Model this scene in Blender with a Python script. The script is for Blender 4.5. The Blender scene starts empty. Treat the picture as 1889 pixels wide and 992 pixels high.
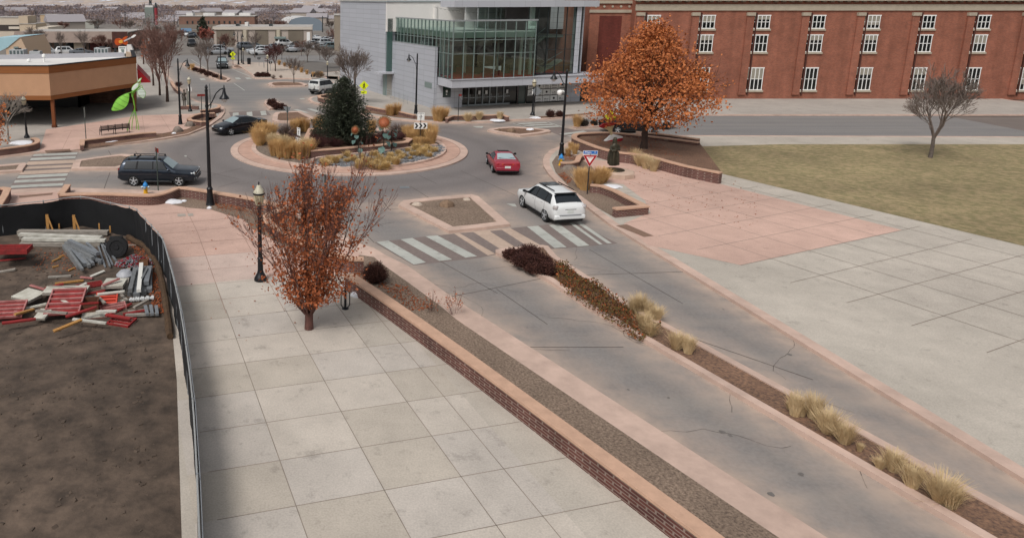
import bpy, math, random
from mathutils import Vector, Matrix
import bmesh
R = math.radians
rnd = random.Random(7)
S = bpy.context.scene
COL = S.collection

# ---------------------------------------------------------------- camera, sky, sun, exposure
FPX, HORIZON, CAM_H, CX, CY = 1350.0, -4.0, 11.5, 600.0, 289.0      # focal length and centre in photo pixels
PITCH = math.atan((CY - HORIZON) / FPX)
cam_data = bpy.data.cameras.new('camera')
cam = bpy.data.objects.new('camera', cam_data)
COL.objects.link(cam)
cam.location = (0, 0, CAM_H)
cam.rotation_euler = (math.pi / 2 - PITCH, 0, 0)
cam_data.sensor_width = 36
cam_data.sensor_fit = 'HORIZONTAL'
cam_data.lens = 36 * FPX / 1889
cam_data.shift_x = (944.5 - CX) / 1889
cam_data.shift_y = -(496 - CY) / 1889
cam_data.clip_start = 0.5
cam_data.clip_end = 12000
S.camera = cam

world = bpy.data.worlds.new('World')
S.world = world
world.use_nodes = True
wn = world.node_tree
wn.nodes.clear()
SUN_EL, SUN_ROT = R(52), R(215)
sky = wn.nodes.new('ShaderNodeTexSky')
sky.sky_type = 'NISHITA'
sky.sun_disc = False
sky.sun_elevation = SUN_EL
sky.sun_rotation = SUN_ROT
sky.dust_density = 4.0
sky.ozone_density = 1.0
hs = wn.nodes.new('ShaderNodeHueSaturation')
hs.inputs['Saturation'].default_value = 0.22
bg = wn.nodes.new('ShaderNodeBackground')
bg.inputs['Strength'].default_value = 0.117
wo = wn.nodes.new('ShaderNodeOutputWorld')
wn.links.new(sky.outputs[0], hs.inputs['Color'])
wn.links.new(hs.outputs[0], bg.inputs[0])
wn.links.new(bg.outputs[0], wo.inputs[0])
sd = bpy.data.lights.new('overcast_sun', 'SUN')
sd.energy = 1.75
sd.angle = R(17)
sd.color = (1.0, 0.95, 0.9)
sun = bpy.data.objects.new('overcast_sun', sd)
COL.objects.link(sun)
sv = Vector((math.sin(SUN_ROT) * math.cos(SUN_EL), math.cos(SUN_ROT) * math.cos(SUN_EL), math.sin(SUN_EL)))
sun.rotation_euler = sv.to_track_quat('Z', 'Y').to_euler()
S.view_settings.view_transform = 'Standard'
S.view_settings.look = 'None'
S.view_settings.gamma = 1
S.view_settings.use_curve_mapping = False
S.view_settings.exposure = 0.0
S.cycles.max_bounces = 6
S.cycles.transparent_max_bounces = 12

# ---------------------------------------------------------------- helpers
cP, sP = math.cos(PITCH), math.sin(PITCH)

def A(px, py, z=0.0):
    """world point at height z seen at a pixel of the photograph"""
    dx = (px - CX) / FPX
    dy = (CY - py) / FPX
    Y = cP + dy * sP
    Z = -sP + dy * cP
    t = (z - CAM_H) / Z
    return Vector((dx * t, Y * t, z))

def AY(px, py, Y0):
    """world point at depth Y0 seen at a pixel"""
    dx = (px - CX) / FPX
    dy = (CY - py) / FPX
    Y = cP + dy * sP
    Z = -sP + dy * cP
    t = Y0 / Y
    return Vector((dx * t, Y0, CAM_H + Z * t))

def PX(p):
    z = p[2] - CAM_H
    d = p[1] * cP - z * sP
    u = p[1] * sP + z * cP
    return CX + FPX * p[0] / d, CY - FPX * u / d

def PP(pts, z=0.0):
    return [A(x, y, z) for x, y in pts]

def smooth(pts, n=4, closed=True):
    out = []
    N = len(pts)
    rng = range(N) if closed else range(N - 1)
    for i in rng:
        if closed:
            p0, p1, p2, p3 = pts[i - 1], pts[i], pts[(i + 1) % N], pts[(i + 2) % N]
        else:
            p0, p1, p2, p3 = pts[max(i - 1, 0)], pts[i], pts[i + 1], pts[min(i + 2, N - 1)]
        for k in range(n):
            t = k / n
            out.append(0.5 * ((2 * p1) + (p2 - p0) * t + (2 * p0 - 5 * p1 + 4 * p2 - p3) * t * t + (3 * p1 - p0 - 3 * p2 + p3) * t ** 3))
    if not closed:
        out.append(pts[-1].copy())
    return out

def area2(p):
    return sum(p[i - 1][0] * p[i][1] - p[i][0] * p[i - 1][1] for i in range(len(p))) / 2

def ccw(p):
    return list(p) if area2(p) > 0 else list(reversed(p))

def inset(poly, d):
    """offset a counter-clockwise polygon inwards"""
    n = len(poly)
    out = []
    for i in range(n):
        a, b, c = poly[i - 1], poly[i], poly[(i + 1) % n]
        e1 = Vector((b[0] - a[0], b[1] - a[1]))
        e2 = Vector((c[0] - b[0], c[1] - b[1]))
        if e1.length < 1e-6: e1 = e2
        if e2.length < 1e-6: e2 = e1
        e1 = e1.normalized(); e2 = e2.normalized()
        n1 = Vector((-e1.y, e1.x)); n2 = Vector((-e2.y, e2.x))
        m = n1 + n2
        if m.length < 1e-4: m = n1
        m = m.normalized()
        k = d / max(0.45, m.dot(n1))
        out.append(Vector((b[0] + m.x * k, b[1] + m.y * k, b[2] if len(b) > 2 else 0)))
    return out

class MB:
    def __init__(self):
        self.v = []; self.f = []; self.m = []; self.cur = 0
    def add(self, vs, fs):
        o = len(self.v)
        self.v += [tuple(q) for q in vs]
        self.f += [tuple(i + o for i in f) for f in fs]
        self.m += [self.cur] * len(fs)
        return self
    def box(self, c, s, rz=0.0, M=None):
        hx, hy, hz = s[0] / 2, s[1] / 2, s[2] / 2
        vs = [Vector((x, y, z)) for x in (-hx, hx) for y in (-hy, hy) for z in (-hz, hz)]
        T = Matrix.Translation(Vector(c)) @ Matrix.Rotation(rz, 4, 'Z')
        if M is not None: T = Matrix.Translation(Vector(c)) @ M
        return self.add([T @ q for q in vs], [(0, 1, 3, 2), (4, 6, 7, 5), (0, 4, 5, 1), (2, 3, 7, 6), (0, 2, 6, 4), (1, 5, 7, 3)])
    def b2(self, x0, x1, y0, y1, z0, z1):
        return self.box(((x0 + x1) / 2, (y0 + y1) / 2, (z0 + z1) / 2), (abs(x1 - x0), abs(y1 - y0), abs(z1 - z0)))
    def bar(self, p, q, w, h, up=(0, 0, 1)):
        p, q = Vector(p), Vector(q)
        d = q - p
        L = d.length
        x = d.normalized()
        u = Vector(up)
        if abs(x.dot(u)) > 0.98: u = Vector((0, 1, 0))
        y = u.cross(x).normalized()
        z = x.cross(y)
        M = Matrix((x, y, z)).transposed().to_4x4()
        return self.box((p + q) / 2, (L, w, h), M=M)
    def tube(self, pts, rad, n=6, cap=True):
        pts = [Vector(p) for p in pts]
        if not hasattr(rad, '__len__'): rad = [rad] * len(pts)
        vs = []; fs = []
        ref = None
        for i, p in enumerate(pts):
            t = (pts[min(i + 1, len(pts) - 1)] - pts[max(i - 1, 0)])
            t = t.normalized() if t.length > 1e-9 else Vector((0, 0, 1))
            if ref is None:
                ref = t.orthogonal().normalized()
            else:
                ref = (ref - t * ref.dot(t))
                ref = ref.normalized() if ref.length > 1e-6 else t.orthogonal().normalized()
            b = t.cross(ref)
            for k in range(n):
                a = 2 * math.pi * k / n
                vs.append(p + (ref * math.cos(a) + b * math.sin(a)) * rad[i])
        for i in range(len(pts) - 1):
            for k in range(n):
                k2 = (k + 1) % n
                fs.append((i * n + k, i * n + k2, (i + 1) * n + k2, (i + 1) * n + k))
        if cap and n > 2:
            fs.append(tuple(range(n - 1, -1, -1)))
            fs.append(tuple((len(pts) - 1) * n + k for k in range(n)))
        return self.add(vs, fs)
    def lathe(self, prof, c=(0, 0, 0), n=14, M=None, sx=1, sy=1):
        vs = []; fs = []
        c = Vector(c)
        for r, z in prof:
            for k in range(n):
                a = 2 * math.pi * k / n
                q = Vector((r * math.cos(a) * sx, r * math.sin(a) * sy, z))
                if M is not None: q = M @ q
                vs.append(c + q)
        for i in range(len(prof) - 1):
            for k in range(n):
                k2 = (k + 1) % n
                fs.append((i * n + k, i * n + k2, (i + 1) * n + k2, (i + 1) * n + k))
        if prof[0][0] > 1e-4: fs.append(tuple(range(n - 1, -1, -1)))
        if prof[-1][0] > 1e-4: fs.append(tuple((len(prof) - 1) * n + k for k in range(n)))
        return self.add(vs, fs)
    def poly(self, pts, z=None):
        pts = ccw(pts)
        return self.add([(p[0], p[1], z if z is not None else p[2]) for p in pts], [tuple(range(len(pts)))])
    def prism(self, pts, z0, z1, bottom=False):
        pts = ccw(pts)
        n = len(pts)
        vs = [(p[0], p[1], z0) for p in pts] + [(p[0], p[1], z1) for p in pts]
        fs = [tuple(range(n, 2 * n))] + [(i, (i + 1) % n, n + (i + 1) % n, n + i) for i in range(n)]
        if bottom: fs.append(tuple(range(n - 1, -1, -1)))
        return self.add(vs, fs)
    def ring(self, outer, inner, z0, z1, zi=None):
        """kerb: outer and inner loops with the same count, counter-clockwise"""
        n = len(outer)
        zi = z0 if zi is None else zi
        vs = [(p[0], p[1], z0) for p in outer] + [(p[0], p[1], z1) for p in outer] + [(p[0], p[1], z1) for p in inner] + [(p[0], p[1], zi) for p in inner]
        fs = []
        for i in range(n):
            j = (i + 1) % n
            fs += [(i, j, n + j, n + i), (n + i, n + j, 2 * n + j, 2 * n + i), (2 * n + i, 2 * n + j, 3 * n + j, 3 * n + i)]
        return self.add(vs, fs)
    def ribbon(self, pts, w, z0, z1, closed=False):
        """solid wall along a polyline (world xy), w thick"""
        n = len(pts)
        L, Rr = [], []
        for i in range(n):
            a = pts[max(i - 1, 0)] if not closed else pts[i - 1]
            c = pts[min(i + 1, n - 1)] if not closed else pts[(i + 1) % n]
            b = pts[i]
            e1 = Vector((b[0] - a[0], b[1] - a[1])); e2 = Vector((c[0] - b[0], c[1] - b[1]))
            if e1.length < 1e-6: e1 = e2
            if e2.length < 1e-6: e2 = e1
            e1 = e1.normalized(); e2 = e2.normalized()
            n1 = Vector((-e1.y, e1.x)); m = n1 + Vector((-e2.y, e2.x))
            m = m.normalized() if m.length > 1e-4 else n1
            k = w / 2 / max(0.5, m.dot(n1))
            L.append((b[0] + m.x * k, b[1] + m.y * k)); Rr.append((b[0] - m.x * k, b[1] - m.y * k))
        vs = [(p[0], p[1], z0) for p in L] + [(p[0], p[1], z1) for p in L] + [(p[0], p[1], z1) for p in Rr] + [(p[0], p[1], z0) for p in Rr]
        fs = []
        for i in range(n if closed else n - 1):
            j = (i + 1) % n
            fs += [(j, i, n + i, n + j), (n + j, n + i, 2 * n + i, 2 * n + j), (2 * n + j, 2 * n + i, 3 * n + i, 3 * n + j)]
        if not closed:
            fs += [(0, 3 * n, 2 * n, n), (n - 1, 2 * n - 1, 3 * n - 1, 4 * n - 1)]
        return self.add(vs, fs)
    def quad(self, a, b, c, d):
        return self.add([a, b, c, d], [(0, 1, 2, 3)])
    def tri(self, a, b, c):
        return self.add([a, b, c], [(0, 1, 2)])
    def leaf(self, p, s, r=rnd, asp=0.6, up=0.0):
        d = Vector((r.gauss(0, 1), r.gauss(0, 1), r.gauss(0, 1) + up)).normalized()
        e = d.orthogonal().normalized()
        e = Matrix.Rotation(r.uniform(0, 6.28), 3, d) @ e
        p = Vector(p)
        return self.add([p, p + d * s * .5 + e * s * asp * .5, p + d * s, p + d * s * .5 - e * s * asp * .5], [(0, 1, 2, 3)])
    def build(self, name, mats, parent=None, smooth_angle=35, off=None):
        me = bpy.data.meshes.new(name)
        vs = self.v
        if off is not None: vs = [(q[0] - off[0], q[1] - off[1], q[2] - off[2]) for q in vs]
        me.from_pydata(vs, [], self.f)
        if not isinstance(mats, (list, tuple)): mats = [mats]
        for m in mats: me.materials.append(m)
        if len(mats) > 1: me.polygons.foreach_set('material_index', self.m)
        if smooth_angle:
            me.polygons.foreach_set('use_smooth', [True] * len(me.polygons))
            me.set_sharp_from_angle(angle=R(smooth_angle))
        me.update()
        o = bpy.data.objects.new(name, me)
        COL.objects.link(o)
        if parent is not None: o.parent = parent
        return o

def tag(o, label=None, cat=None, group=None, kind=None):
    if label: o['label'] = label
    if cat: o['category'] = cat
    if group: o['group'] = group
    if kind: o['kind'] = kind
    return o

def thing(name, label, cat, loc=(0, 0, 0), rz=0.0, group=None, sc=1.0):
    o = bpy.data.objects.new(name, None)
    o.empty_display_size = 0.3
    COL.objects.link(o)
    o.location = loc
    o.rotation_euler = (0, 0, rz)
    o.scale = (sc, sc, sc)
    return tag(o, label, cat, group)

def struct(o):
    o['kind'] = 'structure'
    return o

def copy_tree(o, loc, rz=0.0, label=None, group=None, sc=None, parent=None):
    c = o.copy()
    COL.objects.link(c)
    if parent is not None:
        c.parent = parent
    else:
        c.location = loc
        c.rotation_euler = (0, 0, rz)
        if sc is not None: c.scale = (sc, sc, sc) if not hasattr(sc, '__len__') else sc
        if label: c['label'] = label
        if group: c['group'] = group
    for ch in list(o.children):
        copy_tree(ch, None, parent=c)
    return c

def lin(h):
    h = h.lstrip('#')
    r = []
    for i in (0, 2, 4):
        u = int(h[i:i + 2], 16) / 255
        r.append(u / 12.92 if u <= 0.04045 else ((u + 0.055) / 1.055) ** 2.4)
    return r

MATS = {}
def mat(name, col, rough=0.7, metal=0.0, var=0.0, scale=3.0, col2=None, bump=0.0, bscale=None, spec=0.4, coat=0.0, detail=6, coords='Object', thr=None, stretch=None, var2=0.0, scale2=0.3, emit=0.0, spots=0.0):
    """principled material; noise blends col with col2 (or with a darker/lighter col); var2 adds a second, larger mottling"""
    if name in MATS: return MATS[name]
    m = bpy.data.materials.new(name)
    m.use_nodes = True
    nt = m.node_tree
    b = nt.nodes['Principled BSDF']
    c = lin(col) if isinstance(col, str) else list(col)
    b.inputs['Base Color'].default_value = (*c, 1)
    b.inputs['Roughness'].default_value = rough
    b.inputs['Metallic'].default_value = metal
    b.inputs['Specular IOR Level'].default_value = spec
    if coat: b.inputs['Coat Weight'].default_value = coat; b.inputs['Coat Roughness'].default_value = 0.05
    if emit:
        b.inputs['Emission Color'].default_value = (*c, 1); b.inputs['Emission Strength'].default_value = emit
    L = nt.links.new
    if var or col2 or bump:
        tc = nt.nodes.new('ShaderNodeTexCoord')
        vec = tc.outputs[coords]
        if stretch:
            mp = nt.nodes.new('ShaderNodeMapping')
            mp.inputs['Scale'].default_value = stretch
            L(vec, mp.inputs[0]); vec = mp.outputs[0]
    if var or col2:
        nz = nt.nodes.new('ShaderNodeTexNoise')
        nz.inputs['Scale'].default_value = scale
        nz.inputs['Detail'].default_value = detail
        nz.inputs['Roughness'].default_value = 0.65
        L(vec, nz.inputs['Vector'])
        rp = nt.nodes.new('ShaderNodeValToRGB')
        lo, hi = thr if thr else (0.3, 0.7)
        rp.color_ramp.elements[0].position = lo
        rp.color_ramp.elements[1].position = hi
        if col2:
            c2 = lin(col2) if isinstance(col2, str) else list(col2)
            rp.color_ramp.elements[0].color = (*c, 1); rp.color_ramp.elements[1].color = (*c2, 1)
        else:
            rp.color_ramp.elements[0].color = (*[x * (1 - var) for x in c], 1)
            rp.color_ramp.elements[1].color = (*[min(1, x * (1 + var)) for x in c], 1)
        L(nz.outputs['Fac'], rp.inputs[0])
        out = rp.outputs[0]
        if var2:
            n2 = nt.nodes.new('ShaderNodeTexNoise')
            n2.inputs['Scale'].default_value = scale2
            n2.inputs['Detail'].default_value = 4
            L(vec, n2.inputs['Vector'])
            mr = nt.nodes.new('ShaderNodeMapRange')
            mr.inputs['From Min'].default_value = 0.3; mr.inputs['From Max'].default_value = 0.7
            mr.inputs['To Min'].default_value = 1 - var2; mr.inputs['To Max'].default_value = 1 + var2
            L(n2.outputs['Fac'], mr.inputs[0])
            mx = nt.nodes.new('ShaderNodeMix'); mx.data_type = 'RGBA'; mx.blend_type = 'MULTIPLY'
            mx.inputs['Factor'].default_value = 1
            L(out, mx.inputs[6]); L(mr.outputs[0], mx.inputs[7])
            out = mx.outputs[2]
        if spots:      # old stains, gum and damp patches with shapes of their own
            n3 = nt.nodes.new('ShaderNodeTexNoise'); n3.inputs['Scale'].default_value = 1.9; n3.inputs['Detail'].default_value = 8; n3.inputs['Roughness'].default_value = .7
            L(vec, n3.inputs['Vector'])
            m3 = nt.nodes.new('ShaderNodeMapRange'); m3.inputs['From Min'].default_value = .57; m3.inputs['From Max'].default_value = .68; m3.inputs['To Min'].default_value = 1; m3.inputs['To Max'].default_value = 1 - spots
            L(n3.outputs['Fac'], m3.inputs[0])
            n4 = nt.nodes.new('ShaderNodeTexNoise'); n4.inputs['Scale'].default_value = 22; n4.inputs['Detail'].default_value = 2
            L(vec, n4.inputs['Vector'])
            m4 = nt.nodes.new('ShaderNodeMapRange'); m4.inputs['From Min'].default_value = .3; m4.inputs['From Max'].default_value = .7; m4.inputs['To Min'].default_value = .9; m4.inputs['To Max'].default_value = 1.1
            L(n4.outputs['Fac'], m4.inputs[0])
            m5 = nt.nodes.new('ShaderNodeMath'); m5.operation = 'MULTIPLY'; L(m3.outputs[0], m5.inputs[0]); L(m4.outputs[0], m5.inputs[1])
            mx = nt.nodes.new('ShaderNodeMix'); mx.data_type = 'RGBA'; mx.blend_type = 'MULTIPLY'; mx.inputs['Factor'].default_value = 1
            L(out, mx.inputs[6]); L(m5.outputs[0], mx.inputs[7]); out = mx.outputs[2]
        L(out, b.inputs['Base Color'])
    if bump:
        nb = nt.nodes.new('ShaderNodeTexNoise')
        nb.inputs['Scale'].default_value = bscale or scale * 3
        nb.inputs['Detail'].default_value = 4
        L(vec, nb.inputs['Vector'])
        bp = nt.nodes.new('ShaderNodeBump')
        bp.inputs['Strength'].default_value = bump
        bp.inputs['Distance'].default_value = 0.03
        L(nb.outputs['Fac'], bp.inputs['Height'])
        L(bp.outputs[0], b.inputs['Normal'])
    MATS[name] = m
    return m

def brick_mat(name, c1, c2, mortar, bw=0.22, bh=0.075, ms=0.012, rough=0.85, rot=0.0):
    if name in MATS: return MATS[name]
    m = bpy.data.materials.new(name); m.use_nodes = True
    nt = m.node_tree; L = nt.links.new
    b = nt.nodes['Principled BSDF']; b.inputs['Roughness'].default_value = rough; b.inputs['Specular IOR Level'].default_value = 0.25
    tc = nt.nodes.new('ShaderNodeTexCoord')
    sp = nt.nodes.new('ShaderNodeSeparateXYZ'); L(tc.outputs['Object'], sp.inputs[0])
    ge = nt.nodes.new('ShaderNodeNewGeometry')
    m1 = nt.nodes.new('ShaderNodeMath'); m1.operation = 'MULTIPLY_ADD'; m1.inputs[1].default_value = 1.0 + rot
    L(sp.outputs['X'], m1.inputs[0]); L(sp.outputs['Y'], m1.inputs[2])
    cb = nt.nodes.new('ShaderNodeCombineXYZ'); L(m1.outputs[0], cb.inputs[0]); L(sp.outputs['Z'], cb.inputs[1])
    br = nt.nodes.new('ShaderNodeTexBrick')
    br.inputs['Scale'].default_value = 1
    br.inputs['Brick Width'].default_value = bw; br.inputs['Row Height'].default_value = bh; br.inputs['Mortar Size'].default_value = ms
    br.inputs['Color1'].default_value = (*lin(c1), 1); br.inputs['Color2'].default_value = (*lin(c2), 1); br.inputs['Mortar'].default_value = (*lin(mortar), 1)
    L(cb.outputs[0], br.inputs['Vector'])
    nz = nt.nodes.new('ShaderNodeTexNoise'); nz.inputs['Scale'].default_value = 1.3; nz.inputs['Detail'].default_value = 5; L(tc.outputs['Object'], nz.inputs['Vector'])
    mr = nt.nodes.new('ShaderNodeMapRange'); mr.inputs['To Min'].default_value = 0.7; mr.inputs['To Max'].default_value = 1.3; L(nz.outputs['Fac'], mr.inputs[0])
    mx = nt.nodes.new('ShaderNodeMix'); mx.data_type = 'RGBA'; mx.blend_type = 'MULTIPLY'; mx.inputs['Factor'].default_value = 1
    mp = nt.nodes.new('ShaderNodeMapping'); mp.inputs['Scale'].default_value = (1, 1, .12); L(tc.outputs['Object'], mp.inputs[0])
    n2 = nt.nodes.new('ShaderNodeTexNoise'); n2.inputs['Scale'].default_value = .9; n2.inputs['Detail'].default_value = 6; L(mp.outputs[0], n2.inputs['Vector'])
    m2 = nt.nodes.new('ShaderNodeMapRange'); m2.inputs['From Min'].default_value = .3; m2.inputs['From Max'].default_value = .7; m2.inputs['To Min'].default_value = .78; m2.inputs['To Max'].default_value = 1.15; L(n2.outputs['Fac'], m2.inputs[0])
    mm = nt.nodes.new('ShaderNodeMath'); mm.operation = 'MULTIPLY'; L(mr.outputs[0], mm.inputs[0]); L(m2.outputs[0], mm.inputs[1])
    L(br.outputs['Color'], mx.inputs[6]); L(mm.outputs[0], mx.inputs[7]); L(mx.outputs[2], b.inputs['Base Color'])
    MATS[name] = m
    return m

def panel_mat(name, col, ph=0.56, pw=2.4, line=0.6, ls=0.018, rough=0.45):
    """metal cladding: horizontal joints in z, vertical joints along x+y, a slightly different tone for each panel"""
    if name in MATS: return MATS[name]
    m = bpy.data.materials.new(name); m.use_nodes = True
    nt = m.node_tree; L = nt.links.new
    b = nt.nodes['Principled BSDF']; b.inputs['Roughness'].default_value = rough; b.inputs['Metallic'].default_value = 0.0
    tc = nt.nodes.new('ShaderNodeTexCoord')
    sp = nt.nodes.new('ShaderNodeSeparateXYZ'); L(tc.outputs['Object'], sp.inputs[0])
    ad = nt.nodes.new('ShaderNodeMath'); ad.operation = 'ADD'; L(sp.outputs['X'], ad.inputs[0]); L(sp.outputs['Y'], ad.inputs[1])
    cb = nt.nodes.new('ShaderNodeCombineXYZ'); L(ad.outputs[0], cb.inputs[0]); L(sp.outputs['Z'], cb.inputs[1])
    br = nt.nodes.new('ShaderNodeTexBrick')
    br.offset = 0.0
    br.inputs['Scale'].default_value = 1
    br.inputs['Brick Width'].default_value = pw; br.inputs['Row Height'].default_value = ph; br.inputs['Mortar Size'].default_value = ls
    c = lin(col)
    br.inputs['Color1'].default_value = (*[x * 0.95 for x in c], 1); br.inputs['Color2'].default_value = (*[x * 1.05 for x in c], 1)
    br.inputs['Mortar'].default_value = (*[x * line for x in c], 1)
    L(cb.outputs[0], br.inputs['Vector']); L(br.outputs['Color'], b.inputs['Base Color'])
    MATS[name] = m
    return m

def glass_mat(name, tint, refl=0.25, rough=0.02):
    if name in MATS: return MATS[name]
    m = bpy.data.materials.new(name); m.use_nodes = True
    nt = m.node_tree; L = nt.links.new
    nt.nodes.remove(nt.nodes['Principled BSDF'])
    tr = nt.nodes.new('ShaderNodeBsdfTransparent'); tr.inputs[0].default_value = (*tint, 1)
    gl = nt.nodes.new('ShaderNodeBsdfGlossy'); gl.inputs['Roughness'].default_value = rough; gl.inputs[0].default_value = (0.85, 0.95, 0.92, 1)
    fr = nt.nodes.new('ShaderNodeLayerWeight'); fr.inputs[0].default_value = 0.35
    mr = nt.nodes.new('ShaderNodeMapRange'); mr.inputs['To Min'].default_value = refl * 0.35; mr.inputs['To Max'].default_value = min(1, refl * 2.4)
    L(fr.outputs['Fresnel'], mr.inputs[0])
    mx = nt.nodes.new('ShaderNodeMixShader')
    L(mr.outputs[0], mx.inputs[0]); L(tr.outputs[0], mx.inputs[1]); L(gl.outputs[0], mx.inputs[2])
    L(mx.outputs[0], nt.nodes['Material Output'].inputs[0])
    MATS[name] = m
    return m

# palette (albedo, not picture values)
M_kerb = mat('kerb_concrete', '#bda496', 0.85, var=0.16, scale=1.2, var2=0.10, scale2=0.25, bump=0.15, bscale=30)
M_pink = mat('pink_concrete', '#c0a193', 0.85, spots=.16, var=0.09, scale=0.8, var2=0.13, scale2=0.13, bump=0.1, bscale=40)
M_pink_pale = mat('pale_pink_concrete', '#c0aba0', 0.85, spots=.16, var=0.09, scale=0.9, var2=0.10, scale2=0.2, bump=0.1, bscale=40)
M_grey_conc = mat('grey_concrete', '#b0a89d', 0.85, spots=.2, var=0.09, scale=0.9, var2=0.12, scale2=0.18, bump=0.1, bscale=40)
M_walk = mat('grey_pavement', '#a39c94', 0.85, spots=.18, var=0.10, scale=0.6, var2=0.10, scale2=0.1)
M_joint = mat('joint_sealant', '#4f4742', 0.9, var=0.3, scale=2)
M_joint_pink = mat('pavement_joint', '#94786d', 0.9, var=.25, scale=1.5)
M_joint_grey = mat('grey_pavement_joint', '#857a70', 0.9, var=.25, scale=1.5)
M_white = mat('white_road_paint', '#acada6', 0.7, col2='#84807a', scale=2.2, thr=(0.52, 0.78), detail=8, var2=0.12, scale2=0.6)
M_paver = mat('brown_pavers', '#786c67', 0.85, var=0.15, scale=6, var2=0.12, scale2=0.5)
M_tanpaver = mat('tan_pavers', '#b29d8d', 0.85, var=0.12, scale=5, var2=0.10, scale2=0.5)
M_cap = mat('wall_cap_stone', '#bd9a83', 0.8, var=0.13, scale=2.5, bump=0.2, bscale=25)
M_brick = brick_mat('planter_brick', '#673f38', '#543330', '#85746b', 0.24, 0.085, 0.013)
M_gravel = mat('brown_gravel', '#93806f', 0.95, col2='#5c4d43', scale=14, thr=(0.35, 0.65), bump=0.6, bscale=30, var2=0.15, scale2=0.5)
M_mulch = mat('mulch', '#8a6a54', 0.95, col2='#55433a', scale=11, thr=(0.35, 0.65), bump=0.6, bscale=26, var2=0.2, scale2=0.6)
M_dirt = mat('wet_dirt', '#65564a', 0.95, col2='#3b322b', scale=1.4, thr=(0.3, 0.68), bump=0.8, bscale=6, var2=0.3, scale2=0.25)
M_slate = mat('slate_rock', '#80807f', 0.85, col2='#4e4d4e', scale=8, thr=(0.3, 0.7))
M_rock = mat('boulder_rock', '#8b735e', 0.9, col2='#5e4c3e', scale=3, bump=0.6, bscale=8)
M_rockgrey = mat('grey_boulder', '#867a70', 0.9, col2='#5f554e', scale=3, bump=0.6, bscale=8)
M_snow = mat('old_snow', '#d9dade', 0.8, var=0.05, scale=6, bump=0.6, bscale=9)
M_black = mat('black_enamel', '#15171b', 0.38, var=0.25, scale=4)
M_blackmatte = mat('black_matte', '#141416', 0.75)
M_steel = mat('galvanised_steel', '#8c9094', 0.5, metal=0.5, var=0.2, scale=5)
M_tyre = mat('tyre_rubber', '#151515', 0.85)
M_rim = mat('alloy_rim', '#b9bcbf', 0.35, metal=0.4)
M_carglass = mat('dark_car_glass', '#12171b', 0.06, spec=0.6)
M_carglass2 = mat('pale_car_glass', '#87979a', 0.06, spec=0.9)  # windshield glass with the sky's reflection painted in as a pale base colour
M_lampglass = mat('frosted_lamp_glass', '#b3a88c', 0.35, var=0.15, scale=6)
M_lampcap = mat('lamp_cap_cream', '#b9b4a0', 0.5)
M_leaf = mat('rust_leaf', '#b0623a', 0.75, col2='#7c4426', scale=3, thr=(0.3, 0.7))
M_leaf2 = mat('orange_leaf', '#c67a45', 0.75, col2='#94502c', scale=1.6, thr=(0.3, 0.7))
M_leaf3 = mat('fallen_leaf', '#a85a30', 0.85, col2='#6d3417', scale=5)
M_bark = mat('bark', '#4b3a32', 0.95, col2='#2e241f', scale=8)
M_barkred = mat('red_bark', '#6e4a42', 0.9, col2='#4a332e', scale=6)
M_barkgrey = mat('grey_bark', '#6d635c', 0.95, col2='#47403b', scale=6)
M_needle = mat('spruce_needle', '#3d4433', 0.8, col2='#242a1e', scale=2.5, thr=(0.3, 0.7))
M_grass = mat('dry_grass', '#d4b07c', 0.9, col2='#ae844c', scale=1.5, thr=(0.3, 0.7))
M_grass_pale = mat('pale_dry_grass', '#d2bd96', 0.9, col2='#b0936a', scale=1.5)
M_tuft = mat('tuft_grass', '#d0b27e', 0.9, col2='#a98a50', scale=1.7)
M_shrubred = mat('burgundy_twigs', '#623c39', 0.9, col2='#3e2625', scale=3)
M_shrubrust = mat('rust_shrub_leaf', '#4c2a20', 0.9, col2='#2f1a15', scale=3)
M_shrubgrey = mat('grey_twigs', '#77635a', 0.9, col2='#55463f', scale=3)
M_green = mat('dull_green_leaf', '#5a5a30', 0.85, col2='#6a4522', scale=4)
M_yellow = mat('sign_yellow_green', '#d8e312', 0.5)
M_signwhite = mat('sign_white', '#e6e6e3', 0.5)
M_signback = mat('sign_back', '#7d8184', 0.5, metal=0.3, var=0.1)
M_signred = mat('sign_red', '#a8141c', 0.5)
M_signbrown = mat('sign_red_brown', '#7b1f17', 0.55)
M_signblue = mat('sign_blue', '#1f66b4', 0.5)
M_wood = mat('pine_timber', '#b98a4e', 0.8, col2='#8b6234', scale=4, stretch=(6, 6, 1))
M_greywood = mat('weathered_timber', '#a39c93', 0.85, col2='#6d675f', scale=3, stretch=(1, 8, 8))
M_ply = mat('worn_plywood', '#cfcdc2', 0.8, col2='#a39f92', scale=2.2, var2=0.12)
M_redform = mat('red_form_panel', '#9c2a2a', 0.7, col2='#6d2422', scale=3, var2=0.2)
M_pinkform = mat('faded_red_rail', '#b3807c', 0.75, col2='#8a4a48', scale=3)
M_orange = mat('orange_plastic', '#b83d28', 0.6)
M_screen = mat('black_fence_screen', '#0e0f12', 0.85, var=0.3, scale=1.1, bump=0.5, bscale=3)
# ================================================================ GROUND, ROADS, PAVEMENTS
import numpy as np
def bez(p, q, Y):           # continue the line p->q to depth Y
    t = (Y - p.y) / (q.y - p.y)
    return Vector((p.x + (q.x - p.x) * t, Y, p.z))

KH = 0.13
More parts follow.
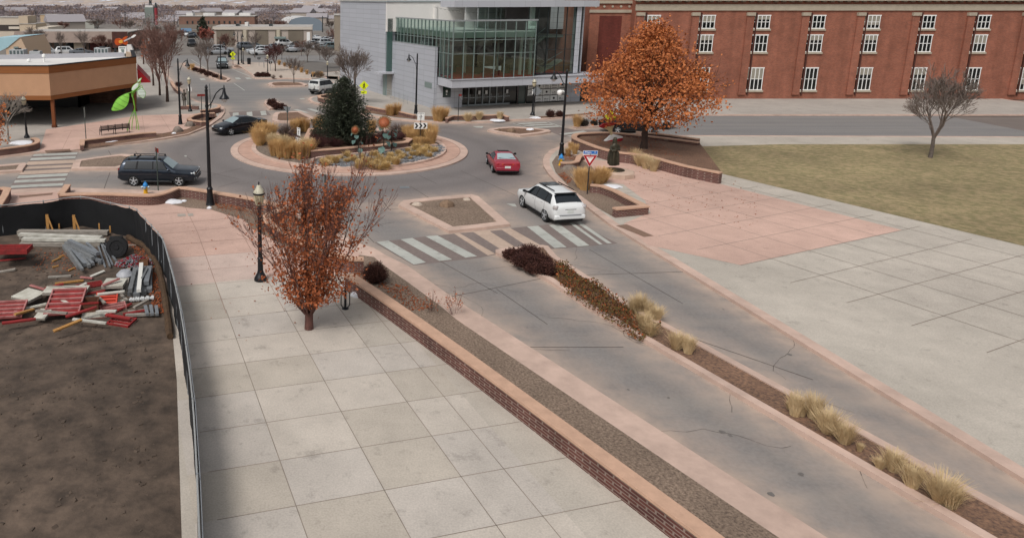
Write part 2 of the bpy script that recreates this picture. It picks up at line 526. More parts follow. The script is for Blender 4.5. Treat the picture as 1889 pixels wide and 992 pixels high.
# --- outlines traced on the ground plane
RB_C, RB_R = Vector((1.82, 56.0, 0)), 9.15
front_edge = PP([(-160, 358), (-60, 356), (14, 354), (60, 351), (115, 350), (126, 350), (200, 352), (286, 355), (305, 354), (331, 350), (400, 359), (471, 373), (530, 390), (590, 416), (640, 442), (664, 454), (690, 462), (711, 475), (752, 495), (838, 556), (872, 578)])
e_end = bez(front_edge[-2], front_edge[-1], -30.0)
front_poly = front_edge + [e_end, Vector((-60, -30.0, 0)), Vector((-60, front_edge[0].y, 0))]
left_edge = PP([(-420, 318), (-150, 300), (0, 291.5), (63, 284.5), (100, 282.5), (132, 280), (190, 271.5), (250, 265), (300, 258.5), (347, 250), (386, 234), (408, 219), (415, 209), (414, 200), (404, 195), (385, 193), (368, 190), (354, 183), (340, 170), (325, 157), (308, 138), (297, 120), (290, 108)])
left_poly = left_edge + [Vector((-46, 150, 0)), Vector((-110, 150, 0)), Vector((-110, left_edge[0].y, 0))]
right_edge = PP([(1330, 545), (1198, 463), (1122, 415.5), (1075, 379), (1032, 344), (1011, 323), (1002.5, 309), (1001.5, 297), (1006, 288), (1016, 279), (1036, 271.5), (1050, 264), (1060, 256), (1072, 250), (1122, 246.5), (1200, 252)])
r_end = bez(right_edge[1], right_edge[0], -22.0)
right_poly = [r_end] + right_edge + [Vector((75, right_edge[-1].y - 1.0, 0)), Vector((75, -22, 0))]
far_edge = PP([(640, 176), (612, 178), (585, 178.5), (572, 181.5), (568, 185.5), (574, 190), (600, 197), (640, 207.5), (682, 215.5), (727, 221.5), (775, 226.3), (845, 228), (900, 226.8), (946, 223.5), (995, 222.3), (1087, 214.3)])
far_poly = far_edge + [Vector((78, 72.0, 0)), Vector((78, 118, 0)), Vector((4.2, 118, 0)), Vector((-1.0, 113, 0))]
isl = {
 'gravel_front': PP([(735, 382), (744, 374), (800, 368), (870, 362.5), (882, 366), (941, 418), (885, 425), (828, 430.5)]),
 'median_front': PP([(914, 470), (914, 466), (926, 463.5), (960, 460), (1000, 457), (1011, 459), (1027, 478), (1072, 507), (1122, 539), (1151, 561)]),
 'left_gravel': PP([(132, 315), (136, 302), (141, 298.5), (180, 293), (225, 287.5), (262, 291), (268, 296), (250, 306), (217, 314)]),
 'left_far': PP([(-60, 313), (0, 308), (46, 304), (49, 306), (41, 318), (0, 321), (-60, 325)]),
 'north_shrub': PP([(487, 192), (490, 187), (497, 185.5), (512, 190), (530, 199), (497, 203.5)]),
 'north_gravel': PP([(502, 224), (504, 214), (509, 209.5), (555, 207.5), (582, 221), (576, 223), (535, 227.5), (510, 227)]),
 'east_gravel': PP([(899, 243), (903, 240.5), (922, 238), (946, 236.5), (985, 239), (1012, 242), (1016, 245), (1000, 248.5), (960, 253), (920, 247.5)]),
 'east_median': PP([(1056, 236), (1062, 233.5), (1110, 231), (1165, 229), (1170, 230.5), (1168, 232.5), (1110, 235.5), (1062, 238)]),
 'bulb_tree': PP([(494, 157.5), (497, 154.5), (510, 153), (529, 152.7), (556, 154), (568, 158), (562, 160), (530, 161), (503, 161.5)]),
 'north_strip': PP([(336, 119), (339, 117), (350, 120), (375, 128), (402, 137), (423, 145.5), (425, 148), (418, 151.5), (400, 150), (380, 140), (358, 130), (340, 122)]),
 'lamp_bulb': PP([(428, 126), (427, 123.5), (436, 121.5), (460, 120.5), (462, 123), (452, 125.5), (436, 127)]),
}
md = bez(isl['median_front'][0], PP([(1082, 569.5)])[0], -10.0)
me_ = md + (isl['median_front'][9] - bez(isl['median_front'][0], PP([(1082, 569.5)])[0], isl['median_front'][9].y))
isl['median_front'] = isl['median_front'] + [me_, md, PP([(1082, 569.5)])[0], PP([(1011, 521)])[0]]
parking_walk = PP([(465, 139.5), (467, 143), (472, 145.5), (500, 146.5), (529, 146), (585, 147.5), (626, 149), (626, 143), (578, 140.5), (545, 130), (515, 119.5), (490, 117), (459, 117), (430, 113), (428, 117), (445, 125)])

# --- terrain sheet to the horizon
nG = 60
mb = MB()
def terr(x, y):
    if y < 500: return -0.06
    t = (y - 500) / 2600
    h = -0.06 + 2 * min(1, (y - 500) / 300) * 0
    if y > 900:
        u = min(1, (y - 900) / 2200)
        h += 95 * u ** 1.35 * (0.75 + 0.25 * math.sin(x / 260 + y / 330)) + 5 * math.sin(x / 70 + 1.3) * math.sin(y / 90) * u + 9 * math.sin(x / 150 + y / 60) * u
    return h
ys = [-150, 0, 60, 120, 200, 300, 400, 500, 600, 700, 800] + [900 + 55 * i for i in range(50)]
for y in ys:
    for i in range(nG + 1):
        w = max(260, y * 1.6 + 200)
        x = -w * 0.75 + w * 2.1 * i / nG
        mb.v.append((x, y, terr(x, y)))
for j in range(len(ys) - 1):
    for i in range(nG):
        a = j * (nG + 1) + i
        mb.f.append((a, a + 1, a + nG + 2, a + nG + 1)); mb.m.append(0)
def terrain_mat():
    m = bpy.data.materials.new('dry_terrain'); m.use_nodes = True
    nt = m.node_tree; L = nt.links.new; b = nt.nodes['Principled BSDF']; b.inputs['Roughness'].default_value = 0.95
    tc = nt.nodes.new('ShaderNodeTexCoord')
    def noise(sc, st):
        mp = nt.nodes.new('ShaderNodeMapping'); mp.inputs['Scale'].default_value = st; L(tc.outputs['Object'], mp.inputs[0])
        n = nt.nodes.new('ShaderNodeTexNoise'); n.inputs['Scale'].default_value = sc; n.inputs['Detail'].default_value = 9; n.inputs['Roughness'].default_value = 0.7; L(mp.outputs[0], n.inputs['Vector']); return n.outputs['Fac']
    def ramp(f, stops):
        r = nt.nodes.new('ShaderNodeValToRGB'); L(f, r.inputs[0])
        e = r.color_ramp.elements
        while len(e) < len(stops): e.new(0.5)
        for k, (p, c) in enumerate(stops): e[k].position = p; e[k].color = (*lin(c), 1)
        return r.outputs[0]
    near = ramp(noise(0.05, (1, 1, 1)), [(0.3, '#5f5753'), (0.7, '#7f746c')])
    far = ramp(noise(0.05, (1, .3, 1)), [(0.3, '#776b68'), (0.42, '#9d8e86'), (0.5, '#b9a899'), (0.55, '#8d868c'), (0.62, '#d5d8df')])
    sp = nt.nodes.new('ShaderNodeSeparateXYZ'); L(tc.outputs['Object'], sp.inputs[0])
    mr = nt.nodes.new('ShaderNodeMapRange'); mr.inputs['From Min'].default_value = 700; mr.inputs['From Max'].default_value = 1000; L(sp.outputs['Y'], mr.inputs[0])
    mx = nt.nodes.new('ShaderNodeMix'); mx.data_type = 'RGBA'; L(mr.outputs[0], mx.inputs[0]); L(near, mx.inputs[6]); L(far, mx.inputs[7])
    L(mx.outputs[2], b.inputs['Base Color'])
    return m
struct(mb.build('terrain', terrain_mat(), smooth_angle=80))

# --- concrete road: a fine grid carrying how dusty each spot is
def segs(polys):
    out = []
    for P, closed in polys:
        n = len(P)
        for i in range(n if closed else n - 1):
            a, b = P[i], P[(i + 1) % n]
            out.append((a[0], a[1], b[0], b[1]))
    return np.array(out)
circ = [Vector((RB_C.x + RB_R * math.cos(a), RB_C.y + RB_R * math.sin(a), 0)) for a in [2 * math.pi * k / 72 for k in range(72)]]
SG = segs([(P, True) for P in isl.values()] + [(front_edge + [e_end], False), (left_edge, False), ([r_end] + right_edge, False), (far_edge, False), (parking_walk, True)])
st = 0.45
xs = np.arange(-75, 62, st); yy = np.arange(-30, 190, st)
gx, gy = np.meshgrid(xs, yy)
px_, py_ = gx.ravel(), gy.ravel()
dist = np.full(px_.shape, 1e9)
for ax, ay, bx, by in SG:
    dx, dy = bx - ax, by - ay
    L2 = dx * dx + dy * dy + 1e-9
    t = np.clip(((px_ - ax) * dx + (py_ - ay) * dy) / L2, 0, 1)
    dist = np.minimum(dist, np.hypot(px_ - ax - t * dx, py_ - ay - t * dy))
rr = np.hypot(px_ - RB_C.x, py_ - RB_C.y)
dust = np.exp(-(dist / 1.0) ** 1.1)
dust *= np.where(rr < 14.5, 0.75, 1.0)
dust = np.maximum(dust, 0.55 * np.exp(-((rr - 16.3) / 1.3) ** 2))            # grit where traffic lanes part
sA, sB = A(914, 469), A(1082, 569.5)
sd_ = (sB - sA).normalized()
lat = np.abs((px_ - sA.x) * sd_.y - (py_ - sA.y) * sd_.x)                     # distance from the front street's median edge
lon = (px_ - sA.x) * sd_.x + (py_ - sA.y) * sd_.y
side_ = np.sign((px_ - sA.x) * sd_.y - (py_ - sA.y) * sd_.x)
latr = np.where(side_ > 0, lat, lat - 1.9)
track = np.where(lon > -3, np.maximum(np.exp(-((latr - 1.5) / .42) ** 2), np.exp(-((latr - 3.2) / .42) ** 2)), 0)
track = np.maximum(track, np.maximum(np.exp(-((rr - 11.0) / .7) ** 2), np.exp(-((rr - 13.0) / .7) ** 2)))   # darkened wheel paths
grey = np.clip((rr - 16.5) / 4, 0, 1)                                         # approach slabs are greyer than the circle
nx, ny = len(xs), len(yy)
me = bpy.data.meshes.new('road')
vv = np.stack([px_, py_, np.zeros_like(px_)], 1)
ii = (np.arange(ny - 1)[:, None] * nx + np.arange(nx - 1)[None, :]).ravel()
me.from_pydata(vv.tolist(), [], np.stack([ii, ii + 1, ii + nx + 1, ii + nx], 1).tolist())
at = me.attributes.new('wear', 'FLOAT_COLOR', 'POINT')
at.data.foreach_set('color', np.stack([dust, grey, track, rr * 0 + 1], 1).ravel())
def road_mat():
    m = bpy.data.materials.new('road_concrete'); m.use_nodes = True
    nt = m.node_tree; L = nt.links.new; b = nt.nodes['Principled BSDF']; b.inputs['Roughness'].default_value = 0.8; b.inputs['Specular IOR Level'].default_value = 0.3
    tc = nt.nodes.new('ShaderNodeTexCoord')
    def noise(sc, det=6, rotst=None):
        v = tc.outputs['Object']
        if rotst:
            mp = nt.nodes.new('ShaderNodeMapping'); mp.inputs['Rotation'].default_value = (0, 0, rotst[0]); mp.inputs['Scale'].default_value = rotst[1]; L(v, mp.inputs[0]); v = mp.outputs[0]
        n = nt.nodes.new('ShaderNodeTexNoise'); n.inputs['Scale'].default_value = sc; n.inputs['Detail'].default_value = det; n.inputs['Roughness'].default_value = 0.6; L(v, n.inputs['Vector']); return n.outputs['Fac']
    def mixc(f, a, c, blend='MIX'):
        x = nt.nodes.new('ShaderNodeMix'); x.data_type = 'RGBA'; x.blend_type = blend
        if hasattr(f, 'links'): L(f, x.inputs[0])
        else: x.inputs[0].default_value = f
        for s, q in ((6, a), (7, c)):
            if hasattr(q, 'links'): L(q, x.inputs[s])
            else: x.inputs[s].default_value = (*lin(q), 1)
        return x.outputs[2]
    va = nt.nodes.new('ShaderNodeAttribute'); va.attribute_name = 'wear'
    sp = nt.nodes.new('ShaderNodeSeparateColor'); L(va.outputs['Color'], sp.inputs[0])
    base = mixc(sp.outputs[1], '#787270', '#787675')
    n1 = noise(0.35); n2 = noise(9, 8)
    r1 = nt.nodes.new('ShaderNodeMapRange'); r1.inputs['From Min'].default_value = .3; r1.inputs['From Max'].default_value = .7; r1.inputs['To Min'].default_value = .96; r1.inputs['To Max'].default_value = 1.04; L(n1, r1.inputs[0])
    r2 = nt.nodes.new('ShaderNodeMapRange'); r2.inputs['From Min'].default_value = .3; r2.inputs['From Max'].default_value = .7; r2.inputs['To Min'].default_value = .84; r2.inputs['To Max'].default_value = 1.16; L(n2, r2.inputs[0])
    mm = nt.nodes.new('ShaderNodeMath'); mm.operation = 'MULTIPLY'; L(r1.outputs[0], mm.inputs[0]); L(r2.outputs[0], mm.inputs[1])
    base = mixc(1.0, base, mm.outputs[0], 'MULTIPLY')
    # long tyre-worn streaks along the front street
    tr_ = nt.nodes.new('ShaderNodeMapRange'); tr_.inputs['To Min'].default_value = 1; tr_.inputs['To Max'].default_value = .86; L(sp.outputs[2], tr_.inputs[0])
    base = mixc(1.0, base, tr_.outputs[0], 'MULTIPLY')
    n3 = noise(1.0, 5, (R(-50), (0.05, 0.9, 1)))
    r3 = nt.nodes.new('ShaderNodeMapRange'); r3.inputs['From Min'].default_value = .38; r3.inputs['From Max'].default_value = .66; L(n3, r3.inputs[0])
    m3 = nt.nodes.new('ShaderNodeMath'); m3.operation = 'MULTIPLY'; L(r3.outputs[0], m3.inputs[0]); L(sp.outputs[1], m3.inputs[1])
    m3b = nt.nodes.new('ShaderNodeMath'); m3b.operation = 'MULTIPLY'; m3b.inputs[1].default_value = 0.30; L(m3.outputs[0], m3b.inputs[0])
    base = mixc(m3b.outputs[0], base, '#98928a')
    nd = noise(1.1, 7)
    rd = nt.nodes.new('ShaderNodeMapRange'); rd.inputs['From Min'].default_value = .3; rd.inputs['From Max'].default_value = .62; rd.inputs['To Min'].default_value = .35; L(nd, rd.inputs[0])
    md_ = nt.nodes.new('ShaderNodeMath'); md_.operation = 'MULTIPLY'; md_.use_clamp = True; L(rd.outputs[0], md_.inputs[0]); L(sp.outputs[0], md_.inputs[1])
    base = mixc(md_.outputs[0], base, '#b39f90')
    L(base, b.inputs['Base Color'])
    return m
me.materials.append(road_mat())
road = bpy.data.objects.new('road', me); COL.objects.link(road); struct(road)

# --- far asphalt (street beyond and the car park), 4 mm above the road grid
M_asph = mat('asphalt', '#76706a', 0.9, var=0.15, scale=0.15, var2=0.12, scale2=0.03)
mb = MB()
mb.poly([(-140, 150, .004), (70, 150, .004), (70, 330, .004), (-140, 330, .004)])
struct(mb.build('car_park_asphalt', M_asph))
mb = MB(); mb.poly(PP([(521, 117), (546, 128), (580, 139), (627, 141), (627, 118), (560, 112)], .008))
struct(mb.build('car_park_lane', mat('lane_asphalt', '#69645f', 0.9, var=0.12, scale=0.4)))

# --- roundabout: apron, kerbs, planting bed
def ringpts(r, n=96): return [Vector((RB_C.x + r * math.cos(2 * math.pi * k / n), RB_C.y + r * math.sin(2 * math.pi * k / n), 0)) for k in range(n)]
mb = MB(); mb.ring(ringpts(RB_R), ringpts(RB_R - 0.55), 0, 0.09, 0.05)
struct(mb.build('roundabout_kerb', M_kerb))
mb = MB(); mb.ring(ringpts(RB_R - 0.552), ringpts(7.55), 0, 0.094, 0.05)
struct(mb.build('roundabout_apron', mat('apron_concrete', '#b79686', .85, var=.12, scale=1.5, var2=.1, scale2=.2, bump=.2, bscale=20)))
mb = MB(); mb.ring(ringpts(7.548), ringpts(7.2), 0.02, 0.24, 0.1)
struct(mb.build('inner_kerb', M_kerb))
mb = MB(); mb.poly(ringpts(7.21), 0.18)
struct(mb.build('roundabout_bed', mat('bed_gravel', '#8b7d70', .95, col2='#5a4e45', scale=9, thr=(.35, .65), bump=.5, bscale=20)))
mb = MB()
mb.ring(ringpts(RB_R - 0.55), ringpts(RB_R - 0.6), 0.08, 0.0985, 0.08)
for k in range(22):
    a = 2 * math.pi * k / 22
    mb.bar((RB_C.x + 7.6 * math.cos(a), RB_C.y + 7.6 * math.sin(a), .092), (RB_C.x + 8.55 * math.cos(a), RB_C.y + 8.55 * math.sin(a), .092), .03, .012)
struct(mb.build('apron_joints', M_joint_pink))
# slate rock bed on the near side, edged by a low kerb
slate_px = [(594, 287), (640, 283), (700, 277.5), (760, 271), (806, 266.5), (818, 270), (822, 277), (812, 286), (790, 294), (755, 301), (712, 306), (660, 309), (610, 308), (585, 303)]
mb = MB(); mb.poly(smooth(PP(slate_px, .2)), .2)
struct(mb.build('slate_bed', M_slate))
mb = MB(); mb.ribbon(smooth(PP([(575, 295), (590, 290), (640, 284.5), (700, 278.5), (760, 271.5), (806, 266.5)], .3), 4, False), .25, .1, .33)
struct(mb.build('bed_edging', M_kerb))

# --- pavements with kerbs
def pavement(name, poly, m, kw=0.35):
    P = ccw(poly)
    I = inset(P, kw)
    mb = MB(); mb.ring(P, I, 0, KH - .002, KH - .02)
    struct(mb.build('kerb', M_kerb))
    mb = MB(); mb.poly(I, KH - 0.006)
    return struct(mb.build(name, m))
pavement('pavement', front_poly, M_pink, 1.0)
pavement('pavement', left_poly, M_walk, .4)
pavement('pavement', right_poly, M_grey_conc, .45)
pavement('pavement', far_poly, M_walk, .35)
pavement('pavement', parking_walk, mat('pale_pavement', '#b3a598', .85, var=.1, scale=.6), .2)
def sheet(name, px, z, m, sm=0):
    P = PP(px, z)
    if sm: P = smooth(P, sm)
    mb = MB(); mb.poly(P, z)
    return struct(mb.build(name, m))
# colour fields of the plazas
sheet('pink_paving', [(85, 239), (250, 214), (262, 213), (388, 209), (398, 214), (375, 231), (300, 252), (230, 263), (132, 276), (72, 281)], KH, M_pink)
sheet('pale_paving', [(296, 481), (313, 476), (467, 464.5), (480, 487), (500, 513), (474, 516), (326, 529), (300, 531)], KH, M_pink_pale)
gp = PP([(300, 531), (326, 529), (474.7, 516), (560, 509), (646, 503)], KH)
gp += [bez(front_edge[-2], front_edge[-1], -29.0) + Vector((-2.6, 0, KH)), Vector((-20, -29, KH)), Vector((-20, 25, KH))]
mb = MB(); mb.poly(gp, KH); struct(mb.build('grey_paving', M_grey_conc))
rd = (front_edge[-1] - front_edge[-2]).normalized(); rn = Vector((-rd.y, rd.x, 0)); o_ = right_edge[2]
mb = MB(); mb.poly([A(1165, 300, KH), o_ + rn * 12.5 - rd * 11, o_ + rn * 12.5 + rd * 7, o_ + rn * .62 + rd * 7] + PP([(1195, 452), (1150, 412), (1200, 392), (1190, 370), (1150, 340), (1080, 330), (1030, 300), (1050, 292)], KH), KH); struct(mb.build('pink_paving', M_pink))
# plaza joints
mb = MB()
def joint(a, b, z=KH + .003, w=.022):
    p, q = A(*a, z), A(*b, z)
    d = (q - p).normalized(); n = Vector((-d.y, d.x, 0)) * w / 2
    mb.quad(p + n, q + n, q - n, p - n)
for a, b in [((340, 378), (365, 430)), ((365, 430), (417.5, 578)), ((417, 577), (417.6, 577.6)), ((431, 402), (474.7, 482)), ((474.7, 482), (525.5, 574)), ((525, 573), (525.6, 574)),
             ((292, 414), (431.8, 402)), ((262, 397), (390, 388)), ((298, 431.5), (445, 417)), ((304, 452.6), (450.9, 440)), ((314, 476), (466.7, 464.5)), ((320.6, 502.6), (485, 488)), ((326, 529), (510, 513)), ((338, 559), (508, 541.5)), ((508, 541.5), (560, 535)), ((508, 576), (600, 564.6)),
             ((132, 241), (113, 279)), ((160, 236), (200, 262)), ((262, 213), (268, 250)), ((296, 212), (318, 248)), ((85, 239), (395, 213)), ((110, 262), (330, 241))]:
    joint(a, b)
def wline(p, q, z=KH + .003, w=.024):
    p, q = Vector((p.x, p.y, z)), Vector((q.x, q.y, z)); d = (q - p).normalized(); n = Vector((-d.y, d.x, 0)) * w / 2
    mb.quad(p + n, q + n, q - n, p - n)
struct(mb.build('pavement_joints', M_joint_pink))
mb = MB()
ld = (A(417.5, 578) - A(365, 430)).normalized()
for a_ in (A(417, 577), A(525, 574), A(617, 562), A(640, 520)): wline(a_, a_ + ld * 20)
td = (A(508, 541.5) - A(338, 559)).normalized()
t0 = A(345, 600)
for k in range(11):
    a_ = t0 + ld * 1.75 * k; wline(a_ - td * .3, a_ + td * (7.6 + .28 * k))
struct(mb.build('pavement_joints', M_joint_grey))
# slabs poured at different times: three close tones
def cross(p, k):     # where the long line through p meets transverse line k
    q = t0 + ld * 1.75 * k
    den = ld.x * td.y - ld.y * td.x
    s = ((q.x - p.x) * td.y - (q.y - p.y) * td.x) / den
    return Vector((p.x + ld.x * s, p.y + ld.y * s, KH + .0012))
lines_ = [A(417, 577) - td * 2.3, A(417, 577), A(525, 574), A(617, 562), A(617, 562) + td * 1.7]
rsl = random.Random(41)
tones = [MB(), MB(), MB()]
for i in range(len(lines_) - 1):
    for k in range(-2 if i < 3 else 2, 11):
        c4 = [cross(lines_[i], k), cross(lines_[i + 1], k), cross(lines_[i + 1], k + 1), cross(lines_[i], k + 1)]
        tones[rsl.randrange(3)].poly(c4, KH + .0012)
for m_, c_ in zip(tones, ('#bab1a6', '#b0a79b', '#b5ada4')):
    struct(m_.build('paving_slabs', mat('slab_tone_' + c_[1:], c_, .85, spots=.24, var=.09, scale=.9, var2=.12, scale2=.18, bump=.1, bscale=40)))
# hairline cracks and oil drips in the road
mb = MB(); rck = random.Random(19)
for (px, py, ang, n_) in ((760, 400, .4, 14), (700, 430, 2.0, 10), (880, 500, .9, 20), (960, 540, 2.4, 16), (1060, 480, 1.0, 16), (1130, 500, 2.6, 12), (440, 340, .2, 16), (520, 350, 1.2, 12), (860, 330, 1.9, 14), (960, 300, .7, 12), (420, 225, 1.6, 12), (250, 300, .1, 10), (160, 330, .2, 8), (900, 620, .9, 24), (1200, 640, 2.2, 18), (1350, 760, 1.2, 20), (1000, 720, 2.5, 18), (1450, 700, .8, 16), (1600, 900, 1.1, 18), (1200, 800, .5, 16), (640, 345, .1, 14)):
    p = A(px, py, .0055); P_l = [p]
    for k in range(n_):
        ang += rck.gauss(0, .35); p = p + Vector((math.cos(ang), math.sin(ang), 0)) * rck.uniform(.12, .4); P_l.append(p)
    for a_, b_ in zip(P_l, P_l[1:]):
        d = (b_ - a_).normalized(); n = Vector((-d.y, d.x, 0)) * rck.uniform(.003, .009)
        mb.quad(a_ + n, b_ + n, b_ - n, a_ - n)
struct(mb.build('road_cracks', M_joint))
mb = MB()
for k in range(45):
    px, py = rck.uniform(300, 1500), rck.uniform(300, 940)
    p = A(px, py, .006); q = rck.uniform(.03, .1)
    mb.poly([p + Vector((q * rck.uniform(.6, 1.2) * math.cos(a_), q * rck.uniform(.6, 1.2) * math.sin(a_), 0)) for a_ in [6.283 * j / 9 for j in range(9)]], .006)
struct(mb.build('road_stains', mat('oil_stain', '#68635f', .6, var=.15, scale=4)))
mb = MB()
for a, b in [((392, 323), (447.7, 310)), ((401.6, 346), (439.8, 334.8)), ((343, 288), (354, 296.7)), ((771.5, 323), (806, 339)), ((757, 343.5), (793.7, 366.5)), ((695, 354.6), (717.5, 386)), ((717.5, 386), (735, 385.6)), ((670, 399), (706, 416.6)), ((660, 420), (727, 410)),
             ((900, 533.6), (1011, 511)), ((1075, 507), (1260, 501)), ((916, 533), (1010, 598)), ((1087, 460), (1260, 560)), ((200, 278), (205, 286.4)), ((250, 279), (254, 286)), ((203, 318), (192, 348)), ((830, 547), (900, 534)), ((811, 481), (918, 541)), ((690, 447), (676, 433)),
             ((600, 322), (560, 400)), ((440, 330), (300, 300)), ((880, 300), (1000, 304)), ((850, 315), (950, 360)), ((420, 262), (330, 262)), ((880, 262), (1060, 262)), ((800, 240), (860, 228)), ((560, 228), (640, 236)), ((430, 232), (500, 230)),
             ((1151, 580), (1500, 700)), ((760, 640), (1150, 640)), ((660, 360), (596, 372))]:
    joint(a, b, .005, .035)
struct(mb.build('road_joints', M_joint))

# ground beyond the photograph's right and lower edges: slab joints, dry lawn
mb = MB()
def wj(p, q, w=.03):
    p, q = Vector((*p, KH + .003)), Vector((*q, KH + .003)); d = (q - p).normalized(); n = Vector((-d.y, d.x, 0)) * w / 2
    mb.quad(p + n, q + n, q - n, p - n)
rd = (front_edge[-1] - front_edge[-2]).normalized(); rn = Vector((-rd.y, rd.x, 0))
o_ = right_edge[2]
for k in range(-2, 18):
    a_ = o_ + rd * (2.2 * k + .4); wj((a_ + rn * .6).xy, (a_ + rn * 14).xy)
for k in range(1, 6):
    a_ = o_ + rn * 2.6 * k; wj((a_ - rd * 8).xy, (a_ + rd * 36).xy)
struct(mb.build('pavement_joints', M_joint_grey))
mb = MB(); lw = [o_ + rn * 15 - rd * 14, o_ + rn * 15 + rd * 24, Vector((72, 14, 0)), Vector((72, 57, 0)), Vector((36, 57, 0))]
mb.poly(lw, KH + .003); struct(mb.build('lawn', mat('dry_lawn', '#77704e', .95, col2='#9a8868', scale=2.6, thr=(.38, .62), detail=10, var2=.22, scale2=.2, bump=.7, bscale=25, spots=.3)))
# --- crosswalks and markings
def marks(name, quads, m, z=.008):
    mb = MB()
    for q in quads: mb.poly(PP(q, z), z)
    return struct(mb.build(name, m))
marks('crosswalk_pavers', [[(690, 447), (787, 436), (1052, 410), (1074, 417), (1140, 449), (1040, 458), (955, 462), (880, 476), (763, 489)]], M_paver, .004)
marks('crosswalk_pavers', [[(838, 431), (941, 420.5), (1006, 457), (957, 460), (914, 468), (900, 471)]], M_tanpaver, .0075)
marks('crosswalk_pavers', [[(847.7, 430), (873, 428), (929, 463), (914, 468)], [(903, 426), (925.4, 423.7), (976, 456), (954, 458)]], M_paver, .011)
marks('crosswalk_stripes', [[(694.5, 446.3), (716.7, 443.9), (785.8, 483.6), (763.6, 488)], [(739, 441.5), (760.4, 438.8), (834.2, 478.5), (811.2, 481.2)], [(785, 435.9), (806.4, 434), (880.3, 472.5), (858.9, 475.2)],
       [(972.3, 418), (993, 416.4), (1045.3, 455.8), (1023, 457.5)], [(1012, 415), (1031, 413), (1087.4, 452.6), (1066, 454.4)], [(1050, 411.5), (1057, 410.8), (1112, 450.5), (1106, 451)], [(1063, 410.3), (1071, 409.6), (1128.7, 448.6), (1121, 449.4)]], M_white, .012)
def cw(t, s): # point of the left crosswalk
    TL, TR, BR, BL = (62, 284.6), (144.5, 281.2), (113, 349), (12, 354)
    l = [TL[i] + (BL[i] - TL[i]) * t for i in (0, 1)]; r = [TR[i] + (BR[i] - TR[i]) * t for i in (0, 1)]
    return (l[0] + (r[0] - l[0]) * s, l[1] + (r[1] - l[1]) * s)
marks('crosswalk_pavers', [[cw(-.02, 0), cw(-.02, 1), cw(1, 1), cw(1, 0)]], M_paver, .004)
marks('crosswalk_pavers', [[cw(a, 0), cw(a, 1), cw(b, 1), cw(b, 0)] for a, b in ((.20, .29), (.335, .40), (.45, .545))], M_tanpaver, .0075)
marks('crosswalk_stripes', [[cw(a, 0.01), cw(a, .99), cw(b, .99), cw(b, 0.01)] for a, b in ((.0, .055), (.1, .165), (.565, .64), (.69, .76), (.83, .90))], M_white, .012)
marks('crosswalk_pavers', [[(422, 207), (492, 203.5), (500, 213), (427, 217.5)]], M_paver, .004)
marks('crosswalk_stripes', [[(429.5, 208.5), (440, 207.8), (440.5, 216), (429, 216.8)], [(454.8, 207), (465, 206.2), (466, 214.4), (455.5, 215)], [(480, 205.3), (490, 204.4), (492, 212.3), (482, 213)],
       [(541, 202.5), (549, 201.8), (570, 208), (561, 208.6)], [(566, 201), (574, 200.5), (592, 206), (584, 206.8)]], M_white, .012)
marks('crosswalk_stripes', [[(368, 145.2), (377, 144.7), (380, 148), (371, 148.5)], [(414, 144), (421, 143.6), (424, 146), (416, 147)], [(433, 143.8), (441, 143.4), (445, 146.2), (436, 146.8)], [(452, 143.5), (460, 143.2), (465, 146), (456, 146.5)], [(396, 144.5), (403, 144), (406, 147), (398, 147.5)]], M_white, .012)
marks('crosswalk_pavers', [[(946, 227.5), (1008, 225), (1042, 236), (1060, 240), (1110, 241), (1085, 250), (1040, 253), (1015, 243), (985, 240)]], M_paver, .004)
marks('crosswalk_stripes', [[(953, 227.6), (1007, 225.4), (1012, 227.2), (959, 229.4)], [(963, 231), (1017, 228.6), (1022, 230.4), (970, 232.9)], [(974, 234.8), (1027, 232), (1033, 234.2), (982, 237)],
       [(1031, 247), (1076, 241.3), (1083, 243.2), (1040, 249)], [(1045, 251), (1090, 244.6), (1098, 246.4), (1058, 252.6)], [(945, 227.5), (947, 227.4), (986, 239.6), (983, 239.8)], [(1009, 225), (1011, 224.9), (1041, 235.4), (1038, 235.6)]], M_white, .012)
marks('road_marking', [[(934, 375.5), (950, 376), (953.5, 381.5), (946, 380.5)], [(872, 233), (892, 233), (889, 236), (878, 235.4)], [(430.5, 153.5), (431.5, 153.2), (452, 167), (450.6, 167.4)], [(352, 110), (353, 109.8), (388, 131), (386.6, 131.4)], [(428, 128), (429, 127.8), (462, 141), (460.4, 141.5)], [(552, 182), (560, 181.4), (563, 183), (555, 183.6)], [(340, 287), (344, 287), (345, 289), (341, 289)]], M_white, .012)
# tactile strips and drain covers
marks('tactile_strip', [[(82, 277.5), (129, 274.8), (130, 278), (84, 280.5)], [(35, 361), (98, 355.5), (96, 359), (36, 365)], [(1136, 416), (1156, 413.5), (1206, 435), (1188, 437)]], mat('brown_tactile', '#7d6455', .9, var=.15, scale=8), KH + .004)
marks('drain_cover', [[(737, 344), (754, 343.6), (756, 347.2), (738, 347.6)]], M_signback, .012)
marks('utility_cover', [[(327, 394.6), (342, 394), (343, 398.6), (328, 399.4)], [(346, 394), (356, 393.4), (357, 398), (347, 398.6)]], mat('cover_grey', '#a39a90', .7, var=.15, scale=4), KH + .006)

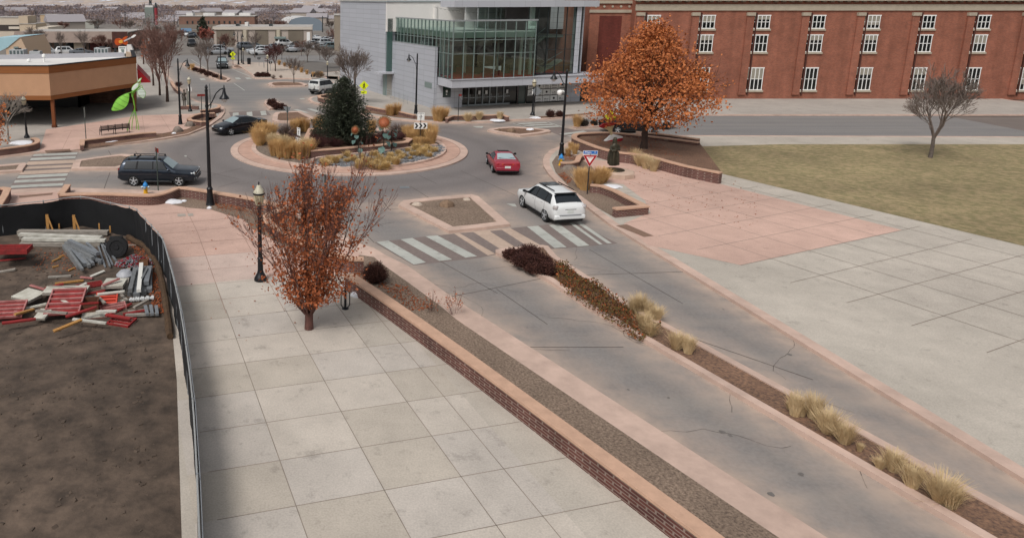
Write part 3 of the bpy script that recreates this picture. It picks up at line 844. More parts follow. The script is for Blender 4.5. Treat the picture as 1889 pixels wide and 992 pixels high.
# --- islands
def island(key, fill, kw=.32, h=.15, sm=0):
    P = ccw(isl[key])
    I = inset(P, kw)
    mb = MB(); mb.ring(P, I, 0, h, h - .06)
    o = struct(mb.build('traffic_island', M_kerb))
    mb = MB(); mb.poly(I, h - .04)
    mb.build('island_bed', fill, o)
    return o
island('gravel_front', M_gravel, .55); island('median_front', M_mulch, .28); island('left_gravel', M_gravel, .5); island('left_far', M_gravel, .45)
island('north_shrub', M_mulch, .35); island('north_gravel', M_mulch, .5); island('east_gravel', M_mulch, .5); island('east_median', M_kerb, .3)
island('bulb_tree', M_mulch, .5); island('north_strip', M_mulch, .4); island('lamp_bulb', M_mulch, .4)
# beds let into the pavements
BED = KH + .004
sheet('gravel_bed', [(300, 374), (331, 352), (400, 361), (471, 375), (530, 392), (590, 420), (600, 470), (560, 470), (500, 440), (467, 423), (451, 405.5), (435, 400.7), (389, 386.5), (347, 383)], BED, M_gravel)
sheet('gravel_bed', [(664, 470), (690, 474), (705, 487), (745, 515), (815, 566), (843, 590), (743, 578), (650, 510), (645, 490)], BED, M_gravel)
WD = A(760, 584, KH) - A(720, 556, KH)
wa = A(743, 578, KH); kd = (front_edge[-1] - front_edge[-2]).normalized(); k0 = A(815, 566, KH)
mb = MB(); mb.poly([wa, A(843, 590, KH), k0 + kd * 26, wa + WD.normalized() * 25], BED + .001); struct(mb.build('gravel_bed', M_gravel))
sheet('gravel_bed', [(150, 266), (160, 260), (270, 247), (300, 246), (345, 238), (375, 225), (388, 214), (398, 217), (380, 232), (345, 246.5), (298, 254), (250, 261), (152, 274)], BED, M_mulch)
sheet('gravel_bed', [(1018, 300), (1026, 288), (1045, 282), (1065, 290), (1090, 305), (1110, 330), (1095, 352), (1160, 375), (1180, 385), (1135, 402), (1100, 382), (1050, 345), (1025, 318)], BED, M_gravel)
sheet('gravel_bed', [(660, 208), (683, 209), (730, 216.5), (775, 221), (845, 222.5), (900, 221.5), (935, 219), (930, 216), (850, 216), (770, 214), (700, 204), (672, 200)], BED, M_mulch)
sheet('gravel_bed', [(975, 216), (1040, 212), (1090, 208.5), (1091, 211), (1040, 215.5), (980, 219)], BED, M_mulch)
sheet('gravel_bed', [(344, 221), (350, 214), (398, 209), (400, 216), (372, 229), (346, 226)], BED, M_mulch)
sheet('dirt_yard', [(-700, 420), (0, 414), (150, 412), (235, 430), (270, 455), (292, 487), (300, 506), (310, 540), (316, 590), (326, 700), (340, 1150), (-1200, 1150)], BED, M_dirt)
# ================================================================ BUILDINGS
M_panel = panel_mat('silver_panel', '#a9acb3', 0.56, 2.6)
M_panel2 = panel_mat('pale_panel', '#b4b6bc', 0.6, 2.4)
M_fascia = panel_mat('fascia_panel', '#b3b5bb', 5.0, 1.8, .75)
M_whitewall = mat('white_render', '#d9d6d2', 0.8, var=.04, scale=.6)
M_frame = mat('aluminium_frame', '#9fa5a6', 0.4, metal=.4)
M_framegreen = mat('green_grey_frame', '#82908d', 0.45, metal=.3)
M_framedark = mat('dark_frame', '#33393b', 0.4, metal=.3)
M_glassG = glass_mat('green_glass', (.62, .78, .72), .30)
M_glassD = glass_mat('clear_dark_glass', (.62, .74, .70), .24)
M_darkint = mat('dark_interior', '#3a3c3b', .9, var=.3, scale=.5)
M_midint = mat('interior_wall', '#6e686a', .9, var=.2, scale=.4)
M_red = mat('red_carpet', '#d0202f', .9, var=.3, scale=.8)
M_doorglass = mat('dark_door_glass', '#101615', .08, spec=.7)

# ---- arts centre of silver panels and green glass (local x along the front, y to the back)
RZ = math.atan2(.306, .952)
arts = thing('arts_building', 'modern silver panelled arts building with tall green glass front and roof terrace', 'building', (11.37, 76.04, 0), RZ)
def P_(name, mb, m, parent=arts): return mb.build(name, m, parent)
P_('panel_tower', MB().b2(-.8, 8.5, 11.62, 27.9, 0, 10.95), M_panel)
P_('panel_block', MB().b2(-.02, .27, 0, 11.3, 0, 6.48), M_panel)
mb = MB(); mb.b2(-.04, .30, .02, 11.3, 6.48, 6.54); P_('wall_coping', mb, M_frame)
P_('slot_window', MB().b2(-.045, .1, .55, 2.3, 2.15, 2.75), M_framegreen)
P_('white_wall', MB().b2(-.8, 11.2, 11.3, 11.6, 7.6, 10.96), M_whitewall)
P_('parapet_pier', MB().b2(5.2, 5.5, 11.1, 11.3, 8.1, 10.6), M_whitewall)
mb = MB(); mb.b2(-.9, 12, 11.2, 28, 10.96, 11.1); P_('tower_coping', mb, M_frame)
# far upper roof volume
P_('upper_roof_volume', MB().b2(8.5, 24, 11.6, 26, 7.6, 11.6), M_panel2)
# roof slab
mb = MB(); mb.b2(1.0, 18.2, -1.9, 1.2, 10.55, 11.2); mb.b2(6.8, 18.1, 1.2, 11.28, 10.56, 11.19); P_('roof_slab', mb, M_fascia)
# cantilevered floor slab
mb = MB(); mb.b2(.38, 18.6, -3.1, .35, 2.62, 3.42); mb.b2(.30, 18.7, -3.2, -2.7, 3.42, 3.5)
P_('floor_slab', mb, M_fascia)
P_('slab_soffit', MB().b2(.42, 18.5, -3.05, -.02, 2.585, 2.618), mat('soffit', '#8f9296', .7))
# red carpeted floor and room behind the glass
mb = MB(); mb.b2(.7, 9.75, -2.95, 8.5, 3.5, 3.54); mb.b2(9.751, 15.5, -1.3, 2.98, 3.5, 3.54); P_('carpet', mb, M_red)
mb = MB(); mb.b2(.6, 15.6, 8.5, 8.7, 3.5, 7.54); mb.b2(.5, .62, 3, 11.2, 3.5, 8.1)
P_('room_wall', mb, M_midint)
P_('terrace_floor', MB().b2(.45, 9.9, -2.95, 11.3, 7.55, 8.1), mat('terrace_slab', '#a8aba6', .8))
mb = MB()
for i in range(9):
    mb.b2(1.2 + i * 1.15, 1.7 + i * 1.15, 8.40, 8.46, 5.0, 5.7 + .3 * (i % 2))
P_('wall_pictures', mb, mat('picture_dark', '#2a2826', .8))
mb = MB()
for x, y in ((1.6, 1.5), (4.6, 2.2), (9.2, -1.4), (9.2, 3.2)): mb.tube([(x, y, 3.5), (x, y, 7.6)], .17, 12)
P_('column', mb, M_whitewall)
mb = MB(); mb.b2(2.4, 9.2, 2.2, 2.5, 6.65, 7.0); mb.b2(2.4, 9.2, 4.5, 4.8, 6.2, 6.55)
P_('hanging_beam', mb, mat('beam_pale', '#b8b6af', .8))
mb = MB()
for i in range(10): mb.box((1.6 + .85 * i + .2 * (i % 3), .5 + 1.3 * (i % 4), 3.95), (.55, .55, .85), .3 * i)
P_('lobby_chairs', mb, mat('chair_black', '#1c1c1e', .8))
# glass box: front and side curtain wall
ZT = 9.18
mb = MB(); mb.quad((.4, -3.04, 3.5), (9.8, -3.04, 3.5), (9.8, -3.04, ZT), (.4, -3.04, ZT))
mb.quad((.4, -3.04, 3.5), (.4, -3.04, ZT), (.4, 11.6, ZT), (.4, 11.6, 3.5))
mb.quad((9.8, -3.04, 3.5), (9.8, -1.5, 3.5), (9.8, -1.5, ZT), (9.8, -3.04, ZT))
P_('curtain_wall_glass', mb, M_glassG)
mb = MB()
for i in range(9): mb.b2(.40 + 1.175 * i - .03, .40 + 1.175 * i + .03, -3.11, -2.96, 3.5, ZT)
for i in range(16): mb.b2(.33, .47, -3.04 + .92 * i - .025, -3.04 + .92 * i + .025, 3.5 if i < 4 else 5.6, ZT)
P_('mullions', mb, M_framegreen)
mb = MB(); mb.b2(.30, 9.95, -3.16, -2.95, ZT, ZT + .16); mb.b2(.30, .5, -3.1, 11.6, ZT, ZT + .12)
P_('glass_rail', mb, M_frame)
mb = MB()
for z in (6.0, 7.35): mb.b2(.36, 9.8, -3.09, -2.98, z - .03, z + .03); mb.b2(.35, .44, -3.05, 11.5, z - .03, z + .03)
P_('transoms', mb, M_framegreen)
# tall stair glazing
mb = MB(); mb.quad((9.85, -1.5, 3.5), (15.7, -1.5, 3.5), (15.7, -1.5, 10.55), (9.85, -1.5, 10.55))
mb.quad((15.7, -1.5, 3.5), (17.2, -.6, 3.5), (17.2, -.6, 10.55), (15.7, -1.5, 10.55))
P_('stair_glass', mb, M_glassD)
mb = MB()
for i in range(6): mb.b2(9.9 + 1.16 * i - .025, 9.9 + 1.16 * i + .025, -1.56, -1.44, 3.5, 10.55)
for z in (3.55, 4.4, 6.1, 7.6): mb.b2(9.85, 15.7, -1.55, -1.45, z - .025, z + .025)
P_('stair_mullions', mb, M_framedark)
mb = MB(); mb.b2(15.7, 16.25, -1.62, -1.0, 3.5, 10.55); mb.b2(17.15, 17.3, -.75, -.45, 3.5, 10.55); P_('corner_column', mb, M_panel2)
mb = MB(); mb.b2(9.9, 15.6, 3.0, 3.2, 3.5, 10.5); P_('stair_back_wall', mb, M_midint)
mb = MB(); mb.b2(9.9, 15.6, .4, 3.0, 7.25, 7.55); P_('stair_landing', mb, mat('landing', '#a3a29c', .8))
def flight(p, q):
    m = MB(); m.bar(p, q, .9, .22)
    f = P_('stair_flight', m, mat('stair_flight', '#8c8d88', .8))
    h = MB(); h.tube([Vector(p) + Vector((0, -.4, .9)), Vector(q) + Vector((0, -.4, .9))], .03, 5)
    h.build('handrail', M_frame, f)
flight((10.4, .3, 5.6), (12.9, .3, 7.4)); flight((13.6, .9, 3.7), (10.6, .9, 5.5)); flight((12.0, -.6, 3.6), (14.6, -.6, 4.9))
# upper floor glazing on the terrace
mb = MB(); mb.quad((7.0, 4, 8.12), (14.8, 4, 8.12), (14.8, 4, 10.55), (7.0, 4, 10.55)); P_('terrace_glass', mb, M_glassD)
mb = MB()
for x in (7.0, 8.3, 9.3, 9.9, 11.2, 12.5, 13.8): mb.b2(x - .05, x + .05, 3.94, 4.06, 8.12, 10.55)
mb.b2(7, 14.8, 3.95, 4.05, 9.1, 9.16); P_('terrace_frames', mb, M_frame)
P_('terrace_column', MB().b2(10.6, 11.0, -.9, -.5, 8.1, 10.55), M_whitewall)
mb = MB(); mb.b2(7.2, 14.6, 7.2, 7.4, 8.1, 10.5); P_('terrace_room_wall', mb, mat('pale_room', '#b9bab8', .9))
# ground floor: panel wall with a window, glazed doors, poster window
mb = MB(); mb.b2(.28, 1.0, 0.02, .3, 0, 2.6); mb.b2(1.98, 3.3, 0.02, .3, 0, 2.6); mb.b2(1.0, 1.98, .02, .3, 0, 1.25); mb.b2(1.0, 1.98, .02, .3, 2.45, 2.6)
P_('ground_wall', mb, M_panel2)
w = P_('ticket_window', MB().b2(.97, 2.0, .12, .2, 1.22, 2.48), mat('green_window', '#15302b', .1, spec=.7))
m = MB(); m.b2(1.4, 1.6, .09, .118, 1.75, 2.0); m.b2(1.42, 1.55, .09, .118, 1.5, 1.62); m.build('notice', M_signwhite, w)
P_('door_glazing', MB().b2(3.3, 10.3, .55, .62, .1, 2.58), M_doorglass)
for i, x in enumerate((3.4, 4.3, 5.15, 6.0, 6.85, 7.7, 8.55)):
    fr = MB(); fr.b2(x - .05, x + .05, .45, .6, .1, 2.58); fr.b2(x + .05, x + .8, .47, .56, .1, .3); fr.b2(x + .05, x + .8, .47, .56, 1.0, 1.06); fr.b2(x + .05, x + .8, .47, .56, 2.4, 2.58)
    d = P_('entrance_door', fr, M_frame)
    if i in (2, 3, 6): MB().b2(x + .3, x + .55, .44, .468, 1.35, 1.75).build('notice', M_signwhite, d)
    MB().b2(x + .12, x + .16, .40, .45, .8, 1.4).build('door_handle', M_frame, d)
P_('side_glazing', MB().b2(10.3, 11.2, .3, .36, .1, 2.58), mat('grey_glass', '#3d4b48', .1, spec=.7))
P_('plinth', MB().b2(10.3, 17.4, -.05, .35, 0, .16), M_grey_conc)
P_('dark_window', MB().b2(11.2, 16.2, .1, .2, .16, 2.58), M_doorglass)
pw = MB(); pw.b2(16.2, 18.0, -.02, .3, .0, 2.6); P_('end_pier', pw, M_panel2)
P_('side_glass_door', MB().b2(18.0, 19.4, .2, .3, 0, 2.6), M_doorglass)
# poster grid: white sheets with dark generic shapes
r3 = random.Random(11)
for j in range(3):
    for i in range(5):
        if j == 0 and i == 0: continue
        x0 = 11.3 + i * .97; z0 = .3 + j * .72
        p = P_('poster', MB().b2(x0, x0 + .9, .06, .098, z0, z0 + .64), M_signwhite)
        q = MB()
        if (i + j) % 3 == 0:
            q.lathe([(0, 0), (.13, 0), (.13, .01)], (x0 + .45, .058, z0 + .34), 12, Matrix.Rotation(R(90), 3, 'X'))
        else:
            for k in range(4): h_ = r3.uniform(.08, .22); q.b2(x0 + .18 + k * .15, x0 + .24 + k * .15, .048, .06, z0 + .2, z0 + .2 + h_)
        q.b2(x0 + .16, x0 + .74, .048, .06, z0 + .03, z0 + .07)
        q.build('poster_artwork', mat('poster_ink', '#2a2024', .7), p)
# side entrance: canopy, recessed door, ramp rail
P_('side_canopy', MB().b2(-1.9, .2, 10.6, 12.2, 2.75, 2.95), M_panel2)
P_('side_door', MB().b2(-.83, -.6, 11.35, 12.1, .1, 2.74), M_framegreen)
P_('side_recess', MB().b2(-.6, .2, 11.31, 11.6, 0, 2.74), mat('recess_wall', '#96928a', .8))
mb = MB(); mb.b2(-.66, -.02, 11.3, 11.6, 3.0, 9.1); P_('recess_glass', mb, mat('green_strip_glass', '#3f5752', .1, spec=.7))
rl = MB()
for y in (4.2, 5.4, 6.6, 7.8, 9.0, 10.2): rl.tube([(-1.1, y, 0.1), (-1.1, y, 1.05)], .025, 5)
for z in (.45, .75, 1.05): rl.tube([(-1.1, 4.2, z), (-1.1, 10.2, z)], .022, 5)
tag(rl.build('ramp_railing', M_frame, None), 'thin pale metal railing along the sloping walk by the silver building side door', 'railing')
ro = COL.objects['ramp_railing']; ro.location = arts.location; ro.rotation_euler = arts.rotation_euler
# string of terrace bulbs
sl = thing('string_lights', 'sagging string of small bulbs hung across the white terrace wall', 'string lights', arts.location, RZ)
mb = MB(); pts = []
for k in range(25):
    t = k / 24; pts.append(Vector((4.2 + 9 * t, 9.5 - 6.5 * t, 10.45 - 1.6 * t * (1 - t) * 1.6)))
mb.tube(pts, .012, 4); mb.build('cable', M_framedark, sl)
mb = MB()
for p in pts[1:-1]: mb.lathe([(0, -.1), (.05, -.07), (.05, -.02), (0, 0)], p, 6)
mb.build('bulbs', mat('bulb_glass', '#8d8a80', .3), sl)

# ---- tan corner building with deep fascia on posts
M_tan = mat('tan_stucco', '#b78f70', 0.9, var=.05, scale=1.2, var2=.05, scale2=.15, bump=.2, bscale=30)
M_trim = mat('brown_trim', '#87532b', 0.75, var=.12, scale=2, stretch=(.3, .3, 3))
M_roofwhite = mat('white_membrane', '#d0cecb', 0.85, var=.08, scale=.4, var2=.08, scale2=.1)
tan = thing('corner_building', 'tan stucco corner building with deep fascia, brown trim bands and white flat roof', 'building', (-24.4, 64.6, 0))
TO = (-24.4, 64.6, 0)
def T_(name, mb, m, parent=tan): return mb.build(name, m, parent, off=TO)
F0, F1, F2 = Vector((-62, 64.6, 0)), Vector((-24.4, 64.6, 0)), Vector((-19.35, 74.6, 0))
F3 = Vector((-22.0, 84, 0))
def facade(w0, z0, z1, d):
    L = [F0, F1, F2, F3]
    m = MB(); m.ribbon([p + Vector((0, 0, 0)) for p in L], d, z0, z1); return m
T_('stucco_fascia', facade(0, 3.02, 4.98, .30), M_tan)
T_('lower_trim', facade(0, 2.63, 3.018, .36), M_trim)
T_('upper_trim', facade(0, 4.982, 5.6, .38), M_trim)
T_('roof_edge', facade(0, 5.602, 5.68, .42), M_blackmatte)
mb = MB(); mb.poly([F0, F1 + Vector((-.1, .25, 0)), F2 + Vector((-.25, .1, 0)), Vector((-20.9, 76.2, 0)), Vector((-33, 72.7, 0)), Vector((-62, 70.9, 0))], 5.55); T_('flat_roof', mb, M_roofwhite)
mb = MB(); mb.prism([F0 + Vector((0, .2, 0)), F1 + Vector((-.15, .2, 0)), F2 + Vector((-.25, 0, 0)), Vector((-21.5, 81, 0)), Vector((-62, 81, 0))], 2.66, 2.72, True); T_('soffit', mb, mat('dark_soffit', '#3d2f28', .9))  # soffit colour darkened to carry the deep shade under the canopy
mb = MB(); mb.ribbon([Vector((-62, 70.6, 0)), Vector((-33, 72.4, 0)), Vector((-20.7, 75.9, 0))], .3, 5.5, 5.98); T_('roof_parapet', mb, mat('grey_parapet', '#a8a8ad', .8, var=.06, scale=.5))
mb = MB(); mb.b2(-26.0, -20.9, 80.2, 80.5, 0, 2.66); T_('brick_wall', mb, brick_mat('tan_dark_brick', '#7d5b4b', '#6b4b3e', '#6f5f55', .4, .2, .02))
T_('window', MB().b2(-23.6, -22.0, 80.1, 80.25, 1.5, 2.55), M_doorglass)
mb = MB(); mb.b2(-62, -26.0, 77.0, 77.3, 0, 2.66); mb.b2(-26.2, -26.0, 77, 80.5, 0, 2.66); T_('shopfront', mb, mat('shopfront_dark', '#0c0c0d', .3))  # glass front coloured near black, the recess shade put into its colour
T_('side_wall', MB().ribbon([Vector((-20.9, 80.3, 0)), F3 + Vector((-.6, 0, 0))], .25, 0, 5.5), mat('side_stucco', '#b9a58f', .9, var=.06, scale=1))
for x, y in ((-24.3, 64.75), (-19.5, 74.3), (-38, 64.75)):
    mb = MB(); mb.b2(x - .14, x + .14, y - .14, y + .14, 0, 2.65); c = T_('post', mb, mat('post_brown', '#713f1f', .8, var=.15, scale=2))
    MB().b2(x - .19, x + .19, y - .19, y + .19, KH, .35).build('post_base', mat('post_base', '#5b3118', .8), c, off=TO)
# red awning on the street side
mb = MB()
n_ = 1; base = [F2 + Vector((.12, .4, 0)), F2 + Vector((-1.2, 5.8, 0))]
out = Vector((1.25, .35, 0))
for i in range(n_):
    a0, a1 = R(90) * i / n_, R(90) * (i + 1) / n_
    q = []
    for (b_, a_) in ((base[0], a0), (base[1], a0), (base[1], a1), (base[0], a1)):
        q.append(b_ + out * math.sin(a_) + Vector((0, 0, 2.95 + 1.5 * math.cos(a_))))
    mb.quad(*q)
for b_ in base:
    arc = [b_ + out * math.sin(R(90) * i / n_) + Vector((0, 0, 2.95 + 1.5 * math.cos(R(90) * i / n_))) for i in range(n_ + 1)]
    mb.add(arc + [b_ + Vector((0, 0, 2.95))], [tuple(range(n_ + 2))])
mb.quad(base[0] + out + Vector((0, 0, 2.95)), base[1] + out + Vector((0, 0, 2.95)), base[1] + out + Vector((0, 0, 2.6)), base[0] + out + Vector((0, 0, 2.6)))
aw = T_('awning', mb, mat('red_awning', '#a31522', .4, var=.1, scale=2))
# rooftop plant
def roof_unit(name, px0, px1, y0, y1, Y, label, m=None, slats=True):
    a, b = AY(px0, y1, Y), AY(px1, y0, Y)
    u = thing(name, label, 'roof unit', (a.x, Y, a.z))
    w_, h_ = b.x - a.x, b.z - a.z
    MB().b2(0, w_, 0, w_ * .7, 0, h_).build('casing', m or mat('unit_grey', '#b2b5b6', .6, var=.06, scale=2), u)
    if slats:
        k = MB()
        nn = max(3, int(w_ / .35))
        for i in range(nn): k.b2(w_ * (i + .2) / nn, w_ * (i + .75) / nn, -.02, .02, h_ * .15, h_ * .82)
        k.build('grille', mat('unit_dark', '#5a6667', .6), u)
    MB().lathe([(w_ * .22, 0), (w_ * .22, .12)], (w_ * .5, w_ * .35, h_), 12).build('fan_cowl', M_framedark, u)
    return u
roof_unit('air_conditioner', 174, 199, 89, 101, 77.5, 'large slatted grey air conditioner on the tan building roof, right one')
roof_unit('air_conditioner', 17, 43, 92, 101.5, 76, 'low grey slatted air conditioner on the tan building roof beside the blue roof')
roof_unit('air_conditioner', 54, 73, 95, 101.5, 76, 'small pale roof box between the two slatted units', slats=False)
for px, h_, lb in ((57, 107, 'white dome vent low on the white flat roof'), (85, 99, 'slim pipe vent with ball cap on the flat roof')):
    b_ = AY(px, 110, 70); b_.y = 69.5 
    m = MB(); m.lathe([(.09, 0), (.09, .5 if px == 85 else .1), (.2, .5 if px == 85 else .12), (.16, .7 if px == 85 else .28), (0, .8 if px == 85 else .34)], (0, 0, 0), 10)
    o = m.build('roof_vent', M_signwhite); o.location = (b_.x, 69.5, 5.55); tag(o, lb, 'vent')

# ---- red brick building on the right
YB = 85.0
M_rb = brick_mat('orange_brick', '#98553f', '#7f4635', '#8d6d5e', .22, .075, .012)
M_rbd = brick_mat('dark_brick', '#6b2f27', '#5a2822', '#5e3a32', .22, .075, .01)
M_stone = mat('buff_stone', '#a59a89', .85, var=.12, scale=1.5)
bk = thing('brick_building', 'old red brick building with buff stone bands beside the glass front', 'building', (30, YB, 0))
BO = (30, YB, 0)
def B_(name, mb, m, parent=bk): return mb.build(name, m, parent, off=BO)
x0 = AY(1086, 60, YB).x; x1 = AY(1161, 60, YB).x
zb = lambda y: AY(1120, y, YB).z
MBw = MB(); MBw.b2(x0, x1 + .5, YB, YB + 20, 0, 15); B_('brick_wall', MBw, M_rb)
XE = 86
mb = MB(); mb.b2(x1, XE, YB - 1.2, YB + 20, 0, 15); wing = B_('brick_wing', mb, M_rb)
B_('stone_band', MB().b2(x0 - .1, x1, YB - .12, YB, zb(24), zb(18.5)), M_stone)
B_('stone_band', MB().b2(x0 - .1, x1, YB - .16, YB, zb(7), zb(1.5)), M_stone)
B_('dark_brick_panel', MB().b2(AY(1104, 60, YB).x, AY(1145, 60, YB).x, YB - .03, YB, 2.6, zb(30)), M_rbd)
mb = MB()
for k in range(5): X_ = x0 + .6 + k * .95; mb.lathe([(.14, 0), (.14, .05)], (X_, YB - .01, zb(12.5)), 8, Matrix.Rotation(R(90), 3, 'X'))
B_('stone_rosette', mb, M_stone)
YW = YB - 1.2
zw = lambda y: AY(1180, y, YW).z
B_('cornice', MB().b2(x1 - .2, XE, YW - .5, YW, zw(2), zw(-6)), M_stone)
mb = MB()
for k in range(60): mb.b2(x1 + k * .9, x1 + .4 + k * .9, YW - .35, YW, zw(4.5), zw(2.1))
B_('dentils', mb, mat('dentil_stone', '#7f7566', .85))
B_('frieze', MB().b2(x1 - .05, XE, YW - .14, YW, zw(20), zw(8.5)), M_stone)
for X_ in [x1 + 0.0 + 6.2 * k for k in range(9)]:
    mb = MB(); mb.b2(X_ + .1, X_ + 1.0, YW - .3, YW - .002, zw(29.5), zw(23.5)); p = B_('pilaster_capital', mb, M_stone)
    MB().b2(X_ + .15, X_ + .95, YW - .2, YW - .003, .6, zw(29.6)).build('pilaster', M_rb, p, off=BO)
    MB().b2(X_ + 1.15, X_ + 1.3, YW - .16, YW - .004, .6, zw(24)).build('downpipe', mat('dark_pipe', '#4a2a22', .7), p, off=BO)
wx = AY(1187, 40, YW).x
for k in range(9):
    for (za, zc) in ((zw(52), zw(30)), (zw(95), zw(66)), (1.2, 3.6)):
        X_ = wx + 6.2 * k
        fr = MB(); fr.b2(X_ - .1, X_ + 1.9, YW - .07, YW - .005, za - .1, za); fr.b2(X_ - .1, X_ + 1.9, YW - .06, YW - .005, zc, zc + .12)
        for t in (0, .45, .9, 1.35, 1.8): fr.b2(X_ + t - .04, X_ + t + .04, YW - .06, YW - .006, za, zc)
        fr.b2(X_, X_ + 1.8, YW - .055, YW - .007, (za + zc) / 2 - .03, (za + zc) / 2 + .03)
        f = B_('window', fr, M_signwhite)
        MB().b2(X_, X_ + 1.8, YW - .03, YW - .008, za, zc).build('pane', M_doorglass, f, off=BO)
        if r3.random() < .55: MB().b2(X_ + .05, X_ + 1.75, YW - .036, YW - .031, zc - (zc - za) * r3.choice((.3, .5, .75)), zc - .04).build('blind', mat('window_blind', '#8d887c', .8), f, off=BO)
        MB().b2(X_ - .2, X_ + 2.0, YW - .15, YW - .002, za - .3, za - .1).build('sill', M_stone, f, off=BO)

# ---- buildings behind
M_roofgrey = mat('weathered_roof', '#a6a29d', .9, var=.1, scale=.3)
def block(name, label, px0, px1, yt, yb, depth, m, roofm=None, cat='building', over=.15, slant=0.0, zrel=None):
    """flat roofed building whose front foot is seen at yb and roof line at yt"""
    a, b = A(px0, yb), A(px1, yb)
    Y = a.y
    zt = AY((px0 + px1) / 2, yt, Y).z
    t = thing(name, label, cat, (a.x, Y, 0))
    W = b.x - a.x
    MB().b2(0, W, 0, depth, -.1, zt).build('wall', m, t)
    MB().b2(-over, W + over, -over, depth + over, zt, zt + .18).build('roof', roofm or M_roofgrey, t)
    return t, W, zt, Y
pb, W, zt, Y = block('retail_building', 'long beige flat roofed building with brown panels behind the car park', 395, 575, 51, 86, 14, mat('beige_render', '#aca096', .9, var=.06, scale=.3))
s_ = W / 180
M_bpan = mat('brown_panel', '#72695d', .9, var=.1, scale=.4)
for p0, p1 in ((5, 38), (76, 100), (137, 165)): MB().b2(p0 * s_, p1 * s_, -.1, .05, .3, zt * .86).build('brown_panel', M_bpan, pb)
for p0 in (52, 113):
    MB().b2(p0 * s_, (p0 + 11) * s_, -.25, .05, .3, zt * .86).build('pilaster', M_bpan, pb)
    MB().b2((p0 + 2.5) * s_, (p0 + 8.5) * s_, -.35, -.2, .5, zt * .87).build('fluted_strip', mat('cream_strip', '#b5ab99', .9), pb)
MB().b2(-.2, W + .2, -.3, -.05, zt * .88, zt + .1).build('parapet', mat('parapet_cream', '#c2b9ae', .9), pb)
MB().b2(171 * s_, 177 * s_, -.1, .05, .8, zt * .75).build('door', M_signwhite, pb)
MB().b2(112 * s_, 133 * s_, -1.6, -.3, zt * .42, zt * .52).build('entrance_canopy', M_framegreen, pb)
for p0, h_ in ((38, .5), (55, .9), (100, .4)): MB().b2(p0 * s_, (p0 + 6) * s_, 3, 6, zt + .18, zt + .18 + h_).build('roof_unit', M_framedark if h_ < .6 else M_roofwhite, pb)
lb, W, zt, Y = block('brick_warehouse', 'long low brown brick warehouse with white roof boxes far behind the car park', 331, 470, 31, 60, 12, mat('brown_far_brick', '#7d5f52', .9, var=.12, scale=.4))
MB().b2(0, W, -.1, .05, -.1, zt * .5).build('grey_base', mat('grey_base', '#7c7268', .9), lb)
mb = MB()
for i in range(12): mb.b2(W * (.1 + .07 * i), W * (.12 + .07 * i), -.14, -.02, zt * .55, zt * .72)
mb.build('windows', M_framedark, lb)
for p0, p1 in ((.07, .16), (.3, .45), (.55, .72), (.78, .93)): MB().b2(W * p0, W * p1, 4, 8, zt + .18, zt + 1.1).build('roof_box', M_roofwhite, lb)
# arched hall
a, b = A(533, 57), A(594, 57)
hall = thing('arched_hall', 'grey hall with curved white barrel roof beyond the beige building', 'building', (a.x, a.y, 0))
W = b.x - a.x
arc = [(W * (.5 - .5 * math.cos(math.pi * i / 14)), 2.6 + 2.2 * math.sin(math.pi * i / 14)) for i in range(15)]
mb = MB(); mb.add([(x, -.05, z) for x, z in arc] + [(W, -.05, -.1), (0, -.05, -.1)], [tuple(range(16, -1, -1))]); mb.build('end_wall', mat('blue_grey_wall', '#75808a', .8), hall)
mb = MB()
for i in range(14): mb.quad((arc[i][0], 0, arc[i][1]), (arc[i + 1][0], 0, arc[i + 1][1]), (arc[i + 1][0] - 4, 20, arc[i + 1][1]), (arc[i][0] - 4, 20, arc[i][1]))
mb.build('barrel_roof', mat('hall_roof', '#bdbcba', .6), hall)
# grain silos
a = A(268, 46); s_ = (A(284, 46).x - a.x) / 16
sil = thing('grain_tower', 'grey grain tower with roof masts standing above the far trees', 'tower', (a.x, a.y, 0))
zt = AY(275, 14, a.y).z
MB().b2(0, 16 * s_, 0, 14 * s_, 0, zt).build('tower_wall', mat('silo_grey', '#77807a', .85, var=.1, scale=.3), sil)
MB().b2(1 * s_, 15 * s_, 1 * s_, 13 * s_, zt, zt + .8).build('roof', M_roofwhite, sil)
mb = MB()
for x in (6, 9): mb.tube([(x * s_, 4, zt), (x * s_, 4, zt + 16 * s_)], .25, 5)
mb.tube([(6 * s_, 4, zt + 3), (9 * s_, 4, zt + 1), (16 * s_, 4, zt - 1)], .2, 5); mb.build('mast', M_framedark, sil)
a = A(289, 46)
rs = thing('red_silo', 'slim red silo with grey pointed top beside the grey grain tower', 'tower', (a.x, a.y, 0))
zr = AY(289, 15, a.y).z
MB().lathe([(3 * s_, 0), (3 * s_, zr)], n=14).build('shaft', mat('silo_red', '#8c3038', .8), rs)
MB().lathe([(3 * s_, zr), (1.4 * s_, zr + 2), (1.2 * s_, zr + 9 * s_), (0, zr + 9.5 * s_)], n=10).build('cap', M_framedark, rs)
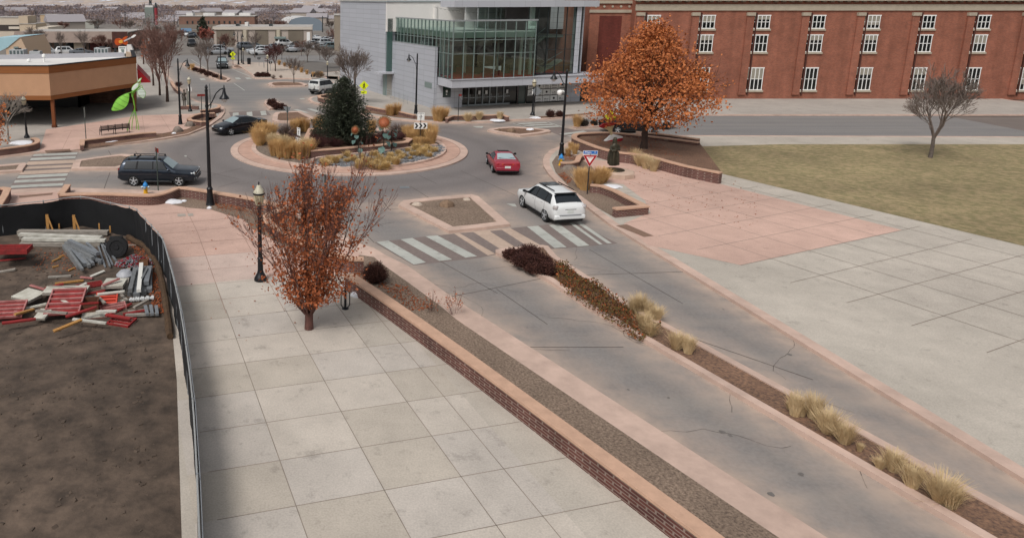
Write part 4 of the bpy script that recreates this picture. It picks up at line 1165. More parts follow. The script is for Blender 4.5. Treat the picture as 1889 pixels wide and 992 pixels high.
# left: restaurant with brown mansard
st, W, zt, Y = block('brown_roofed_store', 'low store with sloped brown roof skirt and dark shop windows behind bare trees', 33, 236, 61, 96, 15, mat('store_wall', '#6d5a50', .9, var=.1, scale=.4))
MB().add([(-.3, -1.6, zt - 2.0), (W + .3, -1.6, zt - 2.0), (W + .3, -.2, zt + .3), (-.3, -.2, zt + .3), (-.3, -.2, zt - 2.0), (W + .3, -.2, zt - 2.0)], [(0, 1, 2, 3), (1, 5, 2), (0, 3, 4), (0, 4, 5, 1)]).build('mansard', mat('brown_shingle', '#84756c', .9, var=.1, scale=.8), st)
mb = MB()
for i in range(9): mb.b2(W * (.02 + .105 * i), W * (.1 + .105 * i), -.08, .02, .5, 2.3)
mb.build('shop_window', M_doorglass, st)
MB().b2(W * .52, W * .6, -.5, -.05, 0, 2.6).build('pale_pier', mat('pier_cream', '#b5a896', .9), st)
MB().b2(W * .66, W * .8, -.12, -.02, 0, 2.5).build('red_door_panel', mat('maroon', '#4a1d1c', .8), st)
ob, W, zt, Y = block('cream_office', 'cream office block with dark window band at the left edge', -70, 38, 33, 72, 8, mat('cream_wall', '#c2b6a6', .9, var=.05, scale=.3))
MB().b2(-.1, W + .1, -.12, .05, zt * .38, zt * .66).build('window_band', mat('dark_band', '#3d3532', .5), ob)
MB().b2(0, W * .62, -.25, -.1, zt * .46, zt * .58).build('sunshade', mat('cream_shade', '#c9c0b3', .9), ob); MB().b2(W * .82, W, -.25, -.1, zt * .46, zt * .58).build('sunshade', mat('cream_shade', '#c9c0b3', .9), ob)
sb, W, zt, Y = block('stepped_building', 'cream stepped rendered building joined to the cream office', 38, 68, 45, 74, 8, mat('cream_step', '#bfae98', .9, var=.05, scale=.3))
MB().b2(0, W * .55, -.1, 6, zt, zt + 2.2).build('upper_step', mat('cream_step', '#bfae98', .9), sb)
MB().b2(W, W * 1.7, .5, 12, 0, zt * .8).build('low_wing', mat('cream_low', '#cfc4b4', .9), sb)
block('tan_block', 'plain tan windowless block above the brown roofed store', 76, 104, 28, 55, 8, mat('tan_far', '#b8a184', .9, var=.05, scale=.2))
block('white_shed', 'long low white shed among trees left of the grain tower', 117, 174, 39, 53, 6, mat('white_far', '#a3a39b', .9))
block('grey_concrete_tower', 'plain tan grey building edge seen beside the silver building', 617, 660, 29, 95, 10, mat('tan_grey', '#8d8274', .9, var=.1, scale=.3))
# blue roofed hut behind the roof
a = AY(-20, 101, 92); b = AY(48, 70, 92)
hut = thing('blue_roofed_hut', 'tan gabled hut with pale blue metal roof at the left edge', 'building', (a.x, 92, 0))
W = b.x - a.x; zt = b.z
MB().add([(W * .45, 0, 0), (W, 0, 0), (W, 0, zt - 1.6), (W * .86, 0, zt), (W * .52, 0, zt - .5), (W * .45, 0, zt - .9), (W * .45, 8, 0), (W, 8, 0), (W, 8, zt - 1.6), (W * .86, 8, zt), (W * .52, 8, zt - .5), (W * .45, 8, zt - .9)], [(0, 1, 2, 3, 4, 5), (1, 7, 8, 2), (2, 8, 9, 3), (3, 9, 10, 4), (0, 6, 7, 1)]).build('gable_wall', mat('hut_tan', '#c0a78e', .9), hut)
MB().add([(-2, -.1, zt - 3.3), (W * .5, -.1, zt - 1.2), (W * .86, -.1, zt + .1), (0, -.1, zt - .1), (-2, 8, zt - 3.3), (W * .86, 8, zt + .1), (0, 8, zt - .1)], [(0, 1, 2, 3), (3, 2, 5, 6)]).build('roof', mat('pale_blue_metal', '#9fc0c9', .5, var=.05, scale=2), hut)
MB().b2(W * .66, W * .78, -.06, .02, zt - 1.7, zt - 1.1).build('louvre', M_framegreen, hut)
# houses far away
r5 = random.Random(21)
def house_proto():
    t = thing('far_house', 'tiny pale house among the distant bare trees', 'house', (0, 0, 0), group='distant houses among trees')
    MB().b2(-5, 5, -4, 4, 0, 2.8).build('wall', mat('house_wall', '#9d948c', .9), t)
    MB().add([(-5.4, -4.4, 2.8), (5.4, -4.4, 2.8), (5.4, 4.4, 2.8), (-5.4, 4.4, 2.8), (-5.4, 0, 4.9), (5.4, 0, 4.9)], [(0, 1, 5, 4), (2, 3, 4, 5), (0, 4, 3), (1, 2, 5)]).build('roof', mat('house_roof', '#948f92', .8), t)
    return t
hp = None
HX = [(150, 20), (163, 18), (176, 23), (205, 22), (245, 33), (256, 31), (262, 35), (310, 38), (322, 35), (365, 22), (390, 24), (480, 23), (500, 22), (520, 24), (545, 25), (560, 26), (575, 20), (590, 23), (605, 24), (613, 33), (100, 24), (60, 20), (30, 24), (250, 6), (265, 4), (430, 26), (455, 25), (120, 45), (340, 27), (585, 33)]
for i, (px, py) in enumerate(HX):
    Yd = 9.5 * 1350 / max(py + 4 - 0.0, 9) if py > 12 else 1300
    p = AY(px, py, Yd)
    z = terr(p.x, Yd)
    if hp is None:
        hp = house_proto(); o = hp; o.location = (p.x, Yd, z); o.rotation_euler.z = .2
    else:
        o = copy_tree(hp, (p.x, Yd, z), r5.uniform(-.6, .6), sc=r5.uniform(.7, 1.25))
# thick grove of bare trees filling the middle distance
r6 = random.Random(5)
mb = MB(); mb2 = MB()
def fuzz(m, x, y, z, w, h, n, s):
    for k in range(n):
        a = r6.uniform(0, 6.28); rr_ = math.sqrt(r6.random())
        zz = r6.uniform(.25, 1)
        q = math.sqrt(max(0.05, 1 - ((zz - .6) / .42) ** 2))
        m.leaf((x + w * rr_ * math.cos(a) * q, y + w * rr_ * math.sin(a) * q, z + h * zz), s * r6.uniform(.6, 1.4), r6, .35, .5)
for i in range(2300):
    py = r6.choice([r6.uniform(17, 24), r6.uniform(17, 30), r6.uniform(20, 40), r6.uniform(30, 60)])
    px = r6.uniform(-80, 1250) if py < 26 else r6.uniform(-60, 640)
    Yd = min(CAM_H * 1350 / (py + 4), 900)
    p = A(px, py)
    if py > 24 and (320 < px < 480 or 520 < px < 600): continue
    if py > 38 and not (90 < px < 330 or 480 < px < 525): continue
    if py > 52 and px < 240: continue
    h_ = r6.uniform(2.5, 4.5) * (1.25 if py > 24 else 1)
    (fuzz)(mb if r6.random() < .75 else mb2, p.x, p.y, 0, r6.uniform(3, 6), h_, 64, max(.35, p.y * .0023))
g = mb.build('distant_trees', mat('far_twigs', '#8b8081', .95, col2='#6f666b', scale=.05), smooth_angle=0); tag(g, 'wide belt of bare grey brown trees filling the valley below the hills', 'trees', kind='stuff')
g = mb2.build('distant_trees', mat('far_twigs_red', '#957868', .95, col2='#7f7064', scale=.05), smooth_angle=0); tag(g, 'scattered reddish and tan trees mixed through the far grey belt', 'trees', kind='stuff')

for i, (px, pt, pb) in enumerate(((68, 22, 52), (131, 23, 52), (232, 22, 50), (322, 28, 50), (505, 30, 54), (595, 30, 60), (155, 26, 46))):
    a = A(px, pb); z = AY(px, pt, a.y).z
    m = MB(); m.tube([(0, 0, -.1), (0, 0, z)], [.2, .14], 6); m.bar((-1.3, 0, z * .9), (1.3, 0, z * .9), .15, .15)
    o = m.build('utility_pole', M_framedark); o.location = a; tag(o, 'thin dark utility pole rising from the distant rooftops and trees', 'utility pole', 'utility poles in the distance')
# ================================================================ VEHICLES
def lerp_st(st, x):
    if x <= st[0][0]: return st[0]
    for a, b in zip(st, st[1:]):
        if x <= b[0]:
            t = (x - a[0]) / (b[0] - a[0])
            return tuple(a[i] + (b[i] - a[i]) * t for i in range(len(a)))
    return st[-1]

def ring_half(s):
    x, zb, ws, zm, wm, zs, wsh, zr, wr, zt = s
    return [(0, zb), (ws * .9, zb), (ws, zb + .10), (wm, zm), ((wm + wsh) / 2 + .008, (zm + zs) / 2), (wsh, zs), (wsh + (wr - wsh) * .5 + .012, zs + (zr - zs) * .5), (wr, zr), (wr * .86, zr + (zt - zr) * .55), (wr * .5, zr + (zt - zr) * .9), (0, zt)]

def top_at(s, y):
    h = ring_half(s)[7:]
    y = abs(y)
    for a, b in zip(h, h[1:]):
        if b[0] <= y <= a[0]:
            t = (y - a[0]) / (b[0] - a[0] + 1e-9)
            return a[1] + (b[1] - a[1]) * t
    return h[0][1]

def car_body(st, n=44):
    xs_ = sorted(set([s[0] for s in st] + [st[0][0] + (st[-1][0] - st[0][0]) * i / n for i in range(n + 1)]))
    vs = []; fs = []
    for x in xs_:
        h = ring_half(lerp_st(st, x))
        ring = [(x, y, z) for y, z in h] + [(x, -y, z) for y, z in h[-2:0:-1]]
        vs += ring
    m = len(ring)
    for i in range(len(xs_) - 1):
        for k in range(m):
            k2 = (k + 1) % m
            fs.append((i * m + k, (i + 1) * m + k, (i + 1) * m + k2, i * m + k2))
    fs.append(tuple(range(m)))
    fs.append(tuple((len(xs_) - 1) * m + k for k in range(m - 1, -1, -1)))
    return MB().add(vs, fs)

def side_pane(st, side, xb0, xb1, xt0, xt1, vb=.10, vt=.88, off=.012, n=6):
    vs = []; fs = []
    for j in range(3):
        v = vb + (vt - vb) * j / 2
        for i in range(n + 1):
            u = i / n
            x = (xb0 + (xt0 - xb0) * j / 2) * (1 - u) + (xb1 + (xt1 - xb1) * j / 2) * u
            s = lerp_st(st, x)
            h = ring_half(s)
            a, b, c = h[5], h[6], h[7]
            if v < .5: t = v * 2; q = (a[0] + (b[0] - a[0]) * t, a[1] + (b[1] - a[1]) * t)
            else: t = v * 2 - 1; q = (b[0] + (c[0] - b[0]) * t, b[1] + (c[1] - b[1]) * t)
            vs.append((x, side * (q[0] + off), q[1] + off * .35))
    for j in range(2):
        for i in range(n):
            f = (j * (n + 1) + i, j * (n + 1) + i + 1, (j + 1) * (n + 1) + i + 1, (j + 1) * (n + 1) + i)
            fs.append(f if side < 0 else f[::-1])
    return MB().add(vs, fs)

def top_pane(st, x0, x1, k=.9, off=.012, n=8, kx=0.0):
    vs = []; fs = []
    for j in range(5):
        for i in range(n + 1):
            u = -1 + 2 * i / n
            x = x0 + (x1 - x0) * j / 4 + kx * u * u
            s = lerp_st(st, x)
            y = u * s[8] * k
            sx = 1 if x1 < x0 else -1
            vs.append((x + sx * off * .7, y, top_at(s, y) + off))
    for j in range(4):
        for i in range(n):
            f = (j * (n + 1) + i, j * (n + 1) + i + 1, (j + 1) * (n + 1) + i + 1, (j + 1) * (n + 1) + i)
            fs.append(f if x1 < x0 else f[::-1])
    return MB().add(vs, fs)

def wheel(parent, x, y, r, w, out, rim):
    MX = Matrix.Rotation(R(90) if out > 0 else R(-90), 3, 'X')
    m = MB()
    m.lathe([(r * .62, -w / 2), (r * .93, -w / 2), (r, -w / 2 + .04), (r, w / 2 - .04), (r * .93, w / 2), (r * .62, w / 2 - .01)], (x, y, r), 22, MX)
    t = m.build('wheel', M_tyre, parent)
    k = MB()
    sgn = -1 if out > 0 else 1
    k.lathe([(r * .70, w / 2 - .012), (r * .67, w / 2 + .006), (r * .60, w / 2 - .01), (r * .55, w / 2 - .04)], (x, y, r), 22, Matrix.Rotation(R(-90) if out > 0 else R(90), 3, 'X'))
    for i in range(5):
        a = 2 * math.pi * i / 5 + .3
        yo = y + out * (w / 2 - .008)
        k.bar((x + .05 * math.cos(a), yo, r + .05 * math.sin(a)), (x + r * .64 * math.cos(a), yo, r + r * .64 * math.sin(a)), .075, .03, up=(0, 1, 0))
    k.lathe([(.07, 0), (.07, .02), (0, .03)], (x, y + out * (w / 2 - .005), r), 10, Matrix.Rotation(R(-90) if out > 0 else R(90), 3, 'X'))
    k.build('rim', rim, t)
    b = MB(); b.lathe([(r * .58, 0), (0, .005)], (x, y + out * (w / 2 - .055), r), 18, Matrix.Rotation(R(-90) if out > 0 else R(90), 3, 'X'))
    b.build('brake_disc', M_blackmatte, t)

def make_car(name, label, cat, sp, paint, loc, head):
    st = sp['st']
    root = thing(name, label, cat, loc, head)
    body = car_body(st)
    b = body.build('body', [paint, M_blackmatte], root, smooth_angle=50)
    cm = MB(); cm.cur = 1
    for x in sp['wx']: cm.lathe([(sp['r'] * 1.14, -1.4), (sp['r'] * 1.14, 1.4)], (x, 0, sp['r'] * 1.02), 26, Matrix.Rotation(R(90), 3, 'X'))
    cut = cm.build('cutter', [paint, M_blackmatte])
    md_ = b.modifiers.new('arches', 'BOOLEAN'); md_.operation = 'DIFFERENCE'; md_.object = cut; md_.solver = 'EXACT'
    if hasattr(md_, 'material_mode'): md_.material_mode = 'INDEX'
    dg = bpy.context.evaluated_depsgraph_get()
    nm = bpy.data.meshes.new_from_object(b.evaluated_get(dg))
    b.modifiers.clear(); b.data = nm
    bpy.data.objects.remove(cut)
    # inner wheel block keeps daylight from showing through the arches
    MB().b2(sp['wx'][0] - .55, sp['wx'][1] + .55, -.62, .62, sp['r'] * .75, sp['r'] * 2.0).build('chassis', M_blackmatte, root)
    g = sp.get('glass', M_carglass)
    for s in (-1, 1):
        P0, P1 = sp['panes'][0], sp['panes'][-1]
        side_pane(st, s, P0[0] - .02, P1[1] + .03, P0[2] - .02, P1[3] + .03, .09, .93, .005, 10).build('window_surround', M_blackmatte, root)
        for p in sp['panes']: side_pane(st, s, *p).build('side_window', sp.get('sideglass', g), root)
        for x in sp['wx']: wheel(root, x, s * (sp['ww'] - .11), sp['r'], .22, s, sp.get('rim', M_rim))
        xm, zm_, ym = sp['mirror']
        m = MB(); m.lathe([(0, -.1), (.09, -.06), (.1, .03), (.05, .09), (0, .1)], (xm, s * (ym + .1), zm_), 8, Matrix.Rotation(R(90), 3, 'Y') , sx=.8); m.bar((xm, s * (ym - .08), zm_ - .03), (xm, s * (ym + .06), zm_ - .02), .06, .05)
        m.build('wing_mirror', sp.get('mirrorpaint', paint), root)
        for xd in sp['handles']:
            q = ring_half(lerp_st(st, xd))[5]; q4 = ring_half(lerp_st(st, xd))[4]
            MB().box((xd, s * ((q[0] + q4[0]) / 2 + .015), (q[1] + q4[1]) / 2 + .06), (.2, .03, .035)).build('door_handle', sp.get('handlemat', paint), root)
        sm = MB(); x0_, x1_ = sp['wx'][0] + sp['r'] * 1.25, sp['wx'][1] - sp['r'] * 1.25
        sw = lerp_st(st, 0)[2]
        sm.b2(x0_, x1_, s * (sw - .08), s * (sw + .02), lerp_st(st, 0)[1] - .03, lerp_st(st, 0)[1] + .08); sm.build('sill', sp.get('sill', M_blackmatte), root)
        for xd in sp['seams']:   # door gaps
            h = ring_half(lerp_st(st, xd)); sm = MB()
            sm.tube([(xd, s * (h[k][0] + .001), h[k][1]) for k in (2, 3, 4, 5)], .007, 4)
            sm.build('door_seam', M_blackmatte, root)
    top_pane(st, *sp['windshield']).build('windshield', sp.get('frontglass', g), root)
    top_pane(st, *sp['rear']).build('rear_window', sp.get('rearglass', g), root)
    for (nm_, mt, x, y, z, sx, sy, sz, rz) in sp['boxes']:
        for s in ((1, -1) if y else (1,)):
            m = MB().box((x, s * y, z), (sx, sy, sz), s * rz)
            o = m.build(nm_, mt, root)
            bv = o.modifiers.new('soft', 'BEVEL'); bv.width = min(sx, sy, sz) * .3; bv.segments = 2
    return root

def paint(name, c, metal=.0, rough=.3): return mat('paint_' + name, c, rough, metal=metal, coat=.6, spec=.5)
M_headl = mat('headlamp', '#c6cccd', .12, spec=.8)
M_taill = mat('tail_lamp_red', '#7a1016', .25)
M_tailclear = mat('tail_lamp_clear', '#a9a3a2', .15, spec=.7)
M_plate = mat('number_plate', '#c9cdc9', .5)
M_chrome = mat('chrome', '#b6babd', .2, metal=.9)
M_gplast = mat('grey_plastic', '#393b3d', .6)

SUV = dict(st=[(-2.45, .55, .66, .75, .80, .98, .78, 1.0, .70, 1.02), (-2.41, .42, .80, .75, .90, 1.05, .88, 1.1, .76, 1.13), (-2.30, .36, .84, .75, .92, 1.09, .90, 1.30, .80, 1.34), (-2.12, .32, .86, .75, .93, 1.10, .92, 1.62, .70, 1.70), (-1.95, .31, .87, .75, .935, 1.10, .925, 1.68, .68, 1.77), (-1.0, .30, .88, .75, .935, 1.08, .925, 1.71, .68, 1.81), (.25, .30, .88, .75, .935, 1.07, .925, 1.69, .68, 1.79), (.42, .30, .88, .75, .935, 1.07, .92, 1.64, .68, 1.73), (1.08, .30, .88, .75, .93, 1.07, .90, 1.14, .80, 1.18), (1.25, .30, .88, .75, .93, 1.04, .89, 1.08, .79, 1.13), (2.05, .33, .87, .74, .925, 1.0, .88, 1.03, .76, 1.08), (2.30, .36, .85, .72, .91, .97, .86, 1.0, .72, 1.04), (2.41, .40, .80, .68, .87, .92, .81, .95, .68, .98), (2.46, .46, .70, .66, .78, .86, .72, .88, .60, .89)],
    wx=(-1.44, 1.45), r=.375, ww=.93, panes=[(-2.02, -1.28, -1.92, -1.22, .14, .9), (-1.16, -.22, -1.12, -.24, .14, .9), (-.14, .86, -.16, .40, .14, .9)], windshield=(1.06, .44, .93), rear=(-2.33, -2.12, .9),
    frontglass=M_carglass2, mirror=(.82, 1.16, .93), handles=(-.95, .05), seams=(-1.2, -.18, .92), sill=M_gplast,
    boxes=[('headlight', M_headl, 2.30, .74, .86, .30, .26, .2, -.4), ('grille', M_blackmatte, 2.455, 0, .82, .06, .90, .2, 0), ('grille_bar', M_chrome, 2.49, 0, .93, .05, 1.0, .06, 0), ('grille_bar', M_chrome, 2.49, 0, .72, .04, .96, .05, 0), ('bumper', M_gplast, 2.43, 0, .52, .2, 1.66, .24, 0), ('fog_lamp', M_headl, 2.49, .62, .53, .1, .2, .1, -.2),
           ('tail_light', M_taill, -2.36, .80, 1.0, .12, .14, .38, 0), ('rear_bumper', M_gplast, -2.40, 0, .58, .2, 1.66, .22, 0), ('number_plate', M_plate, -2.475, 0, .82, .03, .4, .16, 0), ('roof_rail', M_blackmatte, -.75, .62, 1.83, 2.1, .05, .05, 0), ('rail_foot', M_blackmatte, -1.75, .64, 1.76, .12, .06, .1, 0), ('rail_foot', M_blackmatte, .25, .64, 1.75, .12, .06, .1, 0), ('roof_bar', M_blackmatte, -1.3, 0, 1.83, .06, 1.28, .04, 0), ('roof_bar', M_blackmatte, -.2, 0, 1.83, .06, 1.28, .04, 0), ('running_board', M_gplast, .02, .93, .37, 1.7, .14, .05, 0), ('wiper', M_blackmatte, .95, .3, 1.235, .08, .5, .02, .2)])
SEDAN = dict(st=[(-2.43, .45, .62, .65, .72, .85, .70, .9, .62, .92), (-2.37, .33, .76, .65, .85, .95, .82, 1.0, .70, 1.03), (-2.0, .26, .83, .62, .90, .99, .87, 1.04, .74, 1.08), (-1.55, .24, .86, .6, .92, .99, .895, 1.10, .70, 1.15), (-.85, .22, .87, .6, .925, .97, .905, 1.33, .61, 1.40), (-.45, .22, .87, .6, .925, .96, .91, 1.38, .60, 1.455), (0.0, .22, .87, .6, .925, .955, .91, 1.385, .60, 1.465), (.35, .22, .87, .6, .925, .95, .905, 1.34, .61, 1.415), (1.2, .22, .87, .6, .92, .92, .88, .98, .76, 1.03), (1.5, .22, .86, .6, .92, .88, .87, .93, .74, .98), (2.05, .24, .83, .58, .89, .77, .83, .82, .68, .86), (2.3, .27, .76, .54, .82, .68, .75, .72, .58, .75), (2.43, .33, .60, .48, .66, .58, .6, .6, .46, .62)],
    wx=(-1.42, 1.43), r=.335, ww=.92, panes=[(-1.42, -.62, -.92, -.58, .14, .88), (-.55, .28, -.52, .22, .14, .9), (.35, 1.05, .29, .42, .14, .88)], windshield=(1.16, .38, .92), rear=(-1.5, -.86, .9),
    frontglass=M_carglass2, mirror=(.98, 1.02, .92), handles=(-.5, .45), seams=(-1.05, -.58, .95),
    boxes=[('headlight', M_headl, 2.17, .66, .68, .40, .22, .11, -.5), ('grille', M_blackmatte, 2.38, 0, .56, .08, .8, .22, 0), ('grille_bar', M_chrome, 2.425, 0, .60, .02, .7, .03, 0), ('lower_grille', M_blackmatte, 2.36, 0, .36, .1, 1.1, .12, 0), ('fog_lamp', M_headl, 2.27, .62, .38, .1, .16, .09, -.4), ('tail_light', M_taill, -2.32, .68, .86, .16, .3, .14, .35), ('number_plate', M_plate, -2.42, 0, .62, .03, .4, .14, 0), ('window_trim', M_chrome, -.2, .918, .965, 2.3, .012, .02, 0)])
COUPE = dict(st=[(-2.24, .42, .60, .58, .70, .76, .68, .80, .60, .82), (-2.19, .30, .72, .58, .81, .85, .78, .91, .68, .94), (-1.95, .25, .78, .58, .86, .90, .82, .95, .72, .99), (-1.6, .22, .80, .56, .875, .90, .84, .98, .68, 1.03), (-.8, .20, .82, .55, .88, .88, .86, 1.18, .56, 1.235), (-.35, .2, .82, .55, .88, .87, .86, 1.22, .55, 1.285), (.1, .2, .82, .55, .88, .865, .86, 1.19, .56, 1.25), (.9, .2, .82, .55, .87, .83, .84, .88, .72, .92), (1.6, .22, .79, .52, .85, .72, .80, .77, .64, .80), (2.05, .26, .72, .5, .78, .62, .72, .66, .56, .68), (2.24, .32, .58, .45, .64, .54, .58, .56, .46, .57)],
    wx=(-1.27, 1.28), r=.315, ww=.88, panes=[(-1.4, -.72, -.85, -.66, .14, .86), (-.62, .72, -.58, .14, .14, .88)], windshield=(.88, .14, .92), rear=(-1.62, -.74, .9),
    rearglass=mat('bright_rear_glass', '#9fb0b3', .08, spec=.9), mirrorpaint=M_blackmatte, mirror=(.62, .93, .86), handles=(-.4,), seams=(-.66, .7), sill=M_redform if False else M_blackmatte,
    boxes=[('tail_light', mat('coupe_tail', '#8e2028', .3), -2.17, .46, .80, .12, .52, .13, .12), ('indicator', mat('tail_lamp_orange', '#c04a28', .3), -2.238, .34, .80, .03, .1, .07, 0), ('number_plate', M_plate, -2.245, 0, .60, .03, .38, .15, 0), ('rear_bumper', mat('paint_coupe_bumper', '#8c2336', .4, coat=.5), -2.17, 0, .47, .16, 1.5, .24, 0), ('sunroof', mat('sunroof_glass', '#1b2226', .08, spec=.8), -.15, 0, 1.278, .42, .74, .02, 0), ('tail_garnish', mat('coupe_tail', '#8e2028', .3), -2.215, 0, .79, .06, .8, .11, 0), ('headlight', M_headl, 2.08, .55, .6, .2, .36, .1, -.3), ('under_bumper', M_blackmatte, -2.14, 0, .30, .16, 1.4, .12, 0), ('wiper', M_blackmatte, -1.45, .3, 1.075, .04, .45, .02, .15)])
CROSS = dict(st=[(-2.38, .52, .58, .72, .66, .90, .62, .95, .55, .97), (-2.35, .40, .72, .72, .80, .98, .75, 1.03, .66, 1.06), (-2.28, .32, .80, .72, .885, 1.03, .83, 1.10, .72, 1.14), (-2.16, .29, .84, .72, .915, 1.06, .875, 1.20, .74, 1.25), (-1.66, .27, .87, .72, .93, 1.07, .90, 1.53, .63, 1.60), (-1.5, .26, .87, .72, .93, 1.06, .905, 1.565, .615, 1.645), (-.6, .25, .875, .7, .93, 1.03, .915, 1.61, .605, 1.71), (.1, .25, .875, .7, .93, 1.0, .915, 1.595, .605, 1.695), (.35, .25, .875, .7, .93, .995, .91, 1.54, .62, 1.63), (1.2, .25, .87, .7, .92, .97, .885, 1.04, .78, 1.09), (1.95, .27, .84, .66, .90, .87, .85, .92, .72, .96), (2.25, .32, .76, .6, .82, .76, .76, .81, .62, .83), (2.37, .40, .62, .55, .68, .66, .64, .68, .52, .69)],
    wx=(-1.36, 1.36), r=.37, ww=.92, panes=[(-1.86, -1.32, -1.58, -1.26, .14, .84), (-1.24, -.28, -1.18, -.28, .14, .88), (-.2, 1.0, -.2, .42, .14, .88)], windshield=(1.16, .38, .92), rear=(-2.17, -1.70, .97),
    rearglass=mat('smoked_rear_glass', '#1d2227', .08, spec=.8), mirror=(.9, 1.1, .92), mirrorpaint=M_blackmatte, handles=(-1.02, -.02), seams=(-1.28, -.24, 1.02),
    boxes=[('tail_light', M_tailclear, -2.22, .73, 1.02, .26, .36, .19, .62), ('tail_reflector', M_taill, -2.345, .70, .52, .04, .24, .05, .12), ('number_plate', M_plate, -2.375, 0, .80, .03, .36, .15, 0), ('tailgate_trim', M_chrome, -2.372, 0, .915, .03, .62, .04, 0), ('bumper_step', mat('step_grey', '#8d8f92', .5), -2.36, 0, .62, .12, 1.2, .06, 0), ('rear_bumper', mat('paint_white_suv', '#d6d8d8', .3, coat=.6), -2.30, 0, .50, .2, 1.7, .24, 0), ('under_bumper', M_blackmatte, -2.24, 0, .33, .2, 1.5, .16, 0), ('roof_spoiler', M_blackmatte, -1.74, 0, 1.60, .2, 1.16, .03, 0), ('roof_rail', M_blackmatte, -.72, .545, 1.715, 1.7, .045, .05, 0), ('roof_bar', M_blackmatte, -.5, 0, 1.735, .05, 1.08, .03, 0), ('sunroof', mat('sunroof_glass', '#1b2226', .08, spec=.8), .0, 0, 1.70, .5, .86, .03, 0), ('headlight', M_headl, 2.1, .66, .78, .3, .26, .14, -.45)])
BOX4 = dict(st=[(-2.02, .6, .68, .8, .80, 1.0, .80, 1.1, .76, 1.12), (-1.98, .5, .80, .8, .88, 1.08, .86, 1.3, .82, 1.34), (-1.86, .45, .82, .8, .89, 1.1, .87, 1.70, .74, 1.76), (-1.6, .42, .84, .8, .89, 1.1, .88, 1.76, .72, 1.84), (0.1, .4, .84, .8, .89, 1.1, .88, 1.76, .72, 1.84), (.3, .4, .84, .8, .89, 1.1, .88, 1.70, .72, 1.78), (.85, .4, .84, .8, .89, 1.09, .87, 1.16, .78, 1.2), (1.8, .45, .82, .78, .88, 1.02, .84, 1.06, .74, 1.1), (2.0, .5, .74, .72, .8, .9, .74, .93, .64, .95), (2.04, .58, .62, .68, .68, .8, .64, .82, .56, .83)],
    wx=(-1.28, 1.28), r=.38, ww=.89, panes=[(-1.8, -1.05, -1.74, -1.0, .14, .88), (-.92, -.12, -.9, -.12, .14, .88), (-.04, .68, -.04, .3, .14, .88)], windshield=(.84, .32, .92), rear=(-1.975, -1.88, .86),
    mirror=(.62, 1.18, .88), handles=(-.8, .1), seams=(-1.0, -.08, .72), sill=M_gplast,
    boxes=[('tail_light', M_taill, -1.97, .74, .98, .1, .12, .32, 0), ('rear_bumper', M_gplast, -1.98, 0, .62, .2, 1.6, .2, 0), ('lower_cladding', M_gplast, 0, .885, .6, 1.6, .03, .22, 0), ('roof_rail', M_gplast, -.7, .64, 1.85, 1.7, .05, .05, 0), ('number_plate', M_plate, -2.04, .5, .86, .02, .3, .14, 0) if False else ('mudflap', M_blackmatte, -1.72, .74, .4, .03, .22, .3, 0), ('headlight', M_headl, 1.96, .62, .88, .1, .26, .16, -.2)])

def place(sp, wpx, front, side, head, z=0.0):
    """location of a car whose given wheel touches the ground at a pixel"""
    w = A(wpx[0], wpx[1], 0)
    lx = sp['wx'][1 if front else 0]; ly = side * (sp['ww'])
    c, s = math.cos(head), math.sin(head)
    return (w.x - (lx * c - ly * s), w.y - (lx * s + ly * c), z)
h = R(-2)
make_car('estate_car', 'dark blue black off-road estate with roof bars circling the roundabout beside the hydrant', 'suv', SUV, paint('navy', '#2a333f', .75, .3), place(SUV, (331, 344.5), True, -1, h), h).scale = (.985, 1, .945)
h = R(-140)
make_car('saloon_car', 'glossy black saloon entering the roundabout behind the tall lamp post', 'car', SEDAN, paint('black', '#23262d', .75, .25), place(SEDAN, (427, 250.5), True, 1, h), h)
h = R(86)
make_car('coupe', 'red two door coupe seen from behind on the right of the roundabout', 'car', COUPE, paint('red', '#9a2436', .1, .35), place(COUPE, (907, 318.5), False, 1, h), h)
h = R(100)
make_car('estate_car', 'white sport utility car with dark rear window crossing the striped crossing', 'suv', CROSS, mat('paint_white_suv', '#d6d8d8', .3, coat=.6), place(CROSS, (1003, 409), False, 1, h), h)
h = R(50)
j = make_car('estate_car', 'white boxy off-roader with round spare wheel cover parked before the spruce', 'suv', BOX4, paint('offwhite', '#c4c6c4', 0, .35), place(BOX4, (596, 175.5), False, -1, h), h)
m = MB(); m.lathe([(0, .0), (.36, .0), (.38, .06), (.36, .2), (.3, .24), (0, .25)], (-2.0, .12, 1.02), 22, Matrix.Rotation(R(-90), 3, 'Y')); m.build('spare_wheel_cover', mat('paint_offwhite', '#c4c6c4'), j)
h = R(-80)
make_car('pickup', 'black vehicle coming down the street beside the planted strip', 'suv', SUV, paint('black', '#23262d', .75, .25), place(SUV, (421, 127), True, 1, h), h)
h = R(4)
make_car('saloon_car', 'black saloon half hidden under the orange tree on the side road', 'car', SEDAN, paint('black', '#23262d', .75, .25), place(SEDAN, (1139, 247), False, -1, h), h)

